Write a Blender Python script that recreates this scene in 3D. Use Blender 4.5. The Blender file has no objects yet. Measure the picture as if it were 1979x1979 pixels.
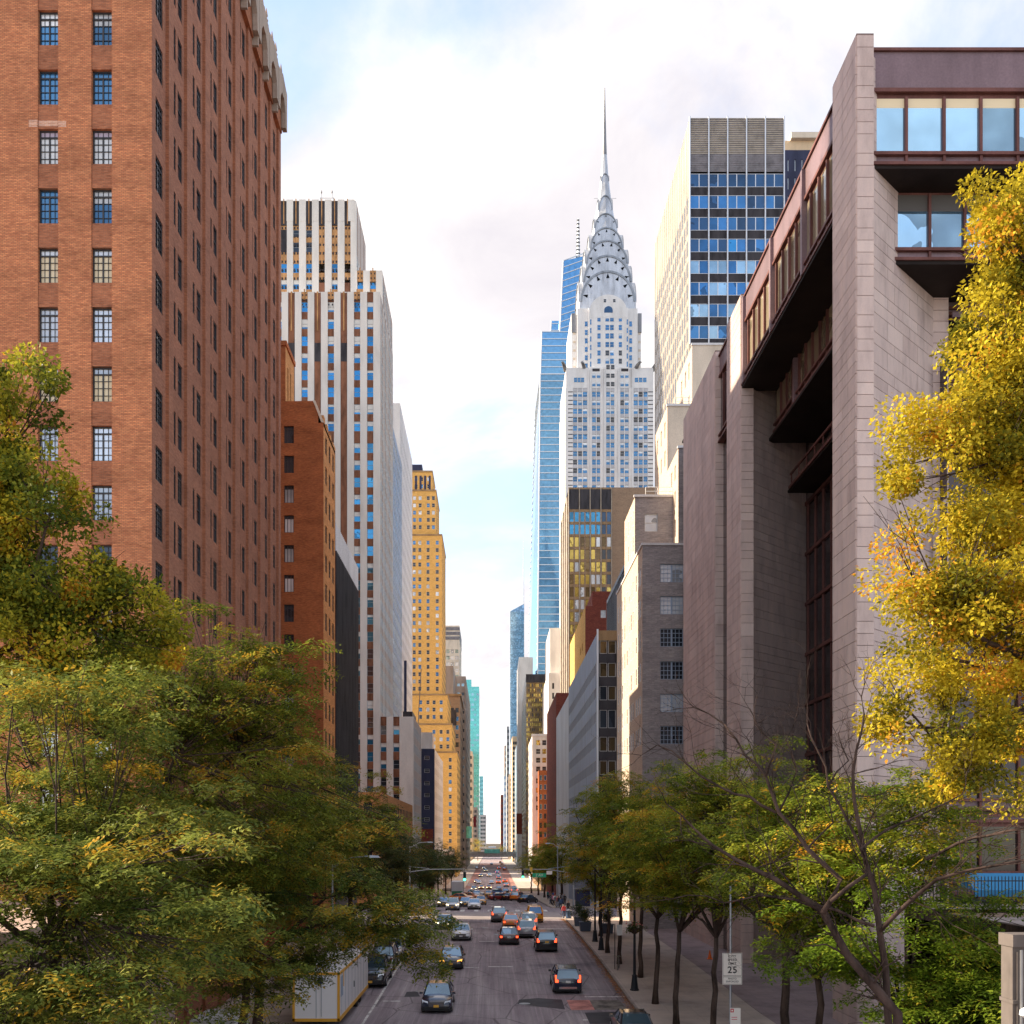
import bpy, math, random
import numpy as np
from mathutils import Vector, Matrix
random.seed(11)
R = math.radians
SC = bpy.context.scene
COL = SC.collection
# ---------------------------------------------------------------- camera, sky, sun, exposure
FP, U0, V0, CZ = 1900.0, 951.0, 1622.0, 10.5        # focal length, vanishing point (photo pixels), camera height
SUN_AZ, SUN_EL = 14.0, 27.0                          # sun: to the left of the street, a little ahead
cd = bpy.data.cameras.new('camera'); cam = bpy.data.objects.new('camera', cd); COL.objects.link(cam)
cam.location = (0, 0, CZ); cam.rotation_euler = (R(90), 0, 0)
cd.sensor_width = 36; cd.lens = 36 * FP / 1979; cd.shift_x = (989.5 - U0) / 1979; cd.shift_y = (V0 - 989.5) / 1979
cd.clip_start = 0.2; cd.clip_end = 20000
SC.camera = cam
SC.view_settings.view_transform = 'Standard'; SC.view_settings.look = 'None'
SC.view_settings.exposure = 2.1; SC.view_settings.gamma = 1.0; SC.view_settings.use_curve_mapping = False
SC.cycles.max_bounces = 7; SC.cycles.diffuse_bounces = 5; SC.cycles.glossy_bounces = 3
SC.cycles.transmission_bounces = 3; SC.cycles.transparent_max_bounces = 4
SC.cycles.use_denoising = True; SC.cycles.caustics_reflective = False; SC.cycles.caustics_refractive = False
SC.cycles.sample_clamp_indirect = 6.0

W = bpy.data.worlds.new('World'); SC.world = W; W.use_nodes = True
nt = W.node_tree; nt.nodes.clear()
def wn(t, **k):
    n = nt.nodes.new(t)
    for a, b in k.items(): setattr(n, a, b)
    return n
L = nt.links.new
sky = wn('ShaderNodeTexSky', sky_type='NISHITA', sun_disc=False, sun_elevation=R(SUN_EL), sun_rotation=R(SUN_AZ - 90), air_density=1.0, dust_density=0.6, ozone_density=1.4)
tc = wn('ShaderNodeTexCoord'); sp = wn('ShaderNodeSeparateXYZ'); L(tc.outputs['Generated'], sp.inputs[0])
# cloud sheet: the view direction projected on a high plane
mz = wn('ShaderNodeMath', operation='MAXIMUM'); L(sp.outputs[2], mz.inputs[0]); mz.inputs[1].default_value = 0.0
az = wn('ShaderNodeMath', operation='ADD'); L(mz.outputs[0], az.inputs[0]); az.inputs[1].default_value = 0.16
dx = wn('ShaderNodeMath', operation='DIVIDE'); L(sp.outputs[0], dx.inputs[0]); L(az.outputs[0], dx.inputs[1])
dy = wn('ShaderNodeMath', operation='DIVIDE'); L(sp.outputs[1], dy.inputs[0]); L(az.outputs[0], dy.inputs[1])
cv = wn('ShaderNodeCombineXYZ'); L(dx.outputs[0], cv.inputs[0]); L(dy.outputs[0], cv.inputs[1])
mp = wn('ShaderNodeMapping'); L(cv.outputs[0], mp.inputs[0]); mp.inputs['Location'].default_value = (15.3, 4.4, 0); mp.inputs['Scale'].default_value = (1.0, 0.8, 1)
n1 = wn('ShaderNodeTexNoise'); n1.inputs['Scale'].default_value = 1.15; n1.inputs['Detail'].default_value = 9; n1.inputs['Roughness'].default_value = 0.56; n1.inputs['Distortion'].default_value = 0.35
L(mp.outputs[0], n1.inputs['Vector'])
cr = wn('ShaderNodeMapRange', interpolation_type='SMOOTHSTEP'); L(n1.outputs['Fac'], cr.inputs[0])
cr.inputs[1].default_value = 0.43; cr.inputs[2].default_value = 0.58; cr.inputs[3].default_value = 0.25
n2 = wn('ShaderNodeTexNoise'); n2.inputs['Scale'].default_value = 2.9; n2.inputs['Detail'].default_value = 9; n2.inputs['Roughness'].default_value = 0.58; n2.inputs['Distortion'].default_value = 0.5
L(mp.outputs[0], n2.inputs['Vector'])
cc = wn('ShaderNodeValToRGB'); L(n2.outputs['Fac'], cc.inputs[0])
cc.color_ramp.elements[0].position = 0.33; cc.color_ramp.elements[0].color = (0.63, 0.60, 0.635, 1)
cc.color_ramp.elements[1].position = 0.72; cc.color_ramp.elements[1].color = (1.0, 0.95, 0.905, 1)
CLOUD = 0.335          # radiance of sunlit cloud
SKYB = 0.098           # strength of the clear sky
b_sky = wn('ShaderNodeBackground'); L(sky.outputs[0], b_sky.inputs[0]); b_sky.inputs[1].default_value = SKYB
b_cl = wn('ShaderNodeBackground'); L(cc.outputs[0], b_cl.inputs[0]); b_cl.inputs[1].default_value = CLOUD
mx = wn('ShaderNodeMixShader'); L(cr.outputs[0], mx.inputs[0]); L(b_sky.outputs[0], mx.inputs[1]); L(b_cl.outputs[0], mx.inputs[2])
wo = wn('ShaderNodeOutputWorld'); L(mx.outputs[0], wo.inputs[0])

sd = bpy.data.lights.new('sun', 'SUN'); sun = bpy.data.objects.new('sun', sd); COL.objects.link(sun)
sd.energy = 2.6; sd.angle = R(0.53); sd.color = (1.0, 0.84, 0.62)
a, e = R(SUN_AZ), R(SUN_EL)
sdir = Vector((-math.cos(e) * math.cos(a), math.cos(e) * math.sin(a), math.sin(e)))
sun.rotation_euler = sdir.to_track_quat('Z', 'Y').to_euler(); sun.location = sdir * 300

# ---------------------------------------------------------------- ground profile and photo measures
_hd = [-60, 0, 58, 80, 110, 140, 200, 300, 361, 450, 700, 1000, 1500, 3000, 9000]
_hh = [11.0, 10.7, 10.35, 9.75, 9.45, 9.9, 12.2, 16.2, 17.0, 17.0, 17.2, 18.2, 20.0, 28.0, 28.0]
def gz(y): return CZ - float(np.interp(y, _hd, _hh))
def px(u, v, d): return Vector(((u - U0) * d / FP, d, CZ - (v - V0) * d / FP))
def hit(u, v):                                        # where a photo point meets the road
    lo, hi = 5.0, 2000.0
    for _ in range(60):
        m = (lo + hi) / 2
        if V0 + (CZ - gz(m)) * FP / m > v: lo = m
        else: hi = m
    return Vector(((u - U0) * lo / FP, lo, gz(lo)))
def H(z): return CZ + z

# ---------------------------------------------------------------- materials
M = {}
def _nodes(name):
    m = bpy.data.materials.new(name); m.use_nodes = True; t = m.node_tree; t.nodes.clear()
    out = t.nodes.new('ShaderNodeOutputMaterial'); p = t.nodes.new('ShaderNodeBsdfPrincipled'); t.links.new(p.outputs[0], out.inputs[0])
    return m, t, p, out
def _set(p, col=None, rough=None, metal=None, spec=None, coat=None):
    if col is not None: p.inputs['Base Color'].default_value = (*col, 1)
    if rough is not None: p.inputs['Roughness'].default_value = rough
    if metal is not None: p.inputs['Metallic'].default_value = metal
    if spec is not None: p.inputs['Specular IOR Level'].default_value = spec
    if coat is not None: p.inputs['Coat Weight'].default_value = coat; p.inputs['Coat Roughness'].default_value = 0.04
def N(t, typ, ins=None, **k):
    n = t.nodes.new(typ)
    for a_, b_ in k.items(): setattr(n, a_, b_)
    for a_, b_ in (ins or {}).items():
        if hasattr(b_, 'links'): t.links.new(b_, n.inputs[a_])
        else: n.inputs[a_].default_value = b_
    return n
def ramp(t, fac, stops):
    r = t.nodes.new('ShaderNodeValToRGB'); t.links.new(fac, r.inputs[0]); el = r.color_ramp.elements
    while len(el) < len(stops): el.new(0.5)
    for e_, (p_, c_) in zip(el, stops): e_.position = p_; e_.color = (*c_, 1)
    return r.outputs[0]
def mixc(t, f, a_, b_, mode='MIX'):
    n = t.nodes.new('ShaderNodeMix'); n.data_type = 'RGBA'; n.blend_type = mode
    for i, v in ((0, f), (6, a_), (7, b_)):
        if hasattr(v, 'links'): t.links.new(v, n.inputs[i])
        else: n.inputs[i].default_value = v if i == 0 else (*v, 1)
    return n.outputs[2]
def wpos(t, sx=1, sy=1, sz=1):                       # world position, scaled
    g = N(t, 'ShaderNodeNewGeometry'); m = N(t, 'ShaderNodeMapping', {'Vector': g.outputs['Position'], 'Scale': (sx, sy, sz)})
    return m.outputs[0]
def wallco(t):                                        # (x+y, z): runs along any axis-aligned wall
    g = N(t, 'ShaderNodeNewGeometry'); s = N(t, 'ShaderNodeSeparateXYZ', {0: g.outputs['Position']})
    ad = N(t, 'ShaderNodeMath', {0: s.outputs[0], 1: s.outputs[1]}, operation='ADD')
    return N(t, 'ShaderNodeCombineXYZ', {0: ad.outputs[0], 1: s.outputs[2]}).outputs[0]
def bump(t, p, h, s, d=0.02):
    b = N(t, 'ShaderNodeBump', {'Height': h, 'Strength': s, 'Distance': d}); t.links.new(b.outputs[0], p.inputs['Normal'])
def plain(name, col, rough=0.7, var=0.12, scale=0.35, metal=0.0, spec=0.12, fine=0.06, streak=True):
    m, t, p, o = _nodes(name); _set(p, col, rough, metal, spec)
    co = wpos(t, 1, 1, 0.25 if streak else 1)
    n_ = N(t, 'ShaderNodeTexNoise', {'Vector': co, 'Scale': scale, 'Detail': 6.0, 'Roughness': 0.6})
    f_ = N(t, 'ShaderNodeTexNoise', {'Vector': wpos(t), 'Scale': 9.0, 'Detail': 3.0})
    d = tuple(c * (1 - 2.2 * var) for c in col); l_ = tuple(min(1, c * (1 + 1.4 * var)) for c in col)
    c1 = ramp(t, n_.outputs[0], [(0.32, d), (0.5, col), (0.68, l_)])
    f2 = ramp(t, f_.outputs[0], [(0.3, (1 - fine * 2,) * 3), (0.7, (1 + fine,) * 3)])
    t.links.new(mixc(t, 1.0, c1, f2, 'MULTIPLY'), p.inputs['Base Color'])
    M[name] = m; return m
def brick(name, c1, c2, mortar, bw=0.21, rh=0.072, ms=0.010, blot=0.25, rough=0.85, warm=None):
    m, t, p, o = _nodes(name); _set(p, c1, rough, 0, 0.08)
    co = wallco(t)
    b = N(t, 'ShaderNodeTexBrick', {'Vector': co, 'Color1': (*c1, 1), 'Color2': (*c2, 1), 'Mortar': (*mortar, 1), 'Scale': 1.0, 'Mortar Size': ms, 'Mortar Smooth': 0.15, 'Bias': -0.1, 'Brick Width': bw, 'Row Height': rh})
    n_ = N(t, 'ShaderNodeTexNoise', {'Vector': N(t, 'ShaderNodeMapping', {'Vector': co, 'Scale': (0.35, 0.8, 1)}).outputs[0], 'Scale': 1.0, 'Detail': 7.0, 'Roughness': 0.65})
    g = ramp(t, n_.outputs[0], [(0.3, (1 - blot,) * 3), (0.5, (1, 1, 1)), (0.72, (1 + blot * .9, 1 + blot * .8, 1 + blot * .6))])
    # single courses and bricks that differ
    wn_ = N(t, 'ShaderNodeTexNoise', {'Vector': N(t, 'ShaderNodeMapping', {'Vector': co, 'Scale': (2.1, 13.0, 1)}).outputs[0], 'Scale': 1.0, 'Detail': 3.0, 'Roughness': 0.8})
    g2 = ramp(t, wn_.outputs[0], [(0.33, (0.72, 0.70, 0.70)), (0.5, (1, 1, 1)), (0.68, (1.28, 1.22, 1.12))])
    c = mixc(t, 1.0, mixc(t, 1.0, b.outputs[0], g, 'MULTIPLY'), g2, 'MULTIPLY')
    t.links.new(c, p.inputs['Base Color']); bump(t, p, b.outputs['Fac'], -0.5, 0.012)
    M[name] = m; return m
def stone(name, c1, c2, rough=0.6):                   # separate stones: each its own shade
    m, t, p, o = _nodes(name); _set(p, c1, rough, 0, 0.12)
    g = N(t, 'ShaderNodeNewGeometry'); oi = N(t, 'ShaderNodeObjectInfo')
    s = N(t, 'ShaderNodeMath', {0: g.outputs['Random Per Island'], 1: oi.outputs['Random']}, operation='ADD')
    f = N(t, 'ShaderNodeMath', {0: s.outputs[0]}, operation='FRACT')
    mid = tuple((a_ + b_) / 2 for a_, b_ in zip(c1, c2))
    c = ramp(t, f.outputs[0], [(0.0, c1), (0.12, mid), (0.8, mid), (1.0, c2)])
    n_ = N(t, 'ShaderNodeTexNoise', {'Vector': wpos(t, 1, 1, 0.3), 'Scale': 0.9, 'Detail': 8.0, 'Roughness': 0.65})
    v = ramp(t, n_.outputs[0], [(0.3, (0.74, 0.72, 0.72)), (0.5, (1, 1, 1)), (0.7, (1.14, 1.12, 1.08))])
    n3 = N(t, 'ShaderNodeTexNoise', {'Vector': wpos(t), 'Scale': 22.0, 'Detail': 4.0})
    v3 = ramp(t, n3.outputs[0], [(0.3, (0.93,) * 3), (0.7, (1.06,) * 3)])
    t.links.new(mixc(t, 1.0, mixc(t, 1.0, c, v, 'MULTIPLY'), v3, 'MULTIPLY'), p.inputs['Base Color']); M[name] = m; return m
def glass(name, col, metal=0.55, rough=0.04, wav=0.02):
    m, t, p, o = _nodes(name); _set(p, col, rough, metal, 0.8)
    oi = N(t, 'ShaderNodeObjectInfo')
    n_ = N(t, 'ShaderNodeTexNoise', {'Vector': wpos(t), 'Scale': 0.5, 'Detail': 2.0})
    ad = N(t, 'ShaderNodeMath', {0: oi.outputs['Random'], 1: n_.outputs[0]}, operation='ADD')
    f = N(t, 'ShaderNodeMath', {0: ad.outputs[0]}, operation='FRACT')
    t.links.new(ramp(t, f.outputs[0], [(0.0, tuple(c * 0.6 for c in col)), (0.5, col), (1.0, tuple(min(1, c * 1.35) for c in col))]), p.inputs['Base Color'])
    w = N(t, 'ShaderNodeTexNoise', {'Vector': wpos(t), 'Scale': 0.8, 'Detail': 1.0}); bump(t, p, w.outputs[0], 0.25, wav)
    M[name] = m; return m
def simple(name, col, rough=0.5, metal=0.0, spec=0.5, coat=None, emit=None, es=0.0):
    m, t, p, o = _nodes(name); _set(p, col, rough, metal, spec, coat)
    if emit: p.inputs['Emission Color'].default_value = (*emit, 1); p.inputs['Emission Strength'].default_value = es
    M[name] = m; return m
def leafmat(name, stops, trans=0.42, rough=0.55):
    m, t, p, o = _nodes(name); _set(p, stops[0][1], rough, 0, 0.10)
    at = N(t, 'ShaderNodeAttribute', attribute_name='tint')
    c = ramp(t, at.outputs['Fac'], stops); t.links.new(c, p.inputs['Base Color'])
    tr = N(t, 'ShaderNodeBsdfTranslucent'); t.links.new(c, tr.inputs[0])
    mx_ = N(t, 'ShaderNodeMixShader', {0: trans}); t.links.new(p.outputs[0], mx_.inputs[1]); t.links.new(tr.outputs[0], mx_.inputs[2]); t.links.new(mx_.outputs[0], o.inputs[0])
    M[name] = m; return m

brick('brick_red', (0.62, 0.255, 0.125), (0.44, 0.155, 0.08), (0.24, 0.125, 0.085))
brick('brick_spandrel', (0.42, 0.165, 0.09), (0.31, 0.11, 0.06), (0.24, 0.13, 0.09))
brick('brick_deep', (0.46, 0.14, 0.05), (0.34, 0.09, 0.036), (0.30, 0.14, 0.075), blot=0.3)
brick('brick_grey', (0.36, 0.33, 0.335), (0.28, 0.255, 0.265), (0.26, 0.24, 0.245), bw=0.6, rh=0.2, ms=0.01, blot=0.2)
brick('brick_pale', (0.62, 0.33, 0.22), (0.50, 0.23, 0.15), (0.58, 0.46, 0.40))
brick('brick_beige', (0.62, 0.50, 0.40), (0.56, 0.45, 0.36), (0.5, 0.41, 0.34), bw=0.6, rh=0.2, ms=0.008, blot=0.08)
brick('brick_maroon', (0.26, 0.075, 0.05), (0.19, 0.05, 0.04), (0.14, 0.06, 0.05), bw=0.5, rh=0.2, blot=0.2)
brick('brick_tan', (0.60, 0.29, 0.12), (0.48, 0.215, 0.085), (0.36, 0.19, 0.09), bw=0.5, rh=0.2, blot=0.15)  # also paints the orange-lit side of the red brick building
brick('brick_gold', (0.72, 0.43, 0.145), (0.62, 0.345, 0.10), (0.50, 0.29, 0.10), bw=0.6, rh=0.25, blot=0.12)  # golden tone holds reflected light; also paints the sunlit maroon flank
brick('brick_brown', (0.36, 0.25, 0.17), (0.29, 0.2, 0.14), (0.24, 0.17, 0.13), bw=0.5, rh=0.2, blot=0.15)
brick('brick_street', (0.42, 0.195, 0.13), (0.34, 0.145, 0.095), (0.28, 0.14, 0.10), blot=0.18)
plain('limestone', (0.42, 0.335, 0.28), 0.8, 0.10)
plain('white_brick', (0.74, 0.70, 0.655), 0.75, 0.07)
plain('grey_spandrel', (0.50, 0.50, 0.53), 0.6, 0.08)
plain('cool_white_brick', (0.75, 0.735, 0.735), 0.7, 0.06)
plain('white_panel', (0.72, 0.71, 0.72), 0.5, 0.06)
plain('cream_stone', (0.70, 0.60, 0.49), 0.8, 0.12)
plain('pink_base', (0.52, 0.38, 0.33), 0.8, 0.1)
plain('brown_spandrel', (0.24, 0.105, 0.06), 0.6, 0.2, 1.2)
plain('orange_brick_panel', (0.50, 0.27, 0.12), 0.7, 0.2, 1.5)
plain('dark_panel', (0.055, 0.05, 0.055), 0.4, 0.25, 0.8)
plain('corten', (0.17, 0.075, 0.065), 0.5, 0.2, 0.5, 0.25)
plain('corten_face', (0.24, 0.165, 0.18), 0.42, 0.14, 0.3, 0.3)
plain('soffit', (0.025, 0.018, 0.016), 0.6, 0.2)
plain('navy_panel', (0.045, 0.05, 0.095), 0.5, 0.15)
plain('taupe', (0.36, 0.285, 0.24), 0.75, 0.1)
plain('tan_metal', (0.42, 0.36, 0.29), 0.5, 0.16, 0.6, streak=False)
plain('grey_louver', (0.22, 0.205, 0.22), 0.5, 0.15, 0.8, streak=False)
plain('blue_panel', (0.27, 0.36, 0.52), 0.45, 0.12, 0.5, 0.1)
plain('pale_blue_panel', (0.56, 0.60, 0.67), 0.5, 0.08)
plain('steel', (0.56, 0.58, 0.62), 0.34, 0.14, 0.5, 0.5, fine=0.1)
plain('rim_shadow_steel', (0.30, 0.32, 0.35), 0.4, 0.15, 0.5, 0.6)  # darker steel that paints the shadow lines along the crown arches
plain('slab_panel', (0.33, 0.30, 0.265), 0.6, 0.14, 0.5)
plain('steel_dark', (0.24, 0.24, 0.25), 0.4, 0.15, 0.5, 0.6)
plain('bronze', (0.33, 0.21, 0.11), 0.4, 0.15, 0.5, 0.3)
plain('bark', (0.075, 0.052, 0.042), 0.9, 0.3, 3.0)
plain('bark_pale', (0.22, 0.165, 0.135), 0.85, 0.35, 3.0)
plain('concrete', (0.34, 0.29, 0.265), 0.85, 0.15, 0.9)
plain('granite', (0.30, 0.25, 0.245), 0.75, 0.1)
plain('far_grey', (0.50, 0.50, 0.52), 0.7, 0.1)
plain('far_cream', (0.74, 0.55, 0.36), 0.75, 0.08)
stone('ford_stone', (0.55, 0.42, 0.39), (0.68, 0.54, 0.50))
plain('ford_joint', (0.25, 0.18, 0.165), 0.9, 0.1)
stone('rubble', (0.20, 0.15, 0.125), (0.36, 0.26, 0.21), 0.9)
glass('glass_blue', (0.055, 0.20, 0.42))  # blue of the reflected sky is put into the glass colour
glass('glass_bright', (0.045, 0.25, 0.48), 0.7)  # stronger blue, again sky reflection put into the colour
glass('glass_dark', (0.035, 0.045, 0.06), 0.25, 0.08)
glass('glass_deep', (0.03, 0.09, 0.19), 0.4)
glass('glass_vanderbilt', (0.17, 0.40, 0.64), 0.75, 0.06)
glass('glass_steelblue', (0.36, 0.55, 0.68), 0.6, 0.08)
glass('glass_teal', (0.16, 0.58, 0.54), 0.55, 0.06)
glass('glass_gold', (0.50, 0.38, 0.10), 0.8, 0.10, 0.15)
glass('glass_bronze', (0.16, 0.11, 0.05), 0.6, 0.08, 0.1)
glass('glass_pale', (0.62, 0.66, 0.70), 0.3, 0.12)
simple('blind', (0.72, 0.70, 0.66), 0.6); simple('blind_warm', (0.70, 0.60, 0.42), 0.6); simple('blind_lilac', (0.45, 0.38, 0.48), 0.5)
simple('frame_black', (0.03, 0.028, 0.032), 0.5); simple('frame_white', (0.68, 0.67, 0.66), 0.5); simple('frame_grey', (0.35, 0.37, 0.40), 0.5)
simple('frame_alu', (0.72, 0.73, 0.76), 0.35, 0.4); simple('frame_blue', (0.30, 0.38, 0.50), 0.4)
simple('teal_window', (0.14, 0.20, 0.22), 0.3); simple('gilt', (0.62, 0.35, 0.10), 0.4, 0.5)
# ---------------------------------------------------------------- mesh and object helpers
class MB:
    def __init__(s): s.v = []; s.f = []; s.m = []
    def quad(s, a, b, c, d, m=0):
        i = len(s.v); s.v += [tuple(a), tuple(b), tuple(c), tuple(d)]; s.f.append((i, i+1, i+2, i+3)); s.m.append(m)
    def poly(s, pts, m=0):
        i = len(s.v); s.v += [tuple(p) for p in pts]; s.f.append(tuple(range(i, i+len(pts)))); s.m.append(m)
    def box(s, x0, x1, y0, y1, z0, z1, m=0, skip=''):
        i = len(s.v)
        s.v += [(x0,y0,z0),(x1,y0,z0),(x1,y1,z0),(x0,y1,z0),(x0,y0,z1),(x1,y0,z1),(x1,y1,z1),(x0,y1,z1)]
        for k, q in (('b',(0,3,2,1)),('t',(4,5,6,7)),('f',(0,1,5,4)),('r',(1,2,6,5)),('k',(2,3,7,6)),('l',(3,0,4,7))):
            if k not in skip: s.f.append(tuple(i+j for j in q)); s.m.append(m)
    def hexa(s, b4, t4, m=0):                          # bottom ring, top ring
        i = len(s.v); n = len(b4); s.v += [tuple(p) for p in b4] + [tuple(p) for p in t4]
        s.f.append(tuple(i+n-1-j for j in range(n))); s.f.append(tuple(i+n+j for j in range(n))); s.m += [m, m]
        for j in range(n):
            k = (j+1) % n; s.f.append((i+j, i+k, i+n+k, i+n+j)); s.m.append(m)
    def tube(s, pts, rad, n=6, m=0, cap=True):
        pts = [Vector(p) for p in pts]; i0 = len(s.v)
        for j, p in enumerate(pts):
            d = (pts[min(j+1, len(pts)-1)] - pts[max(j-1, 0)]); d = d.normalized() if d.length > 1e-9 else Vector((0,0,1))
            a = d.cross(Vector((0,0,1)) if abs(d.z) < 0.9 else Vector((1,0,0))).normalized(); b = d.cross(a)
            r = rad[j] if hasattr(rad, '__len__') else rad
            for k in range(n):
                t = 2*math.pi*k/n; s.v.append(tuple(p + a*(r*math.cos(t)) + b*(r*math.sin(t))))
        for j in range(len(pts)-1):
            for k in range(n):
                q = (k+1) % n; s.f.append((i0+j*n+k, i0+j*n+q, i0+(j+1)*n+q, i0+(j+1)*n+k)); s.m.append(m)
        if cap:
            s.f.append(tuple(i0+n-1-k for k in range(n))); e_ = i0+(len(pts)-1)*n; s.f.append(tuple(e_+k for k in range(n))); s.m += [m, m]
    def lathe(s, c, prof, n=10, m=0):
        s.tube([(c[0], c[1], c[2]+z) for r, z in prof], [max(r, 1e-3) for r, z in prof], n, m)
    def add(s, o, mat=None, dm=0):
        i = len(s.v)
        s.v += [tuple(mat @ Vector(p)) for p in o.v] if mat is not None else o.v
        s.f += [tuple(i+j for j in q) for q in o.f]; s.m += [x+dm for x in o.m]
    def mesh(s, name, mats, smooth=False):
        me = bpy.data.meshes.new(name); me.from_pydata(s.v, [], s.f)
        for x in mats: me.materials.append(M[x])
        if len(mats) > 1: me.polygons.foreach_set('material_index', s.m)
        if smooth: me.polygons.foreach_set('use_smooth', [True]*len(me.polygons))
        me.update(); return me
BASE = {}
def link(o):
    COL.objects.link(o); return o
def tag(o, label=None, cat=None, group=None, kind=None):
    if label: o['label'] = label
    if cat: o['category'] = cat
    if group: o['group'] = group
    if kind: o['kind'] = kind
    return o
def thing(name, label, cat, loc=(0,0,0), rz=0, group=None):
    o = link(bpy.data.objects.new(name, None)); o.empty_display_size = 0.1; o.location = loc; o.rotation_euler[2] = rz
    tag(o, label, cat, group); BASE[o.name] = Vector(loc); return o
def put(name, me, parent=None, loc=(0,0,0), rz=0, local=False, scale=None, **k):
    """me: mesh data, or (MB, [materials]). loc in world space unless local (parents of world-space parts are unrotated)."""
    if isinstance(me, tuple): me = me[0].mesh(name, me[1], *(me[2:] or ()))
    o = link(bpy.data.objects.new(name, me)); loc = Vector(loc)
    if parent is not None:
        o.parent = parent
        if not local: loc = loc - BASE.get(parent.name, Vector())
    o.location = loc; o.rotation_euler[2] = rz
    BASE[o.name] = (BASE.get(parent.name, Vector()) + loc) if parent is not None else loc
    if scale: o.scale = scale
    return tag(o, **k) if k else o
def copy_tree(o, loc, rz, parent=None):
    c = o.copy(); link(c)
    if parent is None: c.location = loc; c.rotation_euler[2] = rz
    else: c.parent = parent
    for ch in o.children: copy_tree(ch, None, 0, c)
    return c

# ---------------------------------------------------------------- windows and facades
_WP = {}
def winproto(kind, w, h):
    """returns (MB, materials, glass MB or None). local: x along the wall, -y outwards, z up from the sill."""
    key = (kind, round(w, 2), round(h, 2))
    if key in _WP: return _WP[key]
    b = MB(); f = min(0.07, w*0.09); d = -0.05
    def bars(nx, zs, fm=0, t=0.03):
        b.box(-w/2, -w/2+f, d, 0.04, 0, h, fm, 'k'); b.box(w/2-f, w/2, d, 0.04, 0, h, fm, 'k')
        b.box(-w/2+f, w/2-f, d, 0.04, 0, f, fm, 'k'); b.box(-w/2+f, w/2-f, d, 0.04, h-f, h, fm, 'k')
        for j in range(1, nx):
            x = -w/2 + w*j/nx; b.box(x-t/2, x+t/2, d*.7, 0.03, f, h-f, fm, 'k')
        for z in zs: b.box(-w/2+f, w/2-f, d*.8, 0.03, z-t/2, z+t/2, fm, 'k')
    def pane(z0, z1, m, y=0.0): b.quad((-w/2+f*.5, y, z0), (w/2-f*.5, y, z0), (w/2-f*.5, y, z1), (-w/2+f*.5, y, z1), m)
    k, var = kind.split(':') if ':' in kind else (kind, '')
    if k == 'sash':                                   # two sashes, blind drawn part of the way
        bl = {'a': 0.0, 'b': 0.45, 'c': 0.25, 'd': 0.8, 'e': 0.0}[var or 'a']
        bars(1, [h*0.5], 0, 0.05); pane(f*.5, h*(1-bl), 2 if var == 'e' else 1)
        if bl: pane(h*(1-bl), h-f*.5, 3)
        mats = ['frame_grey', 'glass_bright', 'glass_dark', 'blind']
    elif k == 'chry':
        bl = {'a': 0.0, 'b': 0.4, 'c': 1.0, 'd': 0.0}[var or 'a']
        bars(1, [h*0.5], 0, 0.06)
        if bl < 1: pane(f*.5, h*(1-bl), 2 if var == 'd' else 1)
        if bl: pane(h*(1-bl), h-f*.5, 3)
        mats = ['frame_white', 'glass_blue', 'glass_dark', 'glass_pale']
    elif k == 'casement':                             # steel casement, four lights wide, transom above
        zs = [h*0.2, h*0.41, h*0.61, h*0.80]
        bars(4, zs[:3], 0, 0.022); b.box(-w/2+f, w/2-f, d, 0.03, zs[3]-.035, zs[3]+.035, 0, 'k'); b.box(-.035, .035, d, 0.03, f, zs[3], 0, 'k')
        lo, up = {'a': (1, 1), 'b': (1, 3), 'c': (3, 3), 'd': (3, 4), 'e': (2, 2), 'f': (5, 3)}[var or 'a']
        cut = zs[3] if var != 'b' else h*0.62
        if var == 'g': cut = h*.5
        pane(f*.5, cut, lo); pane(cut, h-f*.5, up)
        mats = ['frame_black', 'glass_blue', 'glass_dark', 'glass_pale', 'blind_lilac', 'blind_warm']
    elif k == 'dark':
        bars(2 if w > 0.9 else 1, [h*0.5], 0, 0.05); pane(f*.5, h-f*.5, 1); mats = ['frame_black', 'glass_dark']
    elif k == 'black3':
        bars(3, [h*0.82], 0, 0.05); pane(f*.5, h*.82, 2 if var == 'b' else 1); pane(h*.82, h-f*.5, 1); mats = ['frame_black', 'glass_dark', 'glass_pale']
    elif k == 'grid':
        bars(6, [h*.25, h*.5, h*.75], 0, 0.05); b.box(-.09, .09, d*1.3, .03, f, h-f, 0, 'k')
        pane(f*.5, h-f*.5, 2 if var == 'b' else 1); mats = ['frame_blue', 'glass_dark', 'glass_pale']
    elif k == 'white':
        bars(1, [h*.5], 0, .06); pane(f*.5, h-f*.5, 1); mats = ['frame_white', {'': 'glass_dark', 'p': 'glass_pale', 'b': 'glass_blue', 'g': 'glass_gold'}[var]]
    else:                                             # a plain pane of the named glass
        bars(1, [], 0, .05); pane(f*.5, h-f*.5, 1); mats = [var or 'frame_alu', k]
    _WP[key] = (b, mats); return _WP[key]
_WM = {}
def winmesh(kind, w, h):
    key = (kind, round(w, 2), round(h, 2))
    if key not in _WM: b, mats = winproto(kind, w, h); _WM[key] = b.mesh('window', mats)
    return _WM[key]

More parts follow.
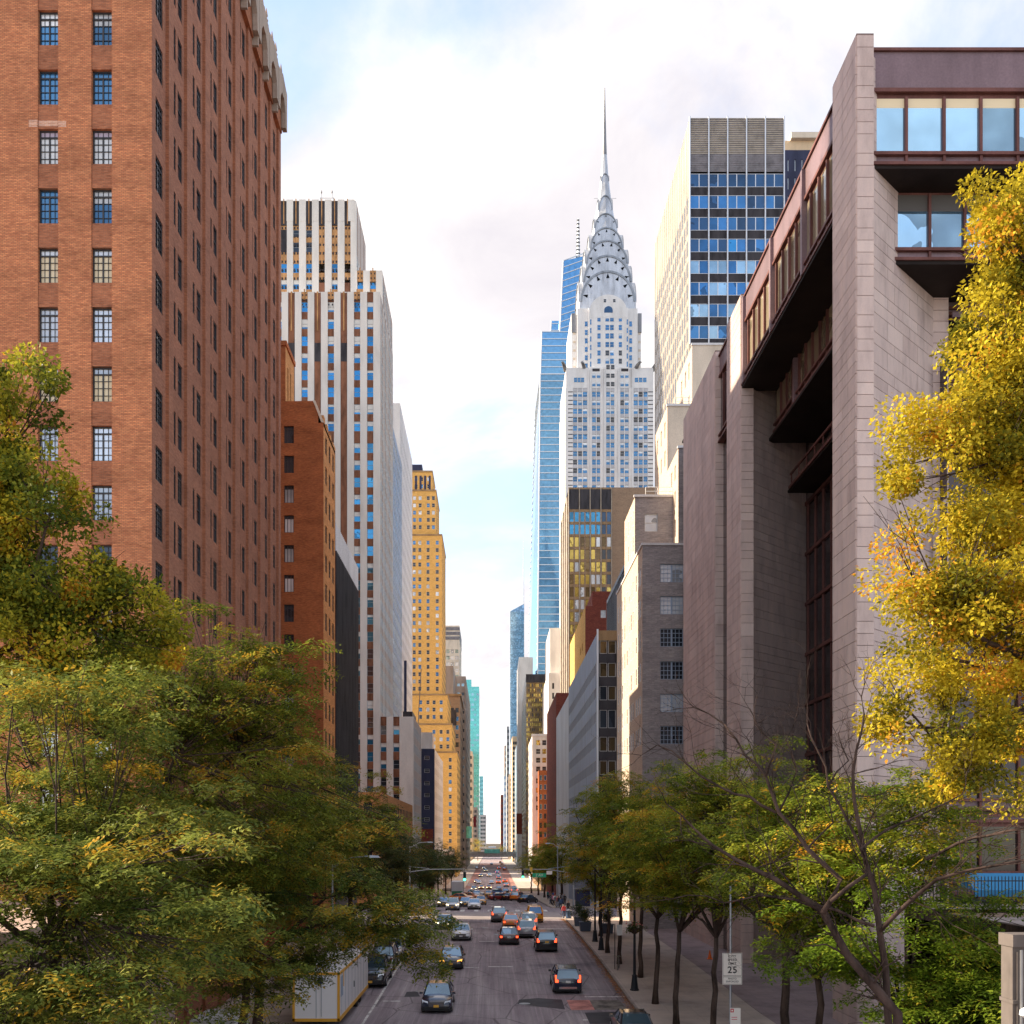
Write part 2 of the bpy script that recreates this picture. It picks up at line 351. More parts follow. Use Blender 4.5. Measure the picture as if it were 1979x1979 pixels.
def facade(mb, n, plane, A, Z, cols, rows, depth, m=0, sm=None, sd=0.0):
    ux = (-n[1], n[0])
    def P(a_, z, dep=0.0): q = plane - dep; return (ux[0]*a_ + n[0]*q, ux[1]*a_ + n[1]*q, z)
    def Q(a0, a1, z0, z1, dep=0.0, mm=m):
        if a1 - a0 > 1e-4 and z1 - z0 > 1e-4: mb.quad(P(a0, z0, dep), P(a1, z0, dep), P(a1, z1, dep), P(a0, z1, dep), mm)
    if not cols or not rows: Q(A[0], A[1], Z[0], Z[1]); return
    cols = sorted(cols); rows = sorted(rows); sm = m if sm is None else sm
    e_ = A[0]
    for c0, c1 in cols: Q(e_, c0, Z[0], Z[1]); e_ = c1
    Q(e_, A[1], Z[0], Z[1])
    for c0, c1 in cols:
        z = Z[0]
        for r0, r1 in rows:
            Q(c0, c1, z, r0, sd, sm); z = r1
            mb.quad(P(c0, r0, sd), P(c1, r0, sd), P(c1, r0, depth), P(c0, r0, depth), sm)
            mb.quad(P(c0, r1, depth), P(c1, r1, depth), P(c1, r1, sd), P(c0, r1, sd), sm)
            if sd <= 0:
                mb.quad(P(c0, r0), P(c0, r0, depth), P(c0, r1, depth), P(c0, r1), m); mb.quad(P(c1, r0, depth), P(c1, r0), P(c1, r1), P(c1, r1, depth), m)
        Q(c0, c1, z, Z[1], sd, sm)
        if sd > 0:
            mb.quad(P(c0, Z[0]), P(c0, Z[0], depth), P(c0, Z[1], depth), P(c0, Z[1]), m); mb.quad(P(c1, Z[0], depth), P(c1, Z[0]), P(c1, Z[1]), P(c1, Z[1], depth), m)
            mb.quad(P(c0, Z[1], depth), P(c1, Z[1], depth), P(c1, Z[1]), P(c0, Z[1]), m)
FR, LW, RW = (0, -1), (1, 0), (-1, 0)                 # facing the camera; street side of a left-hand building; of a right-hand one
class Bldg:
    def __init__(s, name, label, mats, base, cat='building', group=None):
        s.t = thing(name, label, cat, base, 0, group); s.mats = mats; s.w = MB(); s.wins = []; s.rest = {}
    def face(s, n, plane, A, Z, cols=(), rows=(), depth=0.2, win=None, m=0, sm=None, sd=0.0, merge=False, none=None):
        """cols are given along x for FR and along y for side walls."""
        flip = n == RW
        if n != FR and merge: depth = min(depth, .045); sd = min(sd, .02)
        cols = [tuple(sorted((-c1, -c0))) if flip else (c0, c1) for c0, c1 in cols]; A = (-A[1], -A[0]) if flip else A
        pl = plane if n == LW else -plane
        facade(s.w, n, pl, A, Z, cols, rows, depth, m, sm, sd)
        ux = (-n[1], n[0]); th = math.atan2(ux[1], ux[0])
        for i, (c0, c1) in enumerate(cols):
            for j, (r0, r1) in enumerate(rows):
                kind = win(i, j) if callable(win) else (random.choice(win) if isinstance(win, (list, tuple)) else win)
                if kind is None: continue
                a_ = (c0+c1)/2; q = pl - depth
                s.wins.append((merge, kind, c1-c0, r1-r0, Vector((ux[0]*a_ + n[0]*q, ux[1]*a_ + n[1]*q, r0)), th))
    def block(s, x0, x1, y0, y1, z0, z1, side, F=None, S=None, m=0):
        """box whose front and street faces may carry windows: F, S = dict(cols, rows, ...). side 'L' or 'R' of the street."""
        s.w.box(x0, x1, y0, y1, z0, z1, m, 'f' + ('r' if side == 'L' else 'l'))
        s.face(FR, y0, (x0, x1), (z0, z1), m=(F or {}).pop('m', m) if F else m, **(F or {}))
        n, pl = (LW, x1) if side == 'L' else (RW, x0)
        s.face(n, pl, (y0, y1), (z0, z1), m=(S or {}).pop('m', m) if S else m, **(S or {}))
    def done(s, limit=300, wallname='wall'):
        put(wallname, (s.w, s.mats), s.t)
        big = [x for x in s.wins if not x[0]]; big.sort(key=lambda x: -x[2]*x[3] / max(x[4].y, 1)**2 * (1 if abs(x[5]) < .1 else .25))
        for mg, kind, w, h, p, th in big[:limit]: put('window', winmesh(kind, w, h), s.t, p, th)
        rest = big[limit:] + [x for x in s.wins if x[0]]
        if rest:
            b = MB(); allm = []
            for mg, kind, w, h, p, th in rest:
                o, mats = winproto(kind, w, h); i = len(b.m)
                b.add(o, Matrix.Translation(p) @ Matrix.Rotation(th, 4, 'Z'))
                for q in mats:
                    if q not in allm: allm.append(q)
                for j in range(i, len(b.m)): b.m[j] = allm.index(mats[b.m[j]])
            tag(put('glazing', (b, allm), s.t), kind='stuff')
        return s.t
def rows_from(z_top, h, pitch, n): return [(z_top - h - pitch*i, z_top - pitch*i) for i in range(n)]
def cols_even(a0, a1, n, w):
    p = (a1-a0)/n; return [(a0+p*(i+.5)-w/2, a0+p*(i+.5)+w/2) for i in range(n)]
# ---------------------------------------------------------------- ground, road, pavements
XL, XR, BL, BR = -9.3, 8.8, -16.5, 15.75             # kerbs and building lines
def _asphalt():
    m, t, p, o = _nodes('asphalt'); _set(p, (0.07, 0.06, 0.065), 0.8, 0, 0.15)
    a_ = N(t, 'ShaderNodeTexNoise', {'Vector': wpos(t, 1, 0.10, 1), 'Scale': 1.0, 'Detail': 7.0, 'Roughness': 0.6})
    c = ramp(t, a_.outputs[0], [(0.30, (0.205, 0.168, 0.186)), (0.5, (0.28, 0.236, 0.254)), (0.70, (0.36, 0.315, 0.326))])
    s = N(t, 'ShaderNodeTexNoise', {'Vector': wpos(t, 5.0, 0.05, 1), 'Scale': 1.0, 'Detail': 3.0, 'Roughness': 0.7})     # tyre scuffs along the lanes
    c = mixc(t, 1.0, c, ramp(t, s.outputs[0], [(0.3, (0.86,)*3), (0.52, (1,)*3), (0.68, (1.28, 1.26, 1.24))]), 'MULTIPLY')
    b = N(t, 'ShaderNodeTexNoise', {'Vector': wpos(t), 'Scale': 0.16, 'Detail': 4.0, 'Roughness': 0.5})                 # relaid patches, dark stains
    c = mixc(t, 1.0, c, ramp(t, b.outputs[0], [(0.33, (0.62, 0.62, 0.66)), (0.42, (1,)*3), (0.7, (1.12,)*3)]), 'MULTIPLY')
    g = N(t, 'ShaderNodeTexNoise', {'Vector': wpos(t), 'Scale': 18.0, 'Detail': 3.0})
    c = mixc(t, 1.0, c, ramp(t, g.outputs[0], [(0.3, (0.85,)*3), (0.7, (1.15,)*3)]), 'MULTIPLY')
    v = N(t, 'ShaderNodeTexVoronoi', {'Vector': wpos(t), 'Scale': 0.22}, feature='DISTANCE_TO_EDGE')                    # sealed cracks
    c = mixc(t, 1.0, c, ramp(t, v.outputs['Distance'], [(0.0, (0.55,)*3), (0.006, (0.62,)*3), (0.012, (1,)*3)]), 'MULTIPLY')
    t.links.new(c, p.inputs['Base Color']); bump(t, p, g.outputs[0], 0.15, 0.01); M['asphalt'] = m
_asphalt()
def _paving(name, col, sx, sy, joint):
    m, t, p, o = _nodes(name); _set(p, col, 0.85, 0, 0.1)
    g = N(t, 'ShaderNodeNewGeometry')
    b = N(t, 'ShaderNodeTexBrick', {'Vector': g.outputs['Position'], 'Color1': (*col, 1), 'Color2': (*[c*.9 for c in col], 1), 'Mortar': (*[c*.72 for c in col], 1), 'Scale': 1.0, 'Mortar Size': joint, 'Brick Width': sx, 'Row Height': sy}, offset=0.0)
    n_ = N(t, 'ShaderNodeTexNoise', {'Vector': wpos(t), 'Scale': 0.5, 'Detail': 8.0, 'Roughness': 0.65})
    c = mixc(t, 1.0, b.outputs[0], ramp(t, n_.outputs[0], [(0.3, (0.72, 0.7, 0.7)), (0.5, (1,)*3), (0.7, (1.15, 1.13, 1.1))]), 'MULTIPLY')
    v = N(t, 'ShaderNodeTexVoronoi', {'Vector': wpos(t), 'Scale': 1.7})
    c = mixc(t, 1.0, c, ramp(t, v.outputs['Distance'], [(0.05, (0.6,)*3), (0.08, (1,)*3)]), 'MULTIPLY')                 # gum and spots
    t.links.new(c, p.inputs['Base Color']); M[name] = m
_paving('sidewalk', (0.53, 0.45, 0.40), 1.5, 1.5, 0.012)
_paving('plaza_paving', (0.33, 0.265, 0.275), 0.6, 0.3, 0.008)
plain('road_paint', (0.62, 0.60, 0.58), 0.7, 0.3, 2.5, streak=False)
plain('cross_paving', (0.34, 0.30, 0.295), 0.75, 0.12, 0.3, streak=False)
plain('bus_lane', (0.36, 0.19, 0.165), 0.75, 0.2, 0.4, streak=False)
plain('pink_patch', (0.50, 0.22, 0.19), 0.75, 0.3, 0.8, streak=False)
plain('fresh_tar', (0.05, 0.045, 0.052), 0.6, 0.2, 0.8, streak=False)
plain('grey_patch', (0.20, 0.175, 0.155), 0.8, 0.3, 1.2, streak=False)
plain('earth', (0.10, 0.08, 0.055), 0.95, 0.3, 1.0, streak=False)
def ys(y0, y1, step=6.0):
    a_ = [y0]; 
    while a_[-1] < y1 - 1e-6: a_.append(min(y1, a_[-1] + (step if a_[-1] < 300 else 40.0 if a_[-1] < 1500 else 600.0)))
    return a_
def strip(mb, x0, x1, y0, y1, dz, m=0, sides=False, step=6.0):
    Y = ys(y0, y1, step)
    for a_, b_ in zip(Y, Y[1:]):
        za, zb = gz(a_)+dz, gz(b_)+dz
        mb.quad((x0, a_, za), (x1, a_, za), (x1, b_, zb), (x0, b_, zb), m)
        if sides:
            mb.quad((x0, b_, zb-.5), (x0, a_, za-.5), (x0, a_, za), (x0, b_, zb), m); mb.quad((x1, a_, za-.5), (x1, b_, zb-.5), (x1, b_, zb), (x1, a_, za), m)
    if sides:
        for y in (y0, y1): z = gz(y)+dz; mb.quad((x0, y, z-.5), (x1, y, z-.5), (x1, y, z), (x0, y, z), m)
b = MB(); strip(b, -4000, 4000, -60, 9000, -0.30); put('ground', (b, ['earth']), kind='structure')
b = MB(); strip(b, XL-.1, XR+.1, -50, 2600, 0.0); put('road', (b, ['asphalt']), kind='structure')
b = MB(); strip(b, -220, XL-.1, 122.5, 143, -0.002); strip(b, XR+.1, 220, 122.5, 143, -0.002); put('cross_street', (b, ['asphalt']), kind='structure')
def pavement(name, x0, x1, y0, y1, kx, mat='sidewalk'):
    b = MB(); strip(b, x0, x1, y0, y1, 0.14, 0, True); o = put(name, (b, [mat]), kind='structure')
    k = MB(); strip(k, kx-.16, kx, y0, y1, 0.150, 0, True) if kx == x0 else strip(k, kx, kx+.16, y0, y1, 0.150, 0, True)
    put('kerb', (k, ['concrete']), o)
pavement('pavement_right', XR, BR, -50, 120.5, XR); pavement('pavement_right_beyond', XR, BR+1, 145, 304, XR); pavement('pavement_right_far', XR, 16.5, 331, 1500, XR)
pavement('pavement_left', BL-.5, XL, -50, 120.5, XL); pavement('pavement_left_beyond', BL-.5, XL, 145, 304, XL); pavement('pavement_left_far', -16.8, XL, 331, 1500, XL)
b = MB(); strip(b, BR, 60, 45, 103, 0.146); strip(b, BR, 60, -50, 45, 0.10); put('plaza', (b, ['plaza_paving']), kind='structure')
b = MB(); strip(b, -90, BL-.5, -50, 120.5, 0.10); put('forecourt', (b, ['sidewalk']), kind='structure')
b = MB(); strip(b, BR+1, 120, 145, 304, 0.10); strip(b, -120, BL-.5, 145, 304, 0.10); put('block_paving', (b, ['sidewalk']), kind='structure')
# painted and repaired road surface
b = MB(); strip(b, XL, XR, 117.5, 131.5, 0.004); put('crossing_concrete', (b, ['cross_paving']), kind='structure')
b = MB(); strip(b, XL, -5.9, 330, 690, 0.004); strip(b, 4.6, XR, 345, 690, 0.004); strip(b, XL, XR, 600, 690, 0.006); put('red_bus_lane', (b, ['bus_lane']), kind='structure')
def patch(name, mat, pts, dz):
    b = MB(); q = [hit(u, v) for u, v in pts]; b.poly([(p.x, p.y, gz(p.y)+dz) for p in q]); put(name, (b, [mat]), kind='structure')
patch('pink_road_patch', 'pink_patch', [(1104, 1952), (1150, 1952), (1139, 1933), (1095, 1933)], .006)
patch('grey_road_patch', 'grey_patch', [(1150, 1952), (1212, 1951), (1196, 1932.5), (1139, 1933)], .006)
patch('tar_road_patch', 'fresh_tar', [(1000, 1941), (1092, 1951), (1086, 1932), (1040, 1929), (1003, 1932)], .0055)
patch('tar_road_patch', 'fresh_tar', [(1140, 1979), (1225, 1979), (1212, 1955), (1130, 1957)], .0055)
patch('tar_road_patch', 'fresh_tar', [(781, 1927), (812, 1926), (806, 1916), (786, 1917)], .0055)
def line(name, x0, x1, y0, y1): b = MB(); strip(b, x0, x1, y0, y1, .008); put(name, (b, ['road_paint']), kind='structure')
line('lane_marking', -7.35, -7.2, 20, 112)
for x0, x1, y in ((-2.6, -1.0, 75.5), (-.3, 1.6, 75.9), (-1.2, .2, 92.4), (-2.2, -1.3, 100), (6.0, 8.6, 63.5), (5.2, 8.7, 56.2), (-4.6, -3.6, 66.5), (-6.9, -5.8, 62)):
    line('stop_marking', x0, x1, y, y+.28)
line('stop_marking', 2.4, 8.6, 104.0, 104.6)
for i in range(9): line('crossing_stripe', -8.2+i*1.9, -7.6+i*1.9, 133.5, 137.5)
for i in range(7): line('lane_dash', -.1, .05, 150+i*14, 154+i*14)
b = MB()                                              # iron covers in the road
for u, v in ((1014, 1940), (938, 1793), (960, 1806), (812, 1916)):
    p = hit(u, v); b.lathe((p.x, p.y, gz(p.y)+.005), [(.36, 0), (.36, .012), (.30, .014)], 14)
put('iron_cover', (b, ['steel_dark']), kind='structure')
# drift of fallen leaves along the right kerb
rg = np.random.default_rng(3); b = MB()
for i in range(5200):
    y = 40 + 78*rg.random()**0.9; x = XR - .05 - abs(rg.normal(0, .26)); s = .05+.05*rg.random(); t_ = rg.random()*6.28; z = gz(y)+.012+.04*rg.random()
    c_, s_ = math.cos(t_)*s, math.sin(t_)*s
    b.quad((x-c_, y-s_, z), (x+s_*.6, y-c_*.6, z+.02*rg.random()), (x+c_, y+s_, z+.03*rg.random()), (x-s_*.6, y+c_*.6, z), int(rg.integers(0, 3)))
simple('leaf_rust', (0.40, 0.13, 0.04), .8); simple('leaf_ochre', (0.48, 0.24, 0.06), .8); simple('leaf_brown', (0.22, 0.09, 0.045), .8)
put('fallen_leaves', (b, ['leaf_rust', 'leaf_ochre', 'leaf_brown']), kind='stuff', label='rust and ochre fallen leaves drifted along the kerb', cat='leaves')

# ---------------------------------------------------------------- buildings on the left side
def base(x, y): return (x, y, gz(y))
# corner apartment tower
A = Bldg('brick_apartment_tower', 'tall red brick apartment tower with steel casement windows and carved stone crown', ['brick_red', 'brick_spandrel', 'pink_base', 'brick_deep', 'brick_street'], base(-25, 55))
k = 47.7/FP; z0 = gz(47.7) - 1
fc = [((73-U0)*k, (112-U0)*k), ((176.5-U0)*k, (216-U0)*k)]
fr = rows_from(H((V0-17.6)*k), 68*k, 114.9*k, 15)
up = [(r0+114.9*k*6, r1+114.9*k*6) for r0, r1 in fr[:6]]
casem = ['casement:a', 'casement:b', 'casement:c', 'casement:e', 'casement:d', 'casement:f']
seq = {}
A.w.box(-44, BL, 47.7, 76.8, z0, H(57.6), 0, 'fr'); A.w.box(-44, -21.6, 76.8, 95.6, z0, H(58), 0)  # second box: unseen rear wing added to block the sun
def cw(i, j):
    n = j - 6                                          # row counted from the top of the picture, bottom rows first in list
    rowk = 20 - j
    return {0: ('casement:b', 'casement:b'), 1: ('casement:a', 'casement:a'), 2: ('casement:d', 'casement:d'), 3: ('casement:a', 'casement:b'), 4: ('casement:f', 'casement:f'),
            5: ('casement:c', 'casement:c'), 6: ('casement:f', 'casement:f'), 7: ('casement:c', 'casement:c'), 8: ('casement:c', 'casement:c'), 9: ('casement:e', 'casement:e')}.get(14 - j, ('casement:c', 'casement:c'))[i]
A.face(FR, 47.7, (-44, BL), (z0, H(57.6)), fc, fr[::-1] + up, 0.24, cw, 0, 1, 0.05)
rp = MB(); rp.box((56-U0)*k, (72.5-U0)*k, 47.68, 47.9, H((V0-246)*k), H((V0-232)*k)); rp.box((113-U0)*k, (128-U0)*k, 47.68, 47.9, H((V0-246)*k), H((V0-234)*k)); rp.box((74-U0)*k, (111-U0)*k, 47.735, 47.9, H((V0-243)*k), H((V0-232)*k))
put('repointed_brickwork', (rp, ['brick_pale']), A.t, kind='stuff')
# street side: piers standing proud, window bays set back between them
bays = [(48.2, 50.2, 1), (50.97, 53.2, 2), (54.2, 56.6, 2), (57.6, 59.9, 2), (61.0, 63.2, 2), (64.4, 66.6, 2), (67.7, 70.0, 2), (71.1, 73.2, 2), (74.1, 76.0, 1)]
sr = rows_from(H((V0-17.6)*k - .55), 1.72, 2.88, 16)[::-1]; sr = sr + [(sr[-1][0]+2.88*i, sr[-1][1]+2.88*i) for i in range(1, 6)]
RC = .17
e_ = 47.7
for y0, y1, n in bays + [(76.8, 76.8, 0)]:
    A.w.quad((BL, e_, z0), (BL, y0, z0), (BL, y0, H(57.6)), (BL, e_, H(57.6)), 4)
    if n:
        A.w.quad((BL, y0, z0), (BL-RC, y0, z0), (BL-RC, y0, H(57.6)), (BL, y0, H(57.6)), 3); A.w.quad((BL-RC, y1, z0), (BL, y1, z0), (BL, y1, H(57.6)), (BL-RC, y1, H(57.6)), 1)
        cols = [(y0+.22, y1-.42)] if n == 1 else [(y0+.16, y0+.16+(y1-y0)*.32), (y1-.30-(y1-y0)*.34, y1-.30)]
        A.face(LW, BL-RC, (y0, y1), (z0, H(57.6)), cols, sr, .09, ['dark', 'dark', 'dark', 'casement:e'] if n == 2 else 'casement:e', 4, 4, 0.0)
    e_ = y1
A.w.box(-44, BL-.2, 47.9, 76.6, H(57.6), H(58.2), 0)
A.w.box(-40, -19, 50, 67, H(58.2), H(73), 0)  # unseen roof block added to shade the stone pier opposite
st = A.done()
def gable(y0, y1, zb, zt, xo):                       # carved stone gable: scalloped arch, sloped cap, finials
    b = MB(); n = 8; w = y1-y0; pts = [(y0, zb), (y0+.18*w, zb)]
    for i in range(n+1):
        t_ = math.pi*i/n; pts.append((y0+w*(.5-.32*math.cos(t_)), zb+.3+(zt-zb)*.42*math.sin(t_)**.8 + (.12 if i % 2 else 0)))
    pts += [(y1-.18*w, zb), (y1, zb), (y1, zt-.5), (y1-.28*w, zt-.25), (y0+.5*w, zt), (y0+.28*w, zt-.25), (y0, zt-.5)]
    for x in (xo, xo+.34): b.poly([(x, y, z) for y, z in (pts if x > xo else pts[::-1])])
    for (ya, za), (yb, zb_) in zip(pts, pts[1:]+pts[:1]): b.quad((xo, ya, za), (xo, yb, zb_), (xo+.34, yb, zb_), (xo+.34, ya, za))
    return b
g0 = 61.6
for i in range(5):
    y0 = g0 + 3.06*i; g = put('stone_gable', (gable(y0, y0+2.95, H(55.2), H(58.6), BL+.16), ['limestone']), st)
    f = MB()
    f.box(BL, BL+.42, y0-.14, y0+.06, H(54.6), H(58.3))
    f.lathe((BL+.26, y0-.04, H(58.3)), [(.16, 0), (.16, .3), (.06, .45), (.14, .6), (.05, .8), (.11, .95), (.02, 1.5)], 8)
    f.lathe((BL+.32, y0+1.5, H(58.4)), [(.12, 0), (.05, .25), (.11, .4), (.02, 1.0)], 8)
    put('finial', (f, ['limestone']), g)
    f = MB(); f.box(BL-.2, BL+.13, y0+.1, y0+2.8, H(55.0), H(57.6)); put('dark_niche_box', (f, ['brick_spandrel']), g)  # solid box in darker brick behind the gable arch

# neighbour with chamfered parapet
Q = Bldg('red_brick_building', 'deep red brick building with stepped parapet and black three-light windows', ['brick_deep', 'brick_tan', 'cream_stone', 'brick_gold'], base(-22, 99))
k = 96.2/FP; z0 = gz(96.2)-1; zt = H(40.75); qx = -31
Q.face(FR, 96.2, (qx, BL), (z0, zt), [((549-U0)*k, (568-U0)*k)], rows_from(H((V0-823)*k), 33.5*k, 57.55*k, 15)[::-1], .2, ['black3', 'black3:b'], 0)
xa, xb = (604.7-U0)*k, (621-U0)*k
Q.w.hexa([(qx, 96.2, zt), (xb, 96.2, zt), (xb, 97.0, zt), (qx, 97.0, zt)], [(qx, 96.2, H(42.75)), (xa, 96.2, H(42.9)), (xa, 97.0, H(42.9)), (qx, 97.0, H(42.75))], 0)
Q.w.hexa([(xb, 96.15, zt+.05), (xb+.28, 96.15, zt), (xb+.28, 96.9, zt), (xb, 96.9, zt+.05)], [(xa, 96.15, H(42.95)), (xa+.25, 96.15, H(42.9)), (xa+.25, 96.9, H(42.9)), (xa, 96.9, H(42.95))], 2)
Q.w.box(qx, BL, 96.25, 103.4, zt-.3, zt, 0); Q.w.box(qx, BL, 103.2, 103.5, z0, zt, 0)
qr = rows_from(H((V0-823)*k-.6), 1.7, 2.91, 14)[::-1]
Q.face(LW, BL, (96.2, 103.4), (z0, zt), [(97.3, 98.3), (99.4, 100.4), (101.6, 102.6)], qr, .12, 'dark', 1)  # tan brick here paints orange light on the red brick side
for i, (y0, y1) in enumerate(((96.2, 97.0), (98.0, 98.9), (99.9, 100.8), (101.8, 103.4))): Q.w.box(BL-.5, BL+.02, y0, y1, zt, zt+.75-.12*i, 1)
Q.w.box(-29, -21.9, 104.2, 108.7, H(30), H(52.3), 0, 'r'); Q.face(LW, -21.9, (104.2, 108.7), (H(30), H(52.3)), [(105.2, 105.7), (106.6, 107.1)], [(H(38), H(50.5))], .2, 'dark', 1)  # upper block side also coloured tan to look lit orange
Q.w.box(-29.2, -21.75, 104.05, 108.85, H(52.3), H(52.8), 0)
Q.done()
# building with vertical fins
D = Bldg('finned_office_building', 'low dark office building with vertical metal fins and white louvred top', ['dark_panel', 'white_panel'], base(-26, 112))
z0 = gz(112)-1; D.w.box(-38, BL-.12, 103.7, 121, z0, H(30.4), 0); D.w.box(-38, BL-.08, 103.7, 121, H(30.4), H(33.4), 1); D.done()
for i in range(29):
    y = 103.95 + i*.6; b = MB(); b.box(BL-.12, BL+.10, y-.05, y+.05, z0+4, H(30.5), 0); b.box(BL-.08, BL+.06, y-.04, y+.04, H(30.5), H(33.4), 1)
    put('fin', (b, ['dark_panel', 'white_panel']), D.t)
# unseen tower added behind them to shade the stone and beige facades
X = Bldg('unseen_shade_tower', 'unseen brick tower added behind the red corner buildings to cast shade', ['brick_red'], base(-38, 110))
X.block(-52, -27.6, 98, 117, gz(110)-1, H(82), 'L', None, None); X.done()
X = Bldg('unseen_shade_slab', 'unseen grey slab added behind the red corner buildings to block the sun', ['taupe'], base(-56, 172)); X.block(-72, -45, 141, 203, gz(170)-1, H(92), 'L', None, None); X.done()  # unseen slab, added to keep sun off the panel facade
X = Bldg('added_shade_block', 'low tan brick block added behind the street trees to shade the road', ['brick_tan', 'cream_stone'], base(-28, 175)); X.block(-44, BL, 146, 204, gz(170)-3, H(7.0), 'L', dict(cols=cols_even(-43, -17, 9, 1.3), rows=rows_from(H(5.5), 1.8, 3.5, 4)[::-1], depth=.2, win='dark'), dict(cols=cols_even(147, 203, 18, 1.4), rows=rows_from(H(5.5), 1.8, 3.5, 4)[::-1], depth=.2, win='dark', merge=True)); X.done()  # hidden by the trees, added to shade the far road

# white tower with brown stripes
S = Bldg('striped_office_tower', 'white brick setback office tower with brown vertical stripes and blue sash windows', ['white_brick', 'brown_spandrel', 'orange_brick_panel', 'dark_panel'], base(-40, 215))
d = 206; k = d/FP; z0 = gz(d)-1
cx = [(563.3-25.3*2-U0)*k, (563.3-25.3-U0)*k] + [(u-U0)*k for u in (563.3, 588.5, 613.7, 639.3, 664.5, 690, 715.3)]
cols = [(x-.66, x+.66) for x in cx]
sash = ['sash:a', 'sash:a', 'sash:b', 'sash:b', 'sash:c', 'sash:d']
zt = H((V0-564)*k); r = rows_from(H((V0-582)*k), 2.1, 3.575, 8) + rows_from(H((V0-855)*k), 2.1, 3.60, 27)
r = r[::-1]; nr = len(r)
def sw(i, j):
    jj = nr-1-j
    if i in (4, 6): return None
    if i in (2,): return 'sash:b' if jj == 1 else None
    if jj > 18: return random.choice(['sash:e', 'sash:b', 'sash:e', 'sash:d', 'sash:a'])
    return random.choice(sash)
S.face(FR, d, (-60, -23.5), (z0, zt), [c for i, c in enumerate(cols) if i not in (2, 4, 6)], r, .42, lambda i, j: sw([0, 1, 3, 5, 7, 8][i], j), 0, 1, .30)
S.w.box(-60, -23.5, d+.3, 233, z0, zt, 0, 'fr')
for i in (2, 4, 6):
    c0, c1 = cols[i]; S.w.box(c0, c1, d-.012, d+.25, z0, zt-.2, 1, 'k')
    for q in (0, 1): S.w.box(c0-.03+q*(c1-c0), c0+.03+q*(c1-c0), d-.02, d, z0, zt, 3)
    S.w.box((c0+c1)/2-.14, (c0+c1)/2+.14, d-.16, d-.012, zt-8.2, zt, 2)
    S.w.box(c0+.05, c1-.05, d-.03, d-.013, zt-14.6, zt-10.7, 3)
sidec = cols_even(206.8, 232.4, 9, 1.3)
S.face(LW, -23.5, (206, 233), (z0, zt), sidec, r, .42, 'sash:e', 0, 1, .12, merge=True)
def crown(y, x0, x1, zt, cc, h, orn=True):
    for c in cc:
        S.w.box(c-.62, c+.62, y-.05, y+.2, zt-h, zt-.1, 2 if orn else 1)
        S.w.box(c-.10, c+.10, y-.2, y, zt-h*.9, zt+.5, 2)
        for q in range(3):
            for sx in (-.38, .38): S.w.box(c+sx-.13, c+sx+.13, y-.07, y-.05, zt-.9-q*1.0, zt-.5-q*1.0, 3)
crown(d, -60, -23.5, zt, [(c0+c1)/2 for i, (c0, c1) in enumerate(cols) if i in (3, 5, 7)], 1.6)
# second and third setbacks
d2 = 214; k2 = d2/FP; x2 = -23.9; z2 = H((V0-522.7)*k2)
c2 = [((696-U0)*k2-.66, (696-U0)*k2+.66), ((720.7-U0)*k2-.66, (720.7-U0)*k2+.66)]
S.w.box(-29.7, x2, d2+.3, 236, zt, z2, 0, 'fr'); S.face(FR, d2, (-29.7, x2), (zt, z2), c2, [(H((V0-558)*k2), H((V0-541)*k2))], .3, 'sash:a', 0, 2, .1)
S.face(LW, x2, (d2, 236), (zt, z2), cols_even(d2+1, 235, 7, 1.3), [(zt+1, zt+3), (zt+5, zt+7)], .3, 'sash:e', 0, 1, .1, merge=True)
crown(d2, -58, x2, z2, [(a_+b_)/2 for a_, b_ in c2], 2.4)
d3 = 222; k3 = d3/FP; x3 = -30.7; z3 = H((V0-388)*k3)
c3 = [((u-U0)*k3-.68, (u-U0)*k3+.68) for u in (523, 548.5, 572, 597, 621.8, 646.7, 671.6)]
r3 = [(H((V0-558)*k3), H((V0-539)*k3)), (H((V0-526)*k3), H((V0-508)*k3)), (H((V0-486)*k3), H((V0-467)*k3)), (H((V0-457)*k3), H((V0-443)*k3))]
S.w.box(-62, x3, d3+.3, 239, zt-2, z3, 0, 'fr')
S.face(FR, d3, (-62, x3), (zt-2, z3), c3, r3, .4, lambda i, j: {2: 'sash:e', 3: 'sash:e'}.get(j, ['sash:b', 'sash:a'][j % 2]) if (i in (2, 3) or (i in (1, 5) and j < 2)) else None, 0, 2, .25)
for i in (4, 6):
    c0, c1 = c3[i]; S.w.box(c0+.02, c1-.02, d3+.05, d3+.35, zt-2, zt+11, 1)
S.w.box(c3[1][0]+.05, c3[1][1], d3+.2, d3+.35, r3[2][0], r3[3][1], 3); S.w.box(c3[5][0]+.02, c3[5][1]-.02, d3+.2, d3+.3, r3[2][0], r3[3][1], 2); S.w.box(c3[4][0]+.02, c3[4][1]-.02, d3+.2, d3+.3, r3[2][0], r3[3][1], 2); S.w.box(c3[6][0]+.02, c3[6][1]-.02, d3+.2, d3+.3, r3[2][0], r3[3][1], 2)
S.face(LW, x3, (d3, 239), (zt-2, z3), cols_even(d3+1, 238.5, 6, 1.3), [(zt, zt+4), (zt+7, zt+11), (zt+14, zt+18)], .3, 'sash:e', 0, 1, .15, merge=True)
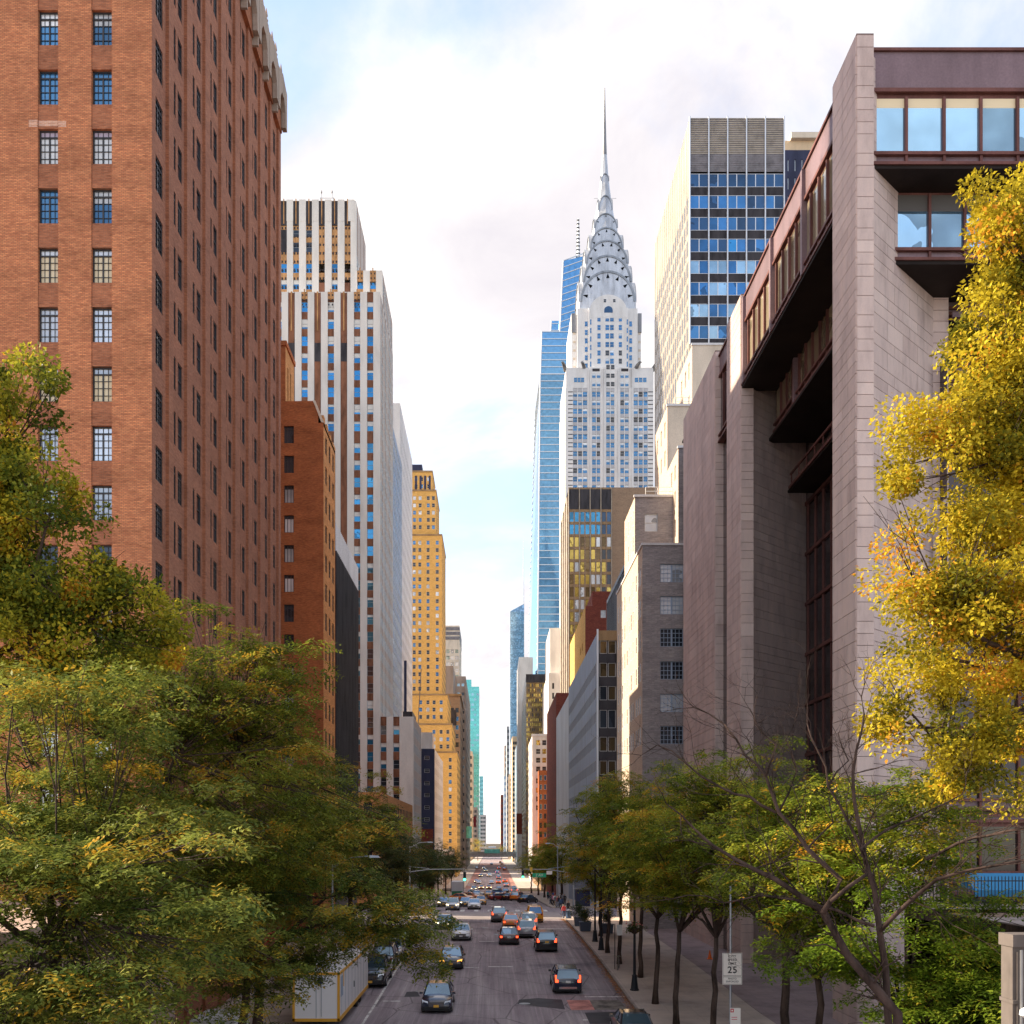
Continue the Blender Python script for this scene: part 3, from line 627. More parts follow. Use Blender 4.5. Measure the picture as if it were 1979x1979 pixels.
for c0, c1 in c3:
    cxm = (c0+c1)/2
    S.w.box(cxm-.64, cxm+.64, d3+.05, d3+.25, z3-5.5, z3-.1, 3); S.w.box(cxm-.1, cxm+.1, d3-.1, d3+.1, z3-5.2, z3+.4, 2)
    for q in range(11):
        for sx in (-.36, .36): S.w.box(cxm+sx-.16, cxm+sx+.16, d3+.16, d3+.245, z3-6.3-q*1.9, z3-5.8-q*1.9, 3)
for c in [-60.5] + [((c3[i][1]+c3[i+1][0])/2) for i in range(6)] + [x3-1.1]: S.w.box(c-.75, c+.75, d3-.06, d3, z3-4.6, z3+.25, 0)
# annex along the street
za = H((V0-1385)*k); ax = [((u0-U0)*k, (u1-U0)*k) for u0, u1 in ((735.5, 747), (760, 772))]
ar = rows_from(H((V0-1402)*k), 1.9, 3.6, 10)[::-1]
S.w.box(-23.4, BL, d+.05, 229, z0, za, 0, 'fr'); S.face(FR, d-.05, (-23.45, BL), (z0, za), ax, ar, .42, lambda i, j: random.choice(['sash:e', 'sash:b', 'sash:e']), 0, 1, .2)
S.face(LW, BL, (d-.05, 229), (z0, za), cols_even(d+1, 228, 7, 1.4), ar, .3, 'sash:e', 0, 1, .1, merge=True)
S.w.box(-23.3+4.6, BL-.2, d+.2, 216, za, za+1.1, 3)
S.done()
mast = thing('roof_antenna', 'small lattice antenna frame on the striped tower roof', 'antenna', ((629-U0)*k3, d3+2, z3))
b = MB(); xm = (629-U0)*k3
for sx in (-1.5, 1.5): b.tube([(xm+sx, d3+2, z3), (xm+sx, d3+2, z3+2.0)], .07, 5); b.tube([(xm+sx*.8, d3+2, z3+1.9), (xm+sx*.8, d3+2, z3+2.9)], .05, 5)
b.tube([(xm-1.6, d3+2, z3+1.9), (xm+1.7, d3+2, z3+1.9)], .06, 5); put('lattice', (b, ['steel_dark']), mast)
b = MB()
for sx in (-1.25, 1.15): b.lathe((xm+sx, d3+2, z3+2.9), [(.05, 0), (.2, .25), (.12, .7)], 7)
put('lamp_head', (b, ['steel_dark']), mast)
fl = thing('flag', 'small flag on an angled pole above the white annex', 'flag', (BL, 228, za))
b = MB(); b.tube([(BL-.5, 226, za+1), (BL+.2, 226, za+13.5)], .09, 5); put('pole', (b, ['steel_dark']), fl)
# slabs beyond the striped tower
T1 = Bldg('gridded_steel_tower', 'grey steel clad office tower with a tight window grid', ['white_panel', 'blue_panel'], base(-30, 245)); z0 = gz(245)-1
T1.block(-60, -23.6, 233.5, 257, z0, H(98), 'L', None, dict(cols=cols_even(234, 256.6, 9, 1.7), rows=rows_from(H(96), 2.0, 3.4, 30)[::-1], depth=.15, win=['glass_blue:frame_grey', 'glass_dark:frame_grey'], merge=True, m=1)); T1.done()
T2 = Bldg('pale_slab_tower', 'smooth pale slab tower rising behind the striped tower', ['white_panel', 'blue_panel'], base(-35, 275)); z0 = gz(275)-1
T2.w.box(-60, -26.2, 258, 298, z0, H(115), 1); T2.w.box(-26.2, -24.2, 258.3, 298, z0, H(114.6), 0)
T2.face(LW, -24.19, (258.4, 297.9), (z0+1, H(113)), cols_even(258.6, 297, 18, .5), rows_from(H(108), 1.9, 3.6, 30)[::-1], .2, 'dark', 0, merge=True); T2.done()
# navy corner building
NV = Bldg('navy_building', 'small navy painted building with white framed windows and pale street wall', ['navy_panel', 'white_panel', 'brick_maroon', 'white_brick'], base(-20, 290)); d = 282; k = d/FP; z0 = gz(d)-1; zt = H((V0-1447)*k)
NV.w.box(-30, BL, d+.05, 330, z0, zt, 3, 'f'); NV.face(FR, d, (-30, BL), (z0, zt), [((820-U0)*k, (830-U0)*k)], [(H((V0-v-7)*k), H((V0-v)*k)) for v in (1580, 1557, 1533, 1510, 1486, 1461)], .2, 'white', 0)
NV.w.box(-30, BL-.4, d-.03, d, z0, H((V0-1602)*k), 2); NV.w.box(-30, BL-.6, d+.5, d+8, zt, H((V0-1415)*k), 3)
NV.face(LW, BL+.01, (d+.1, 330), (z0, zt), cols_even(d+1, 329, 10, 1.4), rows_from(zt-2, 1.6, 3.4, 7)[::-1], .2, 'dark', 1, merge=True); NV.done()
sg = thing('street_sign_box', 'dark upright sign box rising above the white annex roof', 'sign', base(BL-2, 232)); b = MB(); b.box(BL-4.2, BL-3.6, 231, 231.6, gz(231), H(42)); put('sign_post', (b, ['navy_panel']), sg)
# golden setback tower
U = Bldg('golden_setback_tower', 'golden brown brick setback tower with stepped shoulders and paired windows', ['brick_gold', 'bronze', 'navy_panel', 'cream_stone'], base(-28, 455)); d = 440; k = d/FP; z0 = gz(d)-1
def ug(x0u, x1u, vt, vb, dep, dy, cu):
    x0, x1 = (x0u-U0)*k, (x1u-U0)*k; zt, zb = H((V0-vt)*k), H((V0-vb)*k) if vb else z0
    n = int((zt-zb-2)/3.3)
    U.block(x0, x1, d+dy, d+dep, zb, zt, 'L', dict(cols=[((u-3-U0)*k, (u+3-U0)*k) for u in cu], rows=rows_from(zt-2.2, 1.8, 3.3, n)[::-1], depth=.3, win=['white', 'white', 'white:p', 'white:b']),
            dict(cols=cols_even(d+dy+1, d+dep-1, max(2, int((dep-dy)/4)), 1.4), rows=rows_from(zt-2.2, 1.8, 3.3, n)[::-1], depth=.3, win='dark', merge=True))
    U.w.box(x0, x1+.25, d+dy-.2, d+dep, zt, zt+.7, 1)
ug(780, 833, 898, 985, 30, 9, (801, 812, 826)); ug(780, 841, 940, 1030, 34, 6, (799, 810, 826, 836)); ug(780, 853, 1030, 1345, 40, 4, (799, 810, 826, 844))
ug(790, 864, 1342, 1405, 42, 3, (812, 826, 838, 852)); ug(790, 873, 1400, 1460, 44, 2, (838, 852, 865)); ug(830, 883, 1455, None, 46, 0, (847, 870))
for i in range(4): U.w.box((799+i*9-U0)*k, (803+i*9-U0)*k, d+8.9, d+9.0, H((V0-975)*k), H((V0-905)*k), 2)
U.w.box((780-U0)*k, (812-U0)*k, d+12, d+26, H((V0-898)*k), H((V0-878)*k), 2)
U.done()
X = Bldg('low_shopfront_block', 'low brown shopfront block before the golden tower', ['taupe', 'dark_panel'], base(-22, 380)); X.block(-34, BL-.2, 331, 439, gz(380)-3, H(-4.5), 'L', dict(cols=cols_even(-33, -17, 5, 1.8), rows=[(H(-9), H(-6.5)), (H(-15), H(-11))], depth=.2, win='dark'), dict(cols=cols_even(332, 438, 20, 3.2), rows=[(H(-9), H(-6.5)), (H(-15), H(-11))], depth=.2, win='dark', merge=True)); X.done()
def tower(name, label, u0, u1, vt, d, side, mats, dep, F=None, S=None, x_line=None, floors=None, cat='building'):
    k = d/FP; x0, x1 = (u0-U0)*k, (u1-U0)*k; z0 = gz(d)-2; zt = H((V0-vt)*k)
    t = Bldg(name, label, mats, base((x0+x1)/2, d+dep/2), cat)
    ph = floors or 3.8; n = int((zt-z0-3)/ph)
    f = dict(cols=cols_even(x0+.3, x1-.3, F[0], F[1]), rows=rows_from(zt-F[3], F[2], ph, n)[::-1], depth=.25, win=F[4], sm=F[5], sd=F[6], merge=F[7]) if F else None
    s_ = dict(cols=cols_even(d+.5, d+dep-.5, S[0], S[1]), rows=rows_from(zt-S[3], S[2], ph, n)[::-1], depth=.25, win=S[4], sm=S[5], sd=S[6], merge=True) if S else None
    t.block(x0, x1, d, d+dep, z0, zt, side, f, s_); return t
V1 = tower('banded_tower', 'pale bronze tower with dark banded top and light blue windows', 852, 888, 1209, 620, 'L', ['cream_stone', 'bronze', 'grey_louver'], 40, (4, 2.2, 2.4, 15, ['glass_steelblue:frame_white', 'glass_pale:frame_white'], 0, 0, False), (8, 2.4, 2.4, 15, 'glass_steelblue:frame_white', 0, 0), floors=4.0)
for i in range(3): V1.w.box((852-U0)*620/FP, (888-U0)*620/FP+.15, 619.8, 659, H((V0-1212-9*i)*620/FP)-2.0, H((V0-1212-9*i)*620/FP), 2)
V1.done()
V2 = tower('taupe_block', 'taupe masonry block with blank upper walls and dark slots', 846, 876, 1287, 524, 'L', ['taupe', 'dark_panel'], 30, None, None); V2.done()
V3 = tower('taupe_corner_block', 'grey brown corner block with strip windows below its parapet', 846, 900, 1307, 560, 'L', ['taupe', 'dark_panel'], 120, (6, 1.6, 1.7, 4, ['dark', 'glass_steelblue'], 0, 0, False), (20, 2.0, 1.8, 4, 'dark', 0, 0), floors=5.2); V3.done()
V4 = tower('brown_ornate_building', 'brown masonry building with ornate cornice and arched openings', 850, 889, 1345, 500, 'L', ['brick_brown', 'bronze', 'dark_panel'], 52, (4, 1.7, 2.4, 6, ['dark', 'white', 'glass_blue'], 0, 0, False), (9, 1.6, 2.4, 6, 'dark', 0, 0), floors=4.4)
k = 500/FP; V4.w.box((850-U0)*k, (889-U0)*k+.8, 499.3, 553, H((V0-1345)*k), H((V0-1345)*k)+1.0, 1)
V4.w.box((862-U0)*k, (882-U0)*k, 499.6, 500, H((V0-1402)*k), H((V0-1372)*k), 2); V4.done()
V5 = tower('small_cream_tower', 'small sunlit cream stone building before the teal tower', 895, 913, 1452, 880, 'L', ['far_cream', 'bronze'], 60, (3, 2.2, 3, 4, ['dark', 'glass_bronze'], 0, 0, False), (8, 2, 3, 4, 'dark', 0, 0), floors=7); V5.done()
TE = tower('teal_glass_tower', 'teal glass office tower far along the street', 896, 926, 1327, 1200, 'L', ['glass_teal', 'frame_alu', 'glass_steelblue'], 60, (6, 2.4, 2.6, 2, ['glass_teal:frame_alu', 'glass_teal:frame_alu', 'glass_steelblue:frame_alu'], 0, 0, False), (9, 5.0, 2.6, 2, 'glass_dark:frame_alu', 2, 0), floors=6.2)
k = 1200/FP; TE.w.box((896-U0)*k, (911-U0)*k, 1202, 1250, H((V0-1327)*k), H((V0-1313)*k), 0); TE.done()
FB = tower('far_blue_tower', 'slim pale blue tower at the far end of the street', 925, 934, 1500, 1600, 'L', ['glass_steelblue', 'frame_alu'], 60, (3, 2.0, 3.0, 3, 'glass_steelblue:frame_alu', 0, 0, True), None, floors=7); FB.done()
FB = tower('far_grey_block', 'low grey block at the far end of the street', 928, 939, 1575, 1500, 'L', ['far_grey', 'taupe'], 80, (3, 2.0, 3.0, 3, 'dark', 0, 0, True), None, floors=6); FB.done()
FB = tower('far_brown_block', 'narrow brown block beside the far street trees', 912, 922, 1560, 1000, 'L', ['taupe', 'bronze'], 120, (2, 2.0, 2.6, 3, 'dark', 0, 0, True), None, floors=5); FB.done()
# ---------------------------------------------------------------- right side: stone and weathered-steel headquarters
FX, ZF = 19.5, 42.7                                   # street plane and parapet height (above the camera)
Fo = thing('stone_headquarters', 'brown granite office building with weathered steel window bands cantilevered between stone piers', 'building', (26, 76, gz(76)))
pieces = []                                           # (weight, MB-local origin, ux, w, h, thickness, normal)
def stonewall(p0, p1, z0, z1, wide, seed, weight, course=0.645):
    """stones laid on the vertical face from p0 to p1 (left to right seen from outside)"""
    rg = random.Random(seed); dx, dy = p1[0]-p0[0], p1[1]-p0[1]; Ln = math.hypot(dx, dy); ux = (dx/Ln, dy/Ln)
    z = z1; i = 0
    while z > z0 + .05:
        h = course if rg.random() < .76 else course*1.6
        h = min(h, z - z0); a_ = 0.0; n = max(1, round(Ln/wide)); cuts = [0] + [Ln*(j + (0 if n == 1 else (.33 if i % 2 else -.12)))/n for j in range(1, n)] + [Ln]
        for c0, c1 in zip(cuts, cuts[1:]):
            if c1-c0 > .05: pieces.append((weight*(c1-c0)*h, (p0[0]+ux[0]*c0, p0[1]+ux[1]*c0, z-h), ux, c1-c0, h))
        z -= h; i += 1
core = MB()
def pier(x0, x1, y0, y1, z0, z1, seed, wF, wS, wide=1.75):
    core.box(x0+.05, x1, y0+.05, y1, z0, z1-.02); core.box(x0, x1, y0, y1, z1-.02, z1+.12)
    stonewall((x0, y0), (x1, y0), z0, z1, 2.0, seed, wF); stonewall((x0, y1), (x0, y0), z0, z1, wide, seed+1, wS)
zg = gz(60) - .3
pier(FX, FX+.92, 52.6, 56.2, zg, H(43.0), 1, 3, 1.0)
pier(FX, FX+.98, 77.0, 81.5, zg, H(42.6), 3, .8, .25, 2.2)
pier(FX, FX+.8, 85.9, 100.0, zg, H(42.6), 5, .3, .16, 2.4)
# diagonal walls (splayed corners)
def diag(p0, p1, z0, z1, seed, w):
    stonewall(p0, p1, z0, z1, 1.7, seed, w); n = Vector((p1[1]-p0[1], -(p1[0]-p0[0]))).normalized()*-.06
    a_, b_ = (p0[0]+n.x, p0[1]+n.y), (p1[0]+n.x, p1[1]+n.y); core.quad((a_[0], a_[1], z0), (b_[0], b_[1], z0), (b_[0], b_[1], z1), (a_[0], a_[1], z1))
diag((FX+.92, 52.75), (25.96, 57.95), zg, H(42), 7, .9)
stonewall((25.96, 57.95), (26.9, 57.95), zg, H(42), 2, 8, .8); core.box(26.0, 26.9, 58.0, 60, zg, H(42))
diag((FX+.98, 77.15), (26.35, 82.6), zg, H(42), 9, .3)
put('core_wall', (core, ['ford_joint']), Fo)
_sm = {}
def stonebox(w, h, g=.03):
    b = MB(); b.box(g/2, w-g/2, -.045, .03, g/2, h-g/2, 0, 'k'); return b
pieces.sort(key=lambda p: -p[0])
rest = MB()
for i, (wt, o, ux, w, h) in enumerate(pieces):
    th = math.atan2(ux[1], ux[0])
    if i < 300:
        key = (round(w, 2), round(h, 2))
        if key not in _sm: _sm[key] = stonebox(w, h).mesh('stone_block', ['ford_stone'])
        put('stone_block', _sm[key], Fo, o, th)
    else: rest.add(stonebox(w, h), Matrix.Translation(o) @ Matrix.Rotation(th, 4, 'Z'))
tag(put('small_stone_blocks', (rest, ['ford_stone']), Fo), kind='stuff')
glass('ford_glass', (0.30, 0.52, 0.74), 0.75, 0.03, .008)
simple('ford_blind', (0.86, 0.70, 0.46), .6); simple('ford_shade', (0.10, 0.09, 0.085), .6)
glass('ford_glass_warm', (0.34, 0.29, 0.20), .35, .06, .01)
glass('ford_glass_dark', (0.05, 0.04, 0.045), .35, .08, .01)
def band(n, plane, a0, a1, zt, zb, fascia, cols, glassm, blind=None, rail=True, name='window_band', fl=None):
    """a steel-framed storey: top fascia (girder), glass panes, double sill rail. n = FR or RW; a along x or y."""
    fr = MB()
    def bx(u0, u1, o0, o1, z0, z1, m=0):              # o: distance behind the face
        if n == FR: fr.box(u0, u1, plane+o0, plane+o1, z0, z1, m)
        else: fr.box(plane+o0, plane+o1, u0, u1, z0, z1, m)
    if fascia:
        bx(a0, a1, 0, .5, zt-.16, zt); bx(a0, a1, .12, .4, zt-fascia+.2, zt-.16, 1); bx(a0, a1, .02, .5, zt-fascia, zt-fascia+.2)
    zg1 = zt-fascia-(.25 if fascia else .15); bx(a0, a1, .25, .5, zg1, zt-fascia)
    bx(a0, a1, -.02, .45, zb+.55, zb+.72); bx(a0, a1, .2, .4, zb+.16, zb+.55, 1 if rail else 0); bx(a0, a1, -.05, .45, zb, zb+.16)
    if n != FR:                                       # stiffener columns carried past the sill on the street side
        for c in fl or (): bx(c-.16, c+.16, -.10, .3, zb+.02, zt-.2, 1)
    for c in cols[1:-1]: bx(c-.07, c+.07, .05, .35, zb+.16, zg1)
    p = put(name, (fr, ['corten', 'corten_face']), Fo)
    for c0, c1 in zip(cols, cols[1:]):
        g = MB(); z0_, z1_ = zb+.72, zg1; zc = z1_-(z1_-z0_)*(blind[1] if blind else 0)
        def q(z0, z1, m):
            if n == FR: g.quad((c0+.06, plane+.22, z0), (c1-.06, plane+.22, z0), (c1-.06, plane+.22, z1), (c0+.06, plane+.22, z1), m)
            else: g.quad((plane+.22, c1-.06, z0), (plane+.22, c0+.06, z0), (plane+.22, c0+.06, z1), (plane+.22, c1-.06, z1), m)
        q(z0_, zc, 0)
        if blind: q(zc, z1_, 1)
        put('pane', (g, [glassm, blind[0] if blind else glassm]), p)
    return p
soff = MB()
k = 52.9/FP
band(FR, 52.75, FX+.92, 40, H(42.5), H(36.2), 2.35, [(u-U0)*k for u in (1688, 1751, 1824, 1895, 1966, 2037, 2108, 2180, 2250, 2320)], 'ford_glass', ('ford_blind', .17))
k = 54.6/FP
band(FR, 54.5, 22.05, 40, H(36.0), H(32.1), 0, [(u-U0)*k for u in (1719.5, 1797, 1865, 1935, 2005, 2075, 2150, 2230)], 'ford_glass', ('ford_shade', .30))
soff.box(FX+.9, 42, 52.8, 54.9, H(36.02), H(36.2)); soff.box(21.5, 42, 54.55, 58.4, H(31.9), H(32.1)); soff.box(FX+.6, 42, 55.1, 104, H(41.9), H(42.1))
k = 58.3/FP                                           # recessed storeys in the splayed corner
for z in (31.6, 27.3, 23.0, 18.7, 14.4, 10.1, 5.8, 1.5, -2.8):
    band(FR, 58.3, 26.9, 42, H(z), H(z-4.1), .5, [26.9, 29.0, 31.3, 33.6, 36, 38.5, 42], 'ford_glass_dark', None)
bl = MB(); bl.box(26.95, 42, 57.5, 57.62, H(30.55), H(30.85)); bl.box(26.95, 42, 57.45, 58.3, H(29.2), H(29.62))
for i in range(9): bl.box(28.2+i*1.5, 28.35+i*1.5, 57.52, 57.6, H(29.6), H(30.6))
put('corner_balcony', (bl, ['corten_face']), Fo)
# street side, stepping back storey by storey
fl = [62.6, 70.0]
sc = [56.2+i*1.48 for i in range(15)]
band(RW, FX+.05, 56.2, 77.0, H(42.3), H(35.5), 2.2, sc, 'ford_glass_warm', None, True, fl=[61.9, 68.9, 76.4])
band(RW, 22.2, 54.9, 77.6, H(35.6), H(32.05), 0, [55+i*1.5 for i in range(16)], 'ford_glass_warm', None, True, fl=[72.2])
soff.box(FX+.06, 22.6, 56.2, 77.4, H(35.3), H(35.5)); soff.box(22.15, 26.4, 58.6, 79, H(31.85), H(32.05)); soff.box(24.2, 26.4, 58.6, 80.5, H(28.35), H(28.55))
bl = MB(); bl.box(24.2, 24.34, 58.6, 80.0, H(29.6), H(29.76)); bl.box(24.1, 24.45, 58.6, 80.0, H(28.5), H(28.72))
for i in range(12): bl.box(24.22, 24.30, 58.7+i*1.9, 58.78+i*1.9, H(28.7), H(29.62))
put('balcony_rail', (bl, ['corten']), Fo)
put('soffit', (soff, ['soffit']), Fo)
gw = MB()                                             # tall glass wall of the courtyard
for j in range(10):
    z = H(28.2) - j*4.2; gw.box(26.2, 26.5, 59, 82.6, z-.28, z)
for i in range(13): gw.box(26.25, 26.45, 59.1+i*1.9, 59.24+i*1.9, zg, H(28.3))
cw_ = put('courtyard_frame', (gw, ['corten']), Fo)
for j in range(9):
    z = H(28.2) - j*4.2; g = MB(); g.quad((26.38, 82.5, z-4.2), (26.38, 57, z-4.2), (26.38, 57, z-.28), (26.38, 82.5, z-.28)); put('pane', (g, ['ford_glass_dark']), cw_)
rb = MB(); rb.box(26.6, 60, 58.9, 102.9, zg, H(42.0)); rb.box(FX+.9, 26.8, 83.2, 102.9, zg, H(42.1)); put('inner_block', (rb, ['ford_joint']), Fo)
# slot between the second and third stone walls
band(RW, FX+.25, 81.5, 85.9, H(42.3), H(34.6), 2.0, [81.5, 83, 84.4, 85.9], 'ford_glass_dark', None)
sl = MB(); sl.quad((FX+.7, 85.9, zg), (FX+.7, 81.5, zg), (FX+.7, 81.5, H(34.6)), (FX+.7, 85.9, H(34.6))); sl.box(FX+.5, FX+.7, 83.5, 83.8, zg, H(34.6)); put('slot_glazing', (sl, ['ford_glass_dark']), Fo)

# stepped beige brick building
Bg = Bldg('stepped_beige_building', 'beige brick building stepping up in terraces with multi-pane windows', ['brick_grey', 'brick_beige', 'white_panel', 'cream_stone'], base(24, 112)); z0 = gz(110)-1
k = 103/FP; zt = H(30.8)
fr_ = [(H((V0-v-35)*k), H((V0-v)*k)) for v in (1403, 1341, 1278, 1214.5, 1152, 1090)]
Bg.block(BR, 40, 103, 124, z0, zt, 'R', dict(cols=[((1276-U0)*k, (1320.5-U0)*k)], rows=fr_, depth=.18, win=lambda i, j: ['grid', 'grid:b', 'grid', 'grid', 'grid:b', 'grid:b'][j]),
         dict(cols=[(104.1, 104.9), (105.5, 106.3), (107.0, 107.8), (109.4, 110.2), (110.9, 111.7), (112.4, 113.2), (114.2, 115.0), (116.2, 117.0), (118.2, 119.0), (120.2, 121.0), (122.0, 122.8)], rows=[(a_-.0, b_) for a_, b_ in fr_], depth=.05, win=['white:p', 'white:p', 'white'], m=1))
Bg.w.box(BR-.12, 40, 102.88, 103.25, zt, zt+.22, 2); Bg.w.box(BR-.12, BR+.2, 103.25, 124, zt, zt+.22, 2)
k = 108.6/FP
Bg.block(BR+.02, 40, 108.6, 117, zt, H(37.8), 'R', dict(cols=[((1246-U0)*k, (1271-U0)*k)], rows=[(H((V0-1027)*k), H((V0-993)*k))], depth=.15, win='white:p'),
         dict(cols=[(109.4, 110.2), (111.2, 112.0), (113.2, 114.0), (115.4, 116.2)], rows=[(H(32.0), H(33.9)), (H(35.0), H(36.7))], depth=.05, win='white:p', m=1))
Bg.w.box(BR-.1, 40, 108.45, 108.8, H(37.8), H(38.05), 2)
Bg.block(20, 42, 105.6, 119, zt, H(42.0), 'R', None, dict(cols=[(107, 107.8), (109, 109.8)], rows=[(H(33), H(34.9)), (H(36.2), H(38.0)), (H(39.2), H(40.8))], depth=.15, win='white:p', m=1))
Bg.w.box(19.9, 42, 105.45, 105.8, H(42), H(42.25), 2)
Bg.block(20.03, 44, 112.4, 120.5, H(42.0), H(49.5), 'R', dict(cols=[], rows=[], m=3), dict(cols=[(113.5, 114.3), (116, 116.8), (118.5, 119.3)], rows=[(H(43.2), H(45)), (H(46.5), H(48.3))], depth=.15, win='white:p', m=1))
Bg.w.box(19.95, 44, 112.25, 112.6, H(49.5), H(49.75), 2)
Bg.block(24, 46, 118, 128, H(40), H(59.3), 'R', dict(cols=[], rows=[], m=3), dict(cols=[(119.4, 120.2), (121.6, 122.4), (124, 124.8)], rows=[(H(44), H(46)), (H(48), H(50)), (H(52), H(54)), (H(56), H(58))], depth=.15, win='white:p', m=1))
Bg.w.box(23.9, 46, 117.9, 118.2, H(59.3), H(59.55), 2)
Bg.done()
for x0, x1, y, z in ((21.0, 27, 103.3, 31.05), (17.0, 25.0, 108.9, 38.05), (21, 30, 112.8, 49.75)):
    rl = thing('roof_rail', {31.05: 'thin pipe rail along the lowest beige terrace over the multi-pane windows', 38.05: 'thin pipe rail on the beige block with one white window', 49.75: 'thin pipe rail on the high beige terrace under the slab tower'}[z], 'railing', (x0, y, H(z))); b = MB()
    for q in range(7): b.tube([(x0+(x1-x0)*q/6, y, H(z)), (x0+(x1-x0)*q/6, y, H(z)+.95)], .03, 4)
    for zz in (.5, .95): b.tube([(x0, y, H(z)+zz), (x1, y, H(z)+zz)], .03, 4)
    put('pipe', (b, ['frame_white']), rl)
# slab with blue window bands
k = 171/FP; d = 171; xl = (1333-U0)*k; xr = (1515-U0)*k
Fb = Bldg('glass_slab_tower', 'slab tower with blue window bands between white mullions and tan louvred top', ['tan_metal', 'grey_louver', 'cream_stone', 'slab_panel', 'dark_panel'], base(42, 190)); z0 = gz(d)-1
rw = rows_from(H((V0-335.5)*k), 25.5*k, 41.9*k, 9); zt = H((V0-228)*k); zm = H((V0-332)*k); zb = H((V0-666)*k)
Fb.w.box(xl, xr, d+.3, 208, z0, zt, 0, 'lf')
Fb.w.quad((xl, d, zm), (xr, d, zm), (xr, d, zt), (xl, d, zt), 0); Fb.w.quad((xl, d-.02, zm), (xr, d-.02, zm), (xr, d-.02, H((V0-299)*k)), (xl, d-.02, H((V0-299)*k)), 1)
Fb.w.box(xl, xr, d, d+.3, z0, zb, 2)
bay = (xr-xl)/5
for z0_, z1_ in rw:
    for i in range(5): Fb.w.quad((xl+bay*i, d+.12, z0_-16.5*k), (xl+bay*(i+1), d+.12, z0_-16.5*k), (xl+bay*(i+1), d+.12, z0_), (xl+bay*i, d+.12, z0_), 4)
pan = []
for j, (z0_, z1_) in enumerate(rw[:8]):
    for i in range(10):
        kind = 'glass_deep:frame_alu' if j == 0 else ('glass_bright:frame_alu' if (i, j) == (4, 3) else random.choice(['glass_blue:frame_alu', 'glass_blue:frame_alu', 'glass_steelblue:frame_alu'] if j > 3 else ['glass_blue:frame_alu', 'glass_deep:frame_alu', 'glass_blue:frame_alu']))
        Fb.wins.append((False, kind, bay/2, z1_-z0_, Vector((xl+bay*(i+.5)/2, d+.1, z0_)), 0.0))
Fb.face(RW, xl, (d, 208), (z0, zt), [], [], .35, None, 3)
b = MB()
for i in range(16):
    y = d+1+(206-d)/16*(i+.5); 
    for q in range(28): b.box(xl-.03, xl+.05, y-.55, y+.55, H(8)+q*3.78, H(8)+q*3.78+2.6, 0)
Fb.done()
tag(put('glazing', (b, ['glass_dark']), Fb.t), kind='stuff')
mu = MB()
for i in range(6):
    m_ = MB(); m_.box(xl+bay*i-.10, xl+bay*i+.10, d-.25, d+.12, zb, zt+.2); put('mullion', (m_, ['frame_alu']), Fb.t)
for i in range(17):
    y = d+1+(206-d)/16*i; m_ = MB(); m_.box(xl-.07, xl, y-.10, y+.10, z0+8, zt); put('mullion', (m_, ['cream_stone']), Fb.t)
lv = MB()
for q in range(24): z = zm+.3+q*(zt-zm)/24.5; lv.box(xl, xr, d-.06, d-.01, z, z+.12)
put('louvers', (lv, ['grey_louver']), Fb.t, kind='stuff')
tower('dark_rear_tower', 'dark glass tower with tan rooftop plant behind the slab tower', 1514, 1600, 290, 215, 'R', ['navy_panel', 'tan_metal'], 30, (6, .25, 2.6, 2, 'glass_pale:frame_alu', 0, 0, True), None, floors=4).done()
t = thing('rooftop_plant', 'tan rooftop plant room with flat canopy above the dark tower', 'plant room', px(1560, 290, 218)); b = MB(); k = 218/FP
b.box((1516-U0)*k, (1600-U0)*k, 218, 232, H((V0-290)*k), H((V0-272)*k), 0); b.box((1527-U0)*k, (1600-U0)*k, 217, 232, H((V0-272)*k), H((V0-261)*k), 1); put('plant_room', (b, ['far_cream', 'cream_stone']), t)
# long blue-grey curtain wall
d = 145.6; k = d/FP
G = Bldg('curtain_wall_building', 'long low office building with blue-grey panel facade and black glass end', ['blue_panel', 'pale_blue_panel', 'dark_panel', 'frame_alu', 'bronze'], base(24, 190)); z0 = gz(160)-3; zt = H(30.9)
G.w.box(BR, 40, 202, 241, z0, zt-1.2, 1); G.w.box(BR, 40, d+.3, 202, z0, zt, 0, 'lf')
fw = [(v0, v1) for v0, v1 in ((1238, 1263), (1281, 1308), (1326, 1353), (1372, 1407), (1424, 1452), (1470, 1497))]
G.face(FR, d, (BR, 40), (z0, zt), [((1159-U0)*k, (1173.5-U0)*k), ((1175.5-U0)*k, (1190-U0)*k), ((1192-U0)*k, (1206-U0)*k)], [(H((V0-b_)*k), H((V0-a_)*k)) for a_, b_ in fw[::-1]], .15, ['glass_bronze:frame_white', 'glass_bronze:frame_white', 'glass_dark:frame_white'], 2)
G.w.box(BR-.25, BR, d-.2, d+.05, z0, zt+.2, 3); G.w.box(BR, 40, d-.12, d, H((V0-1238)*k), zt, 4)
gr = [(H(z), H(z)+1.7) for z in (-4.5, -.8, 2.9, 6.6, 10.3, 14.0, 17.7, 21.4, 25.1)]
G.face(RW, BR, (d, 202), (z0, zt), cols_even(d+.8, 201.5, 27, 1.15), gr, .12, ['glass_steelblue:frame_grey', 'glass_deep:frame_grey', 'glass_dark:frame_grey'], 0, merge=True)
pn = MB()
for i in range(28): y = d+.8+(201.5-d-.8)/27*i; pn.box(BR-.05, BR, y-.05, y+.05, z0, zt, 0)
put('ribs', (pn, ['frame_grey']), G.t, kind='stuff')
G.block(24, 44, 176, 206, H(25), H(50), 'R', None, dict(cols=cols_even(176.3, 205.7, 16, 1.45), rows=[(H(33), H(49.2))], depth=.2, win='glass_deep:frame_alu'), m=2)
G.done()
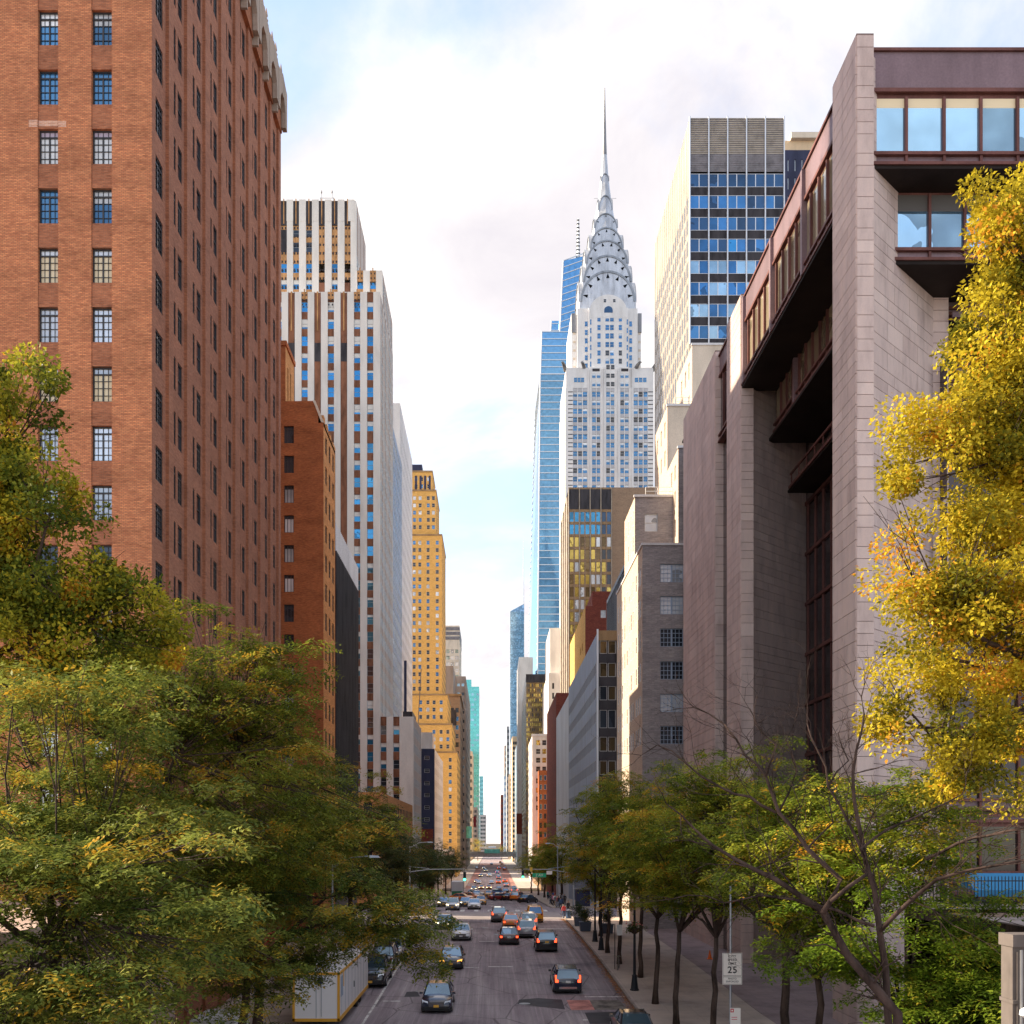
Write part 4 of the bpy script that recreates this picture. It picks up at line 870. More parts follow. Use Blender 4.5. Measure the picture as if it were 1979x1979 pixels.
# maroon blocks
I2 = Bldg('maroon_street_block', 'narrow maroon brick block with a long blank street wall', ['brick_maroon', 'brick_tan'], base(22, 265)); z0 = gz(265)-1; k = 245/FP
I2.block(16, 34, 245, 287, z0, H(36.5), 'R', dict(cols=[((1093-U0)*k, (1099-U0)*k)], rows=[(H(31), H(33.2)), (H(26), H(28.2))], depth=.2, win='white:b'), None); I2.done()
I1 = Bldg('maroon_setback_block', 'maroon brick block with a flank coloured sunlit orange and two small windows', ['brick_maroon', 'brick_gold', 'brick_tan'], base(30, 270)); k = 253/FP
I1.block(24, 50, 253, 303, gz(270)-1, H(60), 'R', dict(cols=[((1161-U0)*k, (1171-U0)*k)], rows=[(H(50), H(52.2)), (H(57), H(59))], depth=.2, win='white:p'), dict(cols=[(260, 262), (266, 268)], rows=[(H(40), H(42)), (H(50), H(52))], depth=.2, win='dark', m=1))  # gold brick on the flank paints sunlight over maroon brick
I1.w.box(26, 50, 255, 275, H(60), H(64.3), 0); I1.done()
# brown tower with gold windows
d = 334; k = d/FP; K = Bldg('bronze_window_tower', 'brown office tower with gold-reflecting window grid and blank brick side', ['brick_brown', 'bronze', 'dark_panel', 'tan_metal'], base(40, 350)); z0 = gz(d)-1; x0 = (1099-U0)*k; zt = H((V0-942)*k)
bw = (1182-1099)*k/4
ry = rows_from(H((V0-989)*k), 19*k, 24.2*k, 22)
cols = [(x0+bw*i+bw*j/2+.25+.1*(1-j), x0+bw*i+bw*(j+1)/2-.2+.1*(1-j)) for i in range(4) for j in (0, 1)]
K.w.box(x0, 60, d+.3, 375, z0, zt, 0, 'lf')
def kw(i, j):
    n = len(ry)-1-j
    if n < 2: return 'glass_bright:frame_white' if i < 6 else 'glass_deep:bronze_f'
    if i > 5 and random.random() < .7: return 'glass_dark:bronze_f'
    return random.choice(['glass_gold:bronze_f', 'glass_gold:bronze_f', 'glass_bronze:bronze_f', 'glass_pale:bronze_f']) if n > 1 else 'glass_bright:bronze_f'
simple('bronze_f', (0.22, 0.13, 0.06), .4, .4)
K.face(FR, d, (x0, 60), (z0, zt), cols, ry[::-1], .25, kw, 0, 1, .08)
for i in range(4): K.w.box(x0+bw*i+.2, x0+bw*(i+1)-.2, d-.03, d+.05, H((V0-984)*k), zt-.6, 2)
for i in range(5): K.w.box(x0+bw*i-.12, x0+bw*i+.12, d-.3, d, z0, zt, 3)
K.face(RW, x0, (d, 375), (z0, zt), cols_even(d+1, 374, 4, 6.0), [(z0+6, zt-8)], .5, None, 3, 1, .4)
K.w.box(x0+.5, x0+.6, d+1, 374, z0+6, zt-8, 1)
K.done()

# ---------------------------------------------------------------- the tower with the steel crown
d = 390; k = d/FP; CH = Bldg('spired_crown_tower', 'white brick skyscraper with terraced steel arch crown and needle spire', ['cool_white_brick', 'steel', 'steel_dark', 'dark_panel', 'cream_stone', 'grey_spandrel'], base((1177-U0)*k, 407)); z0 = gz(d)-1
def cu(p): return (1080 + p/4.025 - U0)*k
def cz(p): return H((V0 - (480 + p/4.025))*k)
xa, xb = cu(52), cu(737); zs = cz(1085); xc = (xa+xb)/2
chw = ['chry:a', 'chry:b', 'chry:a', 'chry:b', 'chry:a', 'chry:a', 'chry:d']
rr = [(cz(y+40), cz(y)) for y in [1113+66.0*i for i in range(14)]]; rr = rr + [(cz(1113+66*i+40), cz(1113+66*i)) for i in range(14, 44)]
rr = rr[::-1]
colp = [(258, 290), (294, 323), (368, 399), (403, 433), (478, 509), (513, 545)]
trip = [(110, 144), (149, 182), (187, 222), (582, 616), (621, 654), (659, 692)]
CH.w.box(xa, xb, d+.6, d+35, z0, zs, 0, 'f')
CH.face(FR, d, (xa, xb), (z0, zs), [(cu(a_), cu(b_)) for a_, b_ in sorted(colp+trip)], rr, .4, chw, 0, 5, .15)
lim = cz(2200)
for r0, r1 in rr:                                     # dark horizontal accents at the corners
    for p0, p1 in ((72, 108), (694, 732)):
        for zz in (r0+.1, r1-.35): CH.w.box(cu(p0), cu(p1), d-.03, d, zz, zz+.35, 3)
CH.face(RW, xa-.01, (d+1, d+34), (z0, zs), cols_even(d+2, d+33, 8, 1.5), rr, .4, 'chry:a', 4, merge=True)
# vertical ribs flanking the window pairs
for p in (232, 246, 340, 352, 448, 460, 556, 568): CH.w.box(cu(p)-.14, cu(p)+.14, d-.35, d, z0, cz(935), 0)
# shoulders with the corner blocks
for p0, p1 in ((52, 230), (560, 737)):
    CH.w.box(cu(p0)+.2, cu(p1), d+.3, d+34, zs, cz(925), 0)
    for c in ((122, 132), (148, 164), (174, 190)) if p0 == 52 else ((595, 611), (627, 643), (659, 675)):
        CH.wins.append((False, 'chry:a', 1.5, 1.9, Vector((cu(c[0]+2)+.4, d+.26, cz(1040))), 0.0))
mid = cz(925); zc0 = cz(450)
CH.w.box(cu(230), cu(560), d+.15, d+34, zs, mid, 0)
um = [(cz(y+36), cz(y)) for y in (905, 972, 1037)]
for c in (368, 404):
    for a_, b_ in um: CH.wins.append((False, 'chry:d', 1.55, b_-a_, Vector((cu(c+15), d+.12, a_)), 0.0))
for c in (258, 294, 478, 514):
    for a_, b_ in um[1:]: CH.wins.append((False, 'chry:b', 1.5, b_-a_, Vector((cu(c+15), d+.12, a_)), 0.0))
for p0, p1 in ((262, 318), (486, 540)): CH.w.box(cu(p0), cu(p1), d+.05, d+.15, cz(955), cz(934), 3)
# upper shaft
CH.w.box(cu(105), cu(655), d+5.5, d+30, mid, cz(450), 0); CH.w.box(cu(150), cu(622), d+3.5, d+32, mid, cz(430), 0)
ur = [(cz(y+42), cz(y)) for y in (508, 575, 641, 708, 774, 838)]
CH.w.box(cu(238), cu(545), d+2.0, d+33, mid, cz(440), 0)
for (c, w) in ((303, 27), (366, 31), (402, 31), (470, 27)):
    for a_, b_ in ur: CH.wins.append((False, random.choice(chw), w/4.025*k, b_-a_, Vector((cu(c+w/2), d+1.97, a_)), 0.0))
for c in (303, 472): CH.wins.append((False, 'chry:b', 1.35, 1.9, Vector((cu(c+13), d+1.97, cz(478))), 0.0))
for c in (352, 425): CH.wins.append((False, 'chry:d', 1.1, 1.35, Vector((cu(c+11), d+1.9, cz(400))), 0.0))
for c, w in ((208, 24), (246, 12), (532, 12), (556, 24)):
    for a_, b_ in [(a_-1.2, b_-1.2) for a_, b_ in ur]: CH.wins.append((False, 'chry:a', w/4.025*k, b_-a_, Vector((cu(c+w/2), d+(3.47 if w > 20 else 1.96), a_)), 0.0))
for a_, b_ in ur:                                     # brick accents on the shaft corners
    for p0, p1 in ((120, 140), (634, 652)): CH.w.box(cu(p0), cu(p1), d+5.44, d+5.5, a_, a_+.9, 4)
CH.w.box(cu(118)-.4, cu(140), d+5.2, d+6, cz(600), cz(450), 2); CH.w.box(cu(632), cu(652)+.4, d+5.2, d+6, cz(600), cz(450), 2)
CHT = CH.done()
# steel crown: nested arches
yc = d + 17.0
def arch(w, zs_, zt_, n=18, p=1.0): return [(-w/2*math.cos(math.pi*i/n), zs_ + (zt_-zs_)*math.sin(math.pi*i/n)**p) for i in range(n+1)]
def vault(w, zs_, zt_, L_, m=0):
    b = MB(); pr = arch(w, zs_, zt_)
    for ax in (0, 1):
        f = (lambda a_, l, z: (xc+a_, yc+l, z)) if ax == 0 else (lambda a_, l, z: (xc+l, yc-a_, z))
        pts = [(-w/2, zs_-6)] + pr + [(w/2, zs_-6)]
        b.poly([f(a_, -L_/2, z) for a_, z in pts], 0); b.poly([f(a_, L_/2, z) for a_, z in pts[::-1]], 0)
        S_ = lambda a_, z, s_: (a_*s_, zs_+(z-zs_)*s_ if z > zs_ else z)
        for l0, l1, s0, s1 in ((-.5, -.36, 1, 1), (-.36, 0, 1, 1.05), (0, .36, 1.05, 1), (.36, .5, 1, 1)):
            for (a0, q0), (a1, q1) in zip(pts, pts[1:]):
                p0, p1, p2, p3 = S_(a0, q0, s0), S_(a1, q1, s0), S_(a1, q1, s1), S_(a0, q0, s1); b.quad(f(p0[0], l0*L_, p0[1]), f(p1[0], l0*L_, p1[1]), f(p2[0], l1*L_, p2[1]), f(p3[0], l1*L_, p3[1]), 0)
        # proud rim on the front edge, darker to draw its shadow line
        for (a0, q0), (a1, q1) in zip(pr, pr[1:]):
            s0, s1 = .93, .93
            zc_ = zs_; i0 = (a0*s0, zc_+(q0-zc_)*s0); i1 = (a1*s1, zc_+(q1-zc_)*s1)
            for sg_ in (-1, 1):
                l = sg_*(L_/2+.25)
                b.quad(f(i0[0], l, i0[1]), f(i1[0], l, i1[1]), f(a1, l, q1), f(a0, l, q0), 1)
                b.quad(f(a0, l, q0), f(a1, l, q1), f(a1, sg_*L_/2, q1), f(a0, sg_*L_/2, q0), 1)
    return b
tops = [228.9, 236.0, 242.8, 249.2, 256.2, 264.8, 274.6]; wid = [22.2, 19.4, 16.8, 13.2, 9.2, 5.5, 2.9]; lens_ = [22.6, 19.8, 17.3, 13.6, 9.4, 5.6, 3.0]
kk = 1.02
for i, (zt_, w) in enumerate(zip(tops, wid)):
    zsp = zt_ - w*.5*(1.12 if i < 3 else 1.3 if i < 5 else 2.2)
    Lw = lens_[i]
    tr = put('crown_arch', (vault(w, H(zsp), H(zt_), Lw), ['steel', 'rim_shadow_steel']), CHT)
    if i < 5:
        n = [7, 7, 6, 5, 3][i]
        for q in range(n):
            t_ = math.pi*(q+.5)/n; a_, z_ = -w/2*.80*math.cos(t_), H(zsp)+(zt_-zsp)*.80*math.sin(t_); s = w*.031
            dx_, dz_ = -math.cos(t_), math.sin(t_)
            for ax in (0, 1):
                tri = MB(); l = -(Lw/2+.08)
                P3 = [(a_+dz_*s-dx_*s*.8, z_-dx_*s-dz_*s*.8), (a_-dz_*s-dx_*s*.8, z_+dx_*s-dz_*s*.8), (a_+dx_*s*2.0, z_+dz_*s*2.0)]
                g_ = [(xc+aa, yc+l, zz) if ax == 0 else (xc+l, yc-aa, zz) for aa, zz in P3]
                tri.poly(g_); tri.poly(g_[::-1]); put('triangular_window', (tri, ['teal_window']), tr)
sb = MB(); sb.tube([(xc, yc, H(246)), (xc, yc, H(256)), (xc, yc, H(265)), (xc, yc, H(274)), (xc, yc, H(283))], [6.2, 4.2, 2.7, 1.6, .95], 8)
put('spire_base', (sb, ['steel']), CHT); sb = MB(); sb.tube([(xc, yc, H(281)), (xc, yc, H(290)), (xc, yc, H(311))], [1.0, .7, .16], 8); put('spire', (sb, ['steel_dark']), CHT)
for z in (252.5, 264):
    q = MB(); q.tube([(xc-4.6, yc-2, H(z)), (xc+4.6, yc-2, H(z))], .07, 5); put('spar', (q, ['steel']), CHT)
# lower stone arch within the first steel arch
la = MB(); pr = arch(cu(540)-cu(247), cz(470), cz(338)); pts = [(pr[0][0], cz(520))] + pr + [(pr[-1][0], cz(520))]; yl = d + 1.95
la.poly([(xc-.25+a_, yl, z) for a_, z in pts]); 
for (a0, q0), (a1, q1) in zip(pts, pts[1:]): la.quad((xc-.25+a0, yl, q0), (xc-.25+a1, yl, q1), (xc-.25+a1, yl+6, q1), (xc-.25+a0, yl+6, q0))
put('stone_arch', (la, ['cool_white_brick']), CHT)
lw = MB(); pr = arch(3.4, cz(455)-cz(455), 1.6, 10); lw.poly([(xc-.2+a_, yl-.04, cz(482)+.1) for a_ in (-1.7,)] + [(xc-.2+a_, yl-.04, cz(460)+z) for a_, z in pr] + [(xc-.2+1.7, yl-.04, cz(482)+.1)]); put('arched_window', (lw, ['glass_deep']), CHT)
for u_, y_, s in ((cu(55), d-.3, -1), (cu(205), d-.5, -1), (cu(597), d-.5, 1), (cu(735), d-.3, 1)):      # eagle-head gargoyles
    g = MB(); z = mid+.2; g.tube([(u_, y_+2.5, z-.4), (u_+s*.7, y_, z+.3), (u_+s*1.5, y_-1.6, z+.9), (u_+s*2.0, y_-2.4, z+.35)], [.9, .75, .5, .12], 7); put('eagle_gargoyle', (g, ['steel_dark']), CHT)
X = Bldg('low_bronze_shopfronts', 'low bronze shopfront row under the maroon and white blocks', ['bronze', 'dark_panel'], base(20, 335)); X.block(16, 27, 303.5, 383, gz(335)-3, H(-4.2), 'R', dict(cols=cols_even(17, 26, 3, 1.8), rows=[(H(-9), H(-6.5)), (H(-15), H(-11))], depth=.2, win='dark'), dict(cols=cols_even(304, 382, 16, 3.2), rows=[(H(-9), H(-6.5)), (H(-15), H(-11))], depth=.2, win='dark', merge=True)); X.done()
# the same tower's lower mass, to the street
LB = Bldg('white_street_block', 'white brick street block with dark corner window columns below the crowned tower', ['white_brick', 'dark_panel', 'cream_stone'], base(30, 400)); z0 = gz(400)-1; k = 396/FP
LB.block((1060-U0)*k, 60, 396, 440, z0, H(67), 'R', dict(cols=[((1067-U0)*k, (1071-U0)*k)], rows=rows_from(H(63), 2.4, 4, 16)[::-1], depth=.3, win=['dark', 'white:g']), None); LB.w.box((1064-U0)*k, 60, 400, 436, H(67), H(86), 0); LB.done()
# glass supertower
OV = thing('blue_glass_supertower', 'tapering blue glass supertower with pale floor bands and lattice mast', 'building', (40, 670, gz(670)))
def ovvol(name, fl, fr_, bl_, vb, vt_l, vt_r, d0, d1, pitch, ub, slope=0.0):
    """fl: (u bottom, u top) of the front left edge; bl_: the back left edge at d1"""
    k0, k1 = d0/FP, d1/FP
    zb = H((V0-vb)*k0); zl, zr = H((V0-vt_l)*k0), H((V0-vt_r)*k0)
    A0, A1 = (fl[0]-U0)*k0, (fl[1]-U0)*k0; B0, B1 = (fr_-U0)*k0, (fr_-U0)*k0; C0, C1 = (bl_[0]-U0)*k1, (bl_[1]-U0)*k1
    b = MB(); b.hexa([(A0, d0, zb), (B0, d0, zb), (B0, d1, zb), (C0, d1, zb)], [(A1, d0, zl), (B1, d0, zr), (B1, d1, zr), (C1, d1, zl)])
    v = put(name, (b, ['glass_vanderbilt']), OV)
    n = int((zl-zb)/pitch)
    for i in range(n+1):
        t_ = min(1, (i*pitch+.2)/(zl-zb)); z = zb+(zl-zb)*t_
        a_, c_ = A0+(A1-A0)*t_, C0+(C1-C0)*t_; q = MB(); h = .5; sl = slope*(zr-zl)*1.0
        q.hexa([(a_-.25, d0-.3, z), (B0, d0-.3, z+sl), (B0, d0+.2, z+sl), (a_, d0+.2, z)], [(a_-.25, d0-.3, z+h), (B0, d0-.3, z+h+sl), (B0, d0+.2, z+h+sl), (a_, d0+.2, z+h)])
        q.hexa([(a_-.3, d0-.29, z), (a_+.1, d0+.1, z), (c_+.1, d1, z), (c_-.3, d1, z)], [(a_-.3, d0-.29, z+h), (a_+.1, d0+.1, z+h), (c_+.1, d1, z+h), (c_-.3, d1, z+h)])
        put('floor_band', (q, ['frame_alu']), v)
    e = MB(); e.tube([(A0-.1, d0-.2, zb), (A1-.1, d0-.2, zl)], .45, 5); put('corner_trim', (e, ['frame_alu']), v)
    return v
ovvol('lower_shaft', (1036, 1044.5), 1120, (1008, 1034), 1680, 724, 724, 640, 700, 4.6, 0)
ovvol('middle_shaft', (1045, 1047.6), 1130, (1046, 1049), 724, 640, 640, 644, 700, 4.6, 0)
ovvol('stair_block', (1065, 1066), 1082, (1066, 1067), 640, 620, 620, 655, 690, 4.5, 0)
ovvol('upper_shaft', (1082, 1089), 1150, (1084, 1090), 650, 504, 490, 650, 700, 4.5, 0, 1.6)
q = MB(); zmst = H((V0-500)*650/FP); xm = (1121-U0)*650/FP; q.tube([(xm, 665, zmst), (xm, 665, H((V0-395)*650/FP))], [1.3, .55], 4); put('mast', (q, ['steel']), OV)
q = MB(); 
for i in range(14): z = zmst+2+i*2.5; q.box(xm-1.6+i*.06, xm+1.6-i*.06, 664, 666, z, z+.5)
put('mast_ring', (q, ['steel_dark']), OV, kind='stuff')
# smaller buildings farther along the right side
HY = Bldg('gold_glass_hotel', 'dark hotel tower with gold and green mirror glass', ['glass_bronze', 'dark_panel', 'glass_gold'], base(25, 545)); d = 520; k = d/FP; z0 = gz(d)-1; x0 = (1017-U0)*k; x1 = (1059-U0)*k; zt = H((V0-1303)*k)
HY.block(x0, x1, d, 600, z0, zt, 'R', dict(cols=cols_even(x0, x1, 12, .7), rows=rows_from(zt-5, 1.7, 2.6, 34)[::-1], depth=.2, win=['glass_gold:bronze_f', 'glass_gold:bronze_f', 'glass_dark:bronze_f', 'glass_bronze:bronze_f']), dict(cols=cols_even(d+1, 598, 14, 3.5), rows=rows_from(zt-5, 1.7, 2.6, 34)[::-1], depth=.2, win=['glass_dark:bronze_f'], merge=True, m=1))
HY.w.box(x0-.2, x1, d-.2, d+.1, zt-4.4, zt, 1); HY.done()
N2 = Bldg('white_loft_building', 'white painted loft building with square dark windows', ['white_brick', 'white_panel', 'cream_stone'], base(22, 400)); d = 392; k = d/FP; z0 = gz(d)-1; x0 = (1028.5-U0)*k; zt = H((V0-1422)*k)
N2.block(x0, 28, d+.6, 438, z0, zt, 'R', dict(cols=[((1036-U0)*k, (1044.5-U0)*k), ((1048-U0)*k, (1056-U0)*k)], rows=[(H((V0-v-10)*k), H((V0-v)*k)) for v in (1556, 1539, 1522, 1504, 1481, 1464, 1447, 1430)], depth=.3, win=['white', 'white:g', 'white']), dict(cols=cols_even(d+2, 436, 10, 1.6), rows=rows_from(zt-3, 2.0, 3.6, 9)[::-1], depth=.2, win='dark', merge=True))
N2.w.box(x0-.3, 28, d+.3, d+.62, zt, zt+.8, 1); N2.done()
N3 = Bldg('red_brick_low_building', 'low red brick building with tall paired windows and glass base', ['brick_deep', 'glass_deep'], base(22, 388)); d = 384; k = d/FP; x0 = (1041-U0)*k; zt = H((V0-1489)*k); z0 = gz(d)-1
N3.block(x0, 29, d, 391.5, z0, zt, 'R', dict(cols=cols_even(x0, x0+3.4, 2, .9), rows=[(H((V0-v-10)*k), H((V0-v)*k)) for v in (1608, 1590, 1572, 1554, 1535, 1516, 1498)], depth=.2, win=['dark', 'glass_blue']), None); N3.done()
def rt(name, label, u0, u1, vt, d, mats, dep, F=None, floors=4, **k_): t = tower(name, label, u0, u1, vt, d, 'R', mats, dep, F, None, floors=floors); return t.done()
rt('white_slim_tower', 'slim white stone tower wedged beside the glass supertower', 1003, 1030, 1270, 610, ['white_brick', 'cream_stone'], 50)
rt('sunlit_cream_tower', 'sunlit cream tower with stepped top', 990, 1004, 1423, 760, ['far_cream', 'bronze'], 60, (3, 1.6, 2.4, 4, 'dark', 0, 0, True))
rt('cream_cornice_block', 'sunlit cream block with heavy cornice', 984, 1000, 1496, 860, ['far_cream', 'bronze'], 60, (3, 1.6, 2.4, 4, 'dark', 0, 0, True))
rt('slate_glass_block', 'slate blue glass block with balconies', 998, 1012, 1440, 680, ['glass_steelblue', 'taupe'], 60, (4, 1.3, 2.0, 3, ['glass_blue', 'white:p'], 0, 0, True))
BA = tower('pale_blue_tower', 'pale blue glass tower with sloping top and thin mast far along the street', 986, 1013, 1182, 1050, 'R', ['glass_steelblue', 'frame_alu'], 60, (5, 2.2, 2.8, 3, 'glass_steelblue:frame_alu', 0, 0, False), None, floors=7.5); k = 1050/FP
BA.w.hexa([((986-U0)*k, 1050, H((V0-1182)*k)), ((1013-U0)*k, 1050, H((V0-1182)*k)), ((1013-U0)*k, 1110, H((V0-1182)*k)), ((986-U0)*k, 1110, H((V0-1182)*k))], [((990-U0)*k, 1052, H((V0-1178)*k)), ((1013-U0)*k, 1052, H((V0-1166)*k)), ((1013-U0)*k, 1108, H((V0-1166)*k)), ((990-U0)*k, 1108, H((V0-1178)*k))], 0)
BA.w.tube([((1013.5-U0)*k, 1080, H((V0-1170)*k)), ((1013.5-U0)*k, 1080, H((V0-1024)*k))], [.9, .25], 5, 1); BA.done()
rt('grey_far_tower', 'slim grey tower with dark slots near the street end', 979.5, 987, 1404, 1250, ['far_grey', 'taupe'], 60, (2, 1.8, 4, 4, 'dark', 0, 0, True), 8)
rt('dark_far_tower', 'dark slim tower near the street end', 975, 981, 1441, 1400, ['taupe', 'far_grey'], 60, (2, 1.8, 4, 4, 'white:p', 0, 0, True), 9)
rt('maroon_far_tower', 'small maroon tower at the very end of the street', 968, 975, 1536, 1700, ['brick_maroon', 'taupe'], 60, (2, 2.0, 4, 4, 'dark', 0, 0, True), 9)
rt('slate_far_block', 'slate far block beside the small maroon tower', 974, 985, 1500, 1300, ['blue_panel', 'taupe'], 60, (3, 1.8, 4, 4, 'white:p', 0, 0, True), 8)
rt('brown_street_block', 'brown street block behind the raised roadway', 1000, 1014, 1560, 720, ['taupe', 'bronze'], 40, (4, 1.2, 2, 3, 'dark', 0, 0, True), 4)
# hills beyond the river
b = MB(); prev = None
for i in range(41):
    x = -900+i*45; z = gz(6000)+18+26*math.sin(i*.6)+14*math.sin(i*1.7)+10*random.random()
    if prev: b.quad((prev[0], 6000, gz(6000)), (x, 6000, gz(6000)), (x, 6120, z), (prev[0], 6120, prev[1])); b.quad((prev[0], 6120, prev[1]), (x, 6120, z), (x, 6600, z+3), (prev[0], 6600, prev[1]+3))
    prev = (x, z)
put('hills', (b, ['far_grey']), kind='structure')
t = thing('far_waterfront_block', 'pale blue low block closing the end of the street', 'building', (2, 3200, gz(3200))); b = MB(); b.box(-12, 12, 3200, 3240, gz(3200), px(0, 1636, 3200).z); b.box(-20, -12, 3210, 3240, gz(3200), px(0, 1641, 3200).z); put('wall', (b, ['pale_blue_panel']), t)
# viaduct across the street
vd = thing('road_viaduct', 'grey steel road viaduct crossing over the street', 'bridge', (0, 705, gz(705))); k = 700/FP
b = MB(); b.box(-40, 45, 700, 712, px(0, 1656, 700).z, px(0, 1649.5, 700).z, 0); b.box(-40, 45, 699.6, 700.1, px(0, 1649.5, 700).z, px(0, 1645.5, 700).z, 1); put('deck', (b, ['grey_louver', 'steel_dark']), vd)
for x in (-24, -19, 17.5, 23):
    b = MB(); b.box(x-1, x+1, 701, 711, gz(705)-.3, px(0, 1656, 700).z, 0); put('column', (b, ['steel_dark']), vd)
b = MB()
for i in range(40): b.box(-40+i*2.1, -39.9+i*2.1, 699.7, 699.85, px(0, 1645.5, 700).z, px(0, 1643, 700).z)
b.box(-40, 45, 699.7, 699.85, px(0, 1643.2, 700).z, px(0, 1642.6, 700).z); put('railing', (b, ['steel_dark']), vd)
t = thing('viaduct_banner', 'pale teal banner hung on the viaduct railing', 'banner', px(951, 1646, 699)); b = MB(); p0 = px(936, 1649, 699.3); p1 = px(966, 1641, 699.3); b.box(p0.x, p1.x, 699.2, 699.35, p0.z, p1.z); put('cloth', (b, ['glass_teal']), t)
# ---------------------------------------------------------------- trees
leafmat('leaf_locust', [(0.0, (0.040, 0.075, 0.016)), (0.4, (0.155, 0.19, 0.035)), (0.75, (0.32, 0.335, 0.065)), (0.9, (0.48, 0.36, 0.045)), (1.0, (0.52, 0.30, 0.03))], .38)
leafmat('leaf_locust_olive', [(0.0, (0.045, 0.075, 0.012)), (0.4, (0.17, 0.205, 0.028)), (0.75, (0.34, 0.34, 0.045)), (0.92, (0.40, 0.27, 0.04)), (1.0, (0.52, 0.27, 0.03))], .38)
leafmat('leaf_bright', [(0.0, (0.06, 0.10, 0.014)), (0.4, (0.22, 0.275, 0.03)), (0.75, (0.44, 0.43, 0.045)), (0.92, (0.60, 0.40, 0.04)), (1.0, (0.66, 0.32, 0.03))], .42)
leafmat('leaf_yellow', [(0.0, (0.15, 0.155, 0.018)), (0.25, (0.34, 0.27, 0.022)), (0.6, (0.58, 0.46, 0.030)), (0.88, (0.74, 0.61, 0.055)), (1.0, (0.66, 0.30, 0.03))], .42)
leafmat('leaf_oak', [(0.0, (0.07, 0.10, 0.014)), (0.35, (0.22, 0.23, 0.025)), (0.7, (0.46, 0.40, 0.035)), (0.92, (0.68, 0.52, 0.04)), (1.0, (0.55, 0.25, 0.03))], .40)
leafmat('leaf_lime', [(0.0, (0.05, 0.09, 0.012)), (0.4, (0.17, 0.26, 0.022)), (0.8, (0.25, 0.29, 0.03)), (1.0, (0.45, 0.33, 0.03))], .42)
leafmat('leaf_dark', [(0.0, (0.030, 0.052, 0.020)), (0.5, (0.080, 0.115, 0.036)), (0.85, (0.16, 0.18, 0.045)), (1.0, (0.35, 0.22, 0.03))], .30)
def blades(o, d, n, ln, wd):
    """thin pointed quads: o origin, d direction, n normal (k,3)"""
    s = np.cross(d, n); s /= np.linalg.norm(s, axis=1, keepdims=True) + 1e-9
    mid = o + d*(ln*.45)[:, None] + n*(ln*.06)[:, None]
    return np.stack([o, mid + s*(wd/2)[:, None], o + d*ln[:, None], mid - s*(wd/2)[:, None]], 1)
def leafmesh(name, q, tint, mat):
    n = len(q); me = bpy.data.meshes.new(name); me.vertices.add(4*n); me.vertices.foreach_set('co', q.reshape(-1).astype(np.float32))
    me.loops.add(4*n); me.loops.foreach_set('vertex_index', np.arange(4*n, dtype=np.int32)); me.polygons.add(n)
    me.polygons.foreach_set('loop_start', np.arange(0, 4*n, 4, dtype=np.int32)); me.materials.append(M[mat]); me.update(calc_edges=True)
    at = me.attributes.new('tint', 'FLOAT', 'FACE'); at.data.foreach_set('value', np.clip(tint, 0, 1).astype(np.float32)); return me
def nrm(a_): return a_ / (np.linalg.norm(a_, axis=-1, keepdims=True) + 1e-9)
def locust_leaves(C, size, rg, fr, nb, ln, wd, yellow):
    """feathery sprays: fronds radiating from each cluster centre, leaflets paired along each frond"""
    k = len(C); F = k*fr
    c = np.repeat(C, fr, 0); sz = np.repeat(size, fr)
    ph = rg.random(F)*2*np.pi; rad = np.sqrt(rg.random(F))
    off = np.stack([np.cos(ph)*rad, np.sin(ph)*rad, rg.normal(0, .16, F) - .20*rad**2], 1)*sz[:, None]
    d = nrm(np.stack([np.cos(ph)+rg.normal(0, .5, F), np.sin(ph)+rg.normal(0, .5, F), rg.normal(-.28, .28, F)], 1))
    up = nrm(np.stack([rg.normal(0, .35, F), rg.normal(0, .35, F), np.ones(F)], 1)); sd = nrm(np.cross(d, up))
    fl = ln*(2.2+1.3*rg.random(F)); o = c+off
    t = (np.arange(nb)//2+.6)/(nb/2); sg = np.where(np.arange(nb) % 2, 1., -1.)
    oo = (o[:, None] + d[:, None]*(fl[:, None]*t)[..., None] + np.array([0, 0, -1.])*(fl[:, None]*t**2*.18)[..., None]).reshape(-1, 3)
    dd = nrm((d[:, None]*.65 + sd[:, None]*sg[None, :, None] + np.array([0, 0, -.12])).reshape(-1, 3) + rg.normal(0, .12, (F*nb, 3)))
    nn = np.repeat(up, nb, 0); l = ln*(.7+.6*rg.random(F*nb)); w = wd*(.7+.6*rg.random(F*nb))
    base_t = np.clip(rg.normal(.42, .16, k), 0, .8); base_t = np.where(rg.random(k) < yellow, rg.uniform(.82, 1, k), base_t)
    tt = np.repeat(np.repeat(base_t, fr) + rg.normal(0, .13, F), nb) + rg.normal(0, .07, F*nb)
    tt = np.where(np.repeat(rg.random(F) < yellow*.7, nb), .95, tt)
    return blades(oo, dd, nn, l, w), tt
def broad_leaves(C, size, rg, per, ln, wd, mean=.5):
    k = len(C); F = k*per; c = np.repeat(C, per, 0); sz = np.repeat(size, per)
    v = nrm(rg.normal(0, 1, (F, 3))); r = rg.random(F)**.45; o = c + v*(r*sz)[:, None]*np.array([1, 1, .8])
    d = nrm(v*.8 + rg.normal(0, .7, (F, 3)) + np.array([0, 0, -.25])); n = nrm(rg.normal(0, .6, (F, 3)) + np.array([0, 0, .9])); n = nrm(n - d*(n*d).sum(1, keepdims=True))
    l = ln*(.65+.7*rg.random(F)); w = wd*(.65+.7*rg.random(F))
    bt = np.clip(rg.normal(mean, .27, k), 0, 1); tt = np.repeat(bt, per) + rg.normal(0, .16, F)
    return blades(o, d, n, l, w), tt
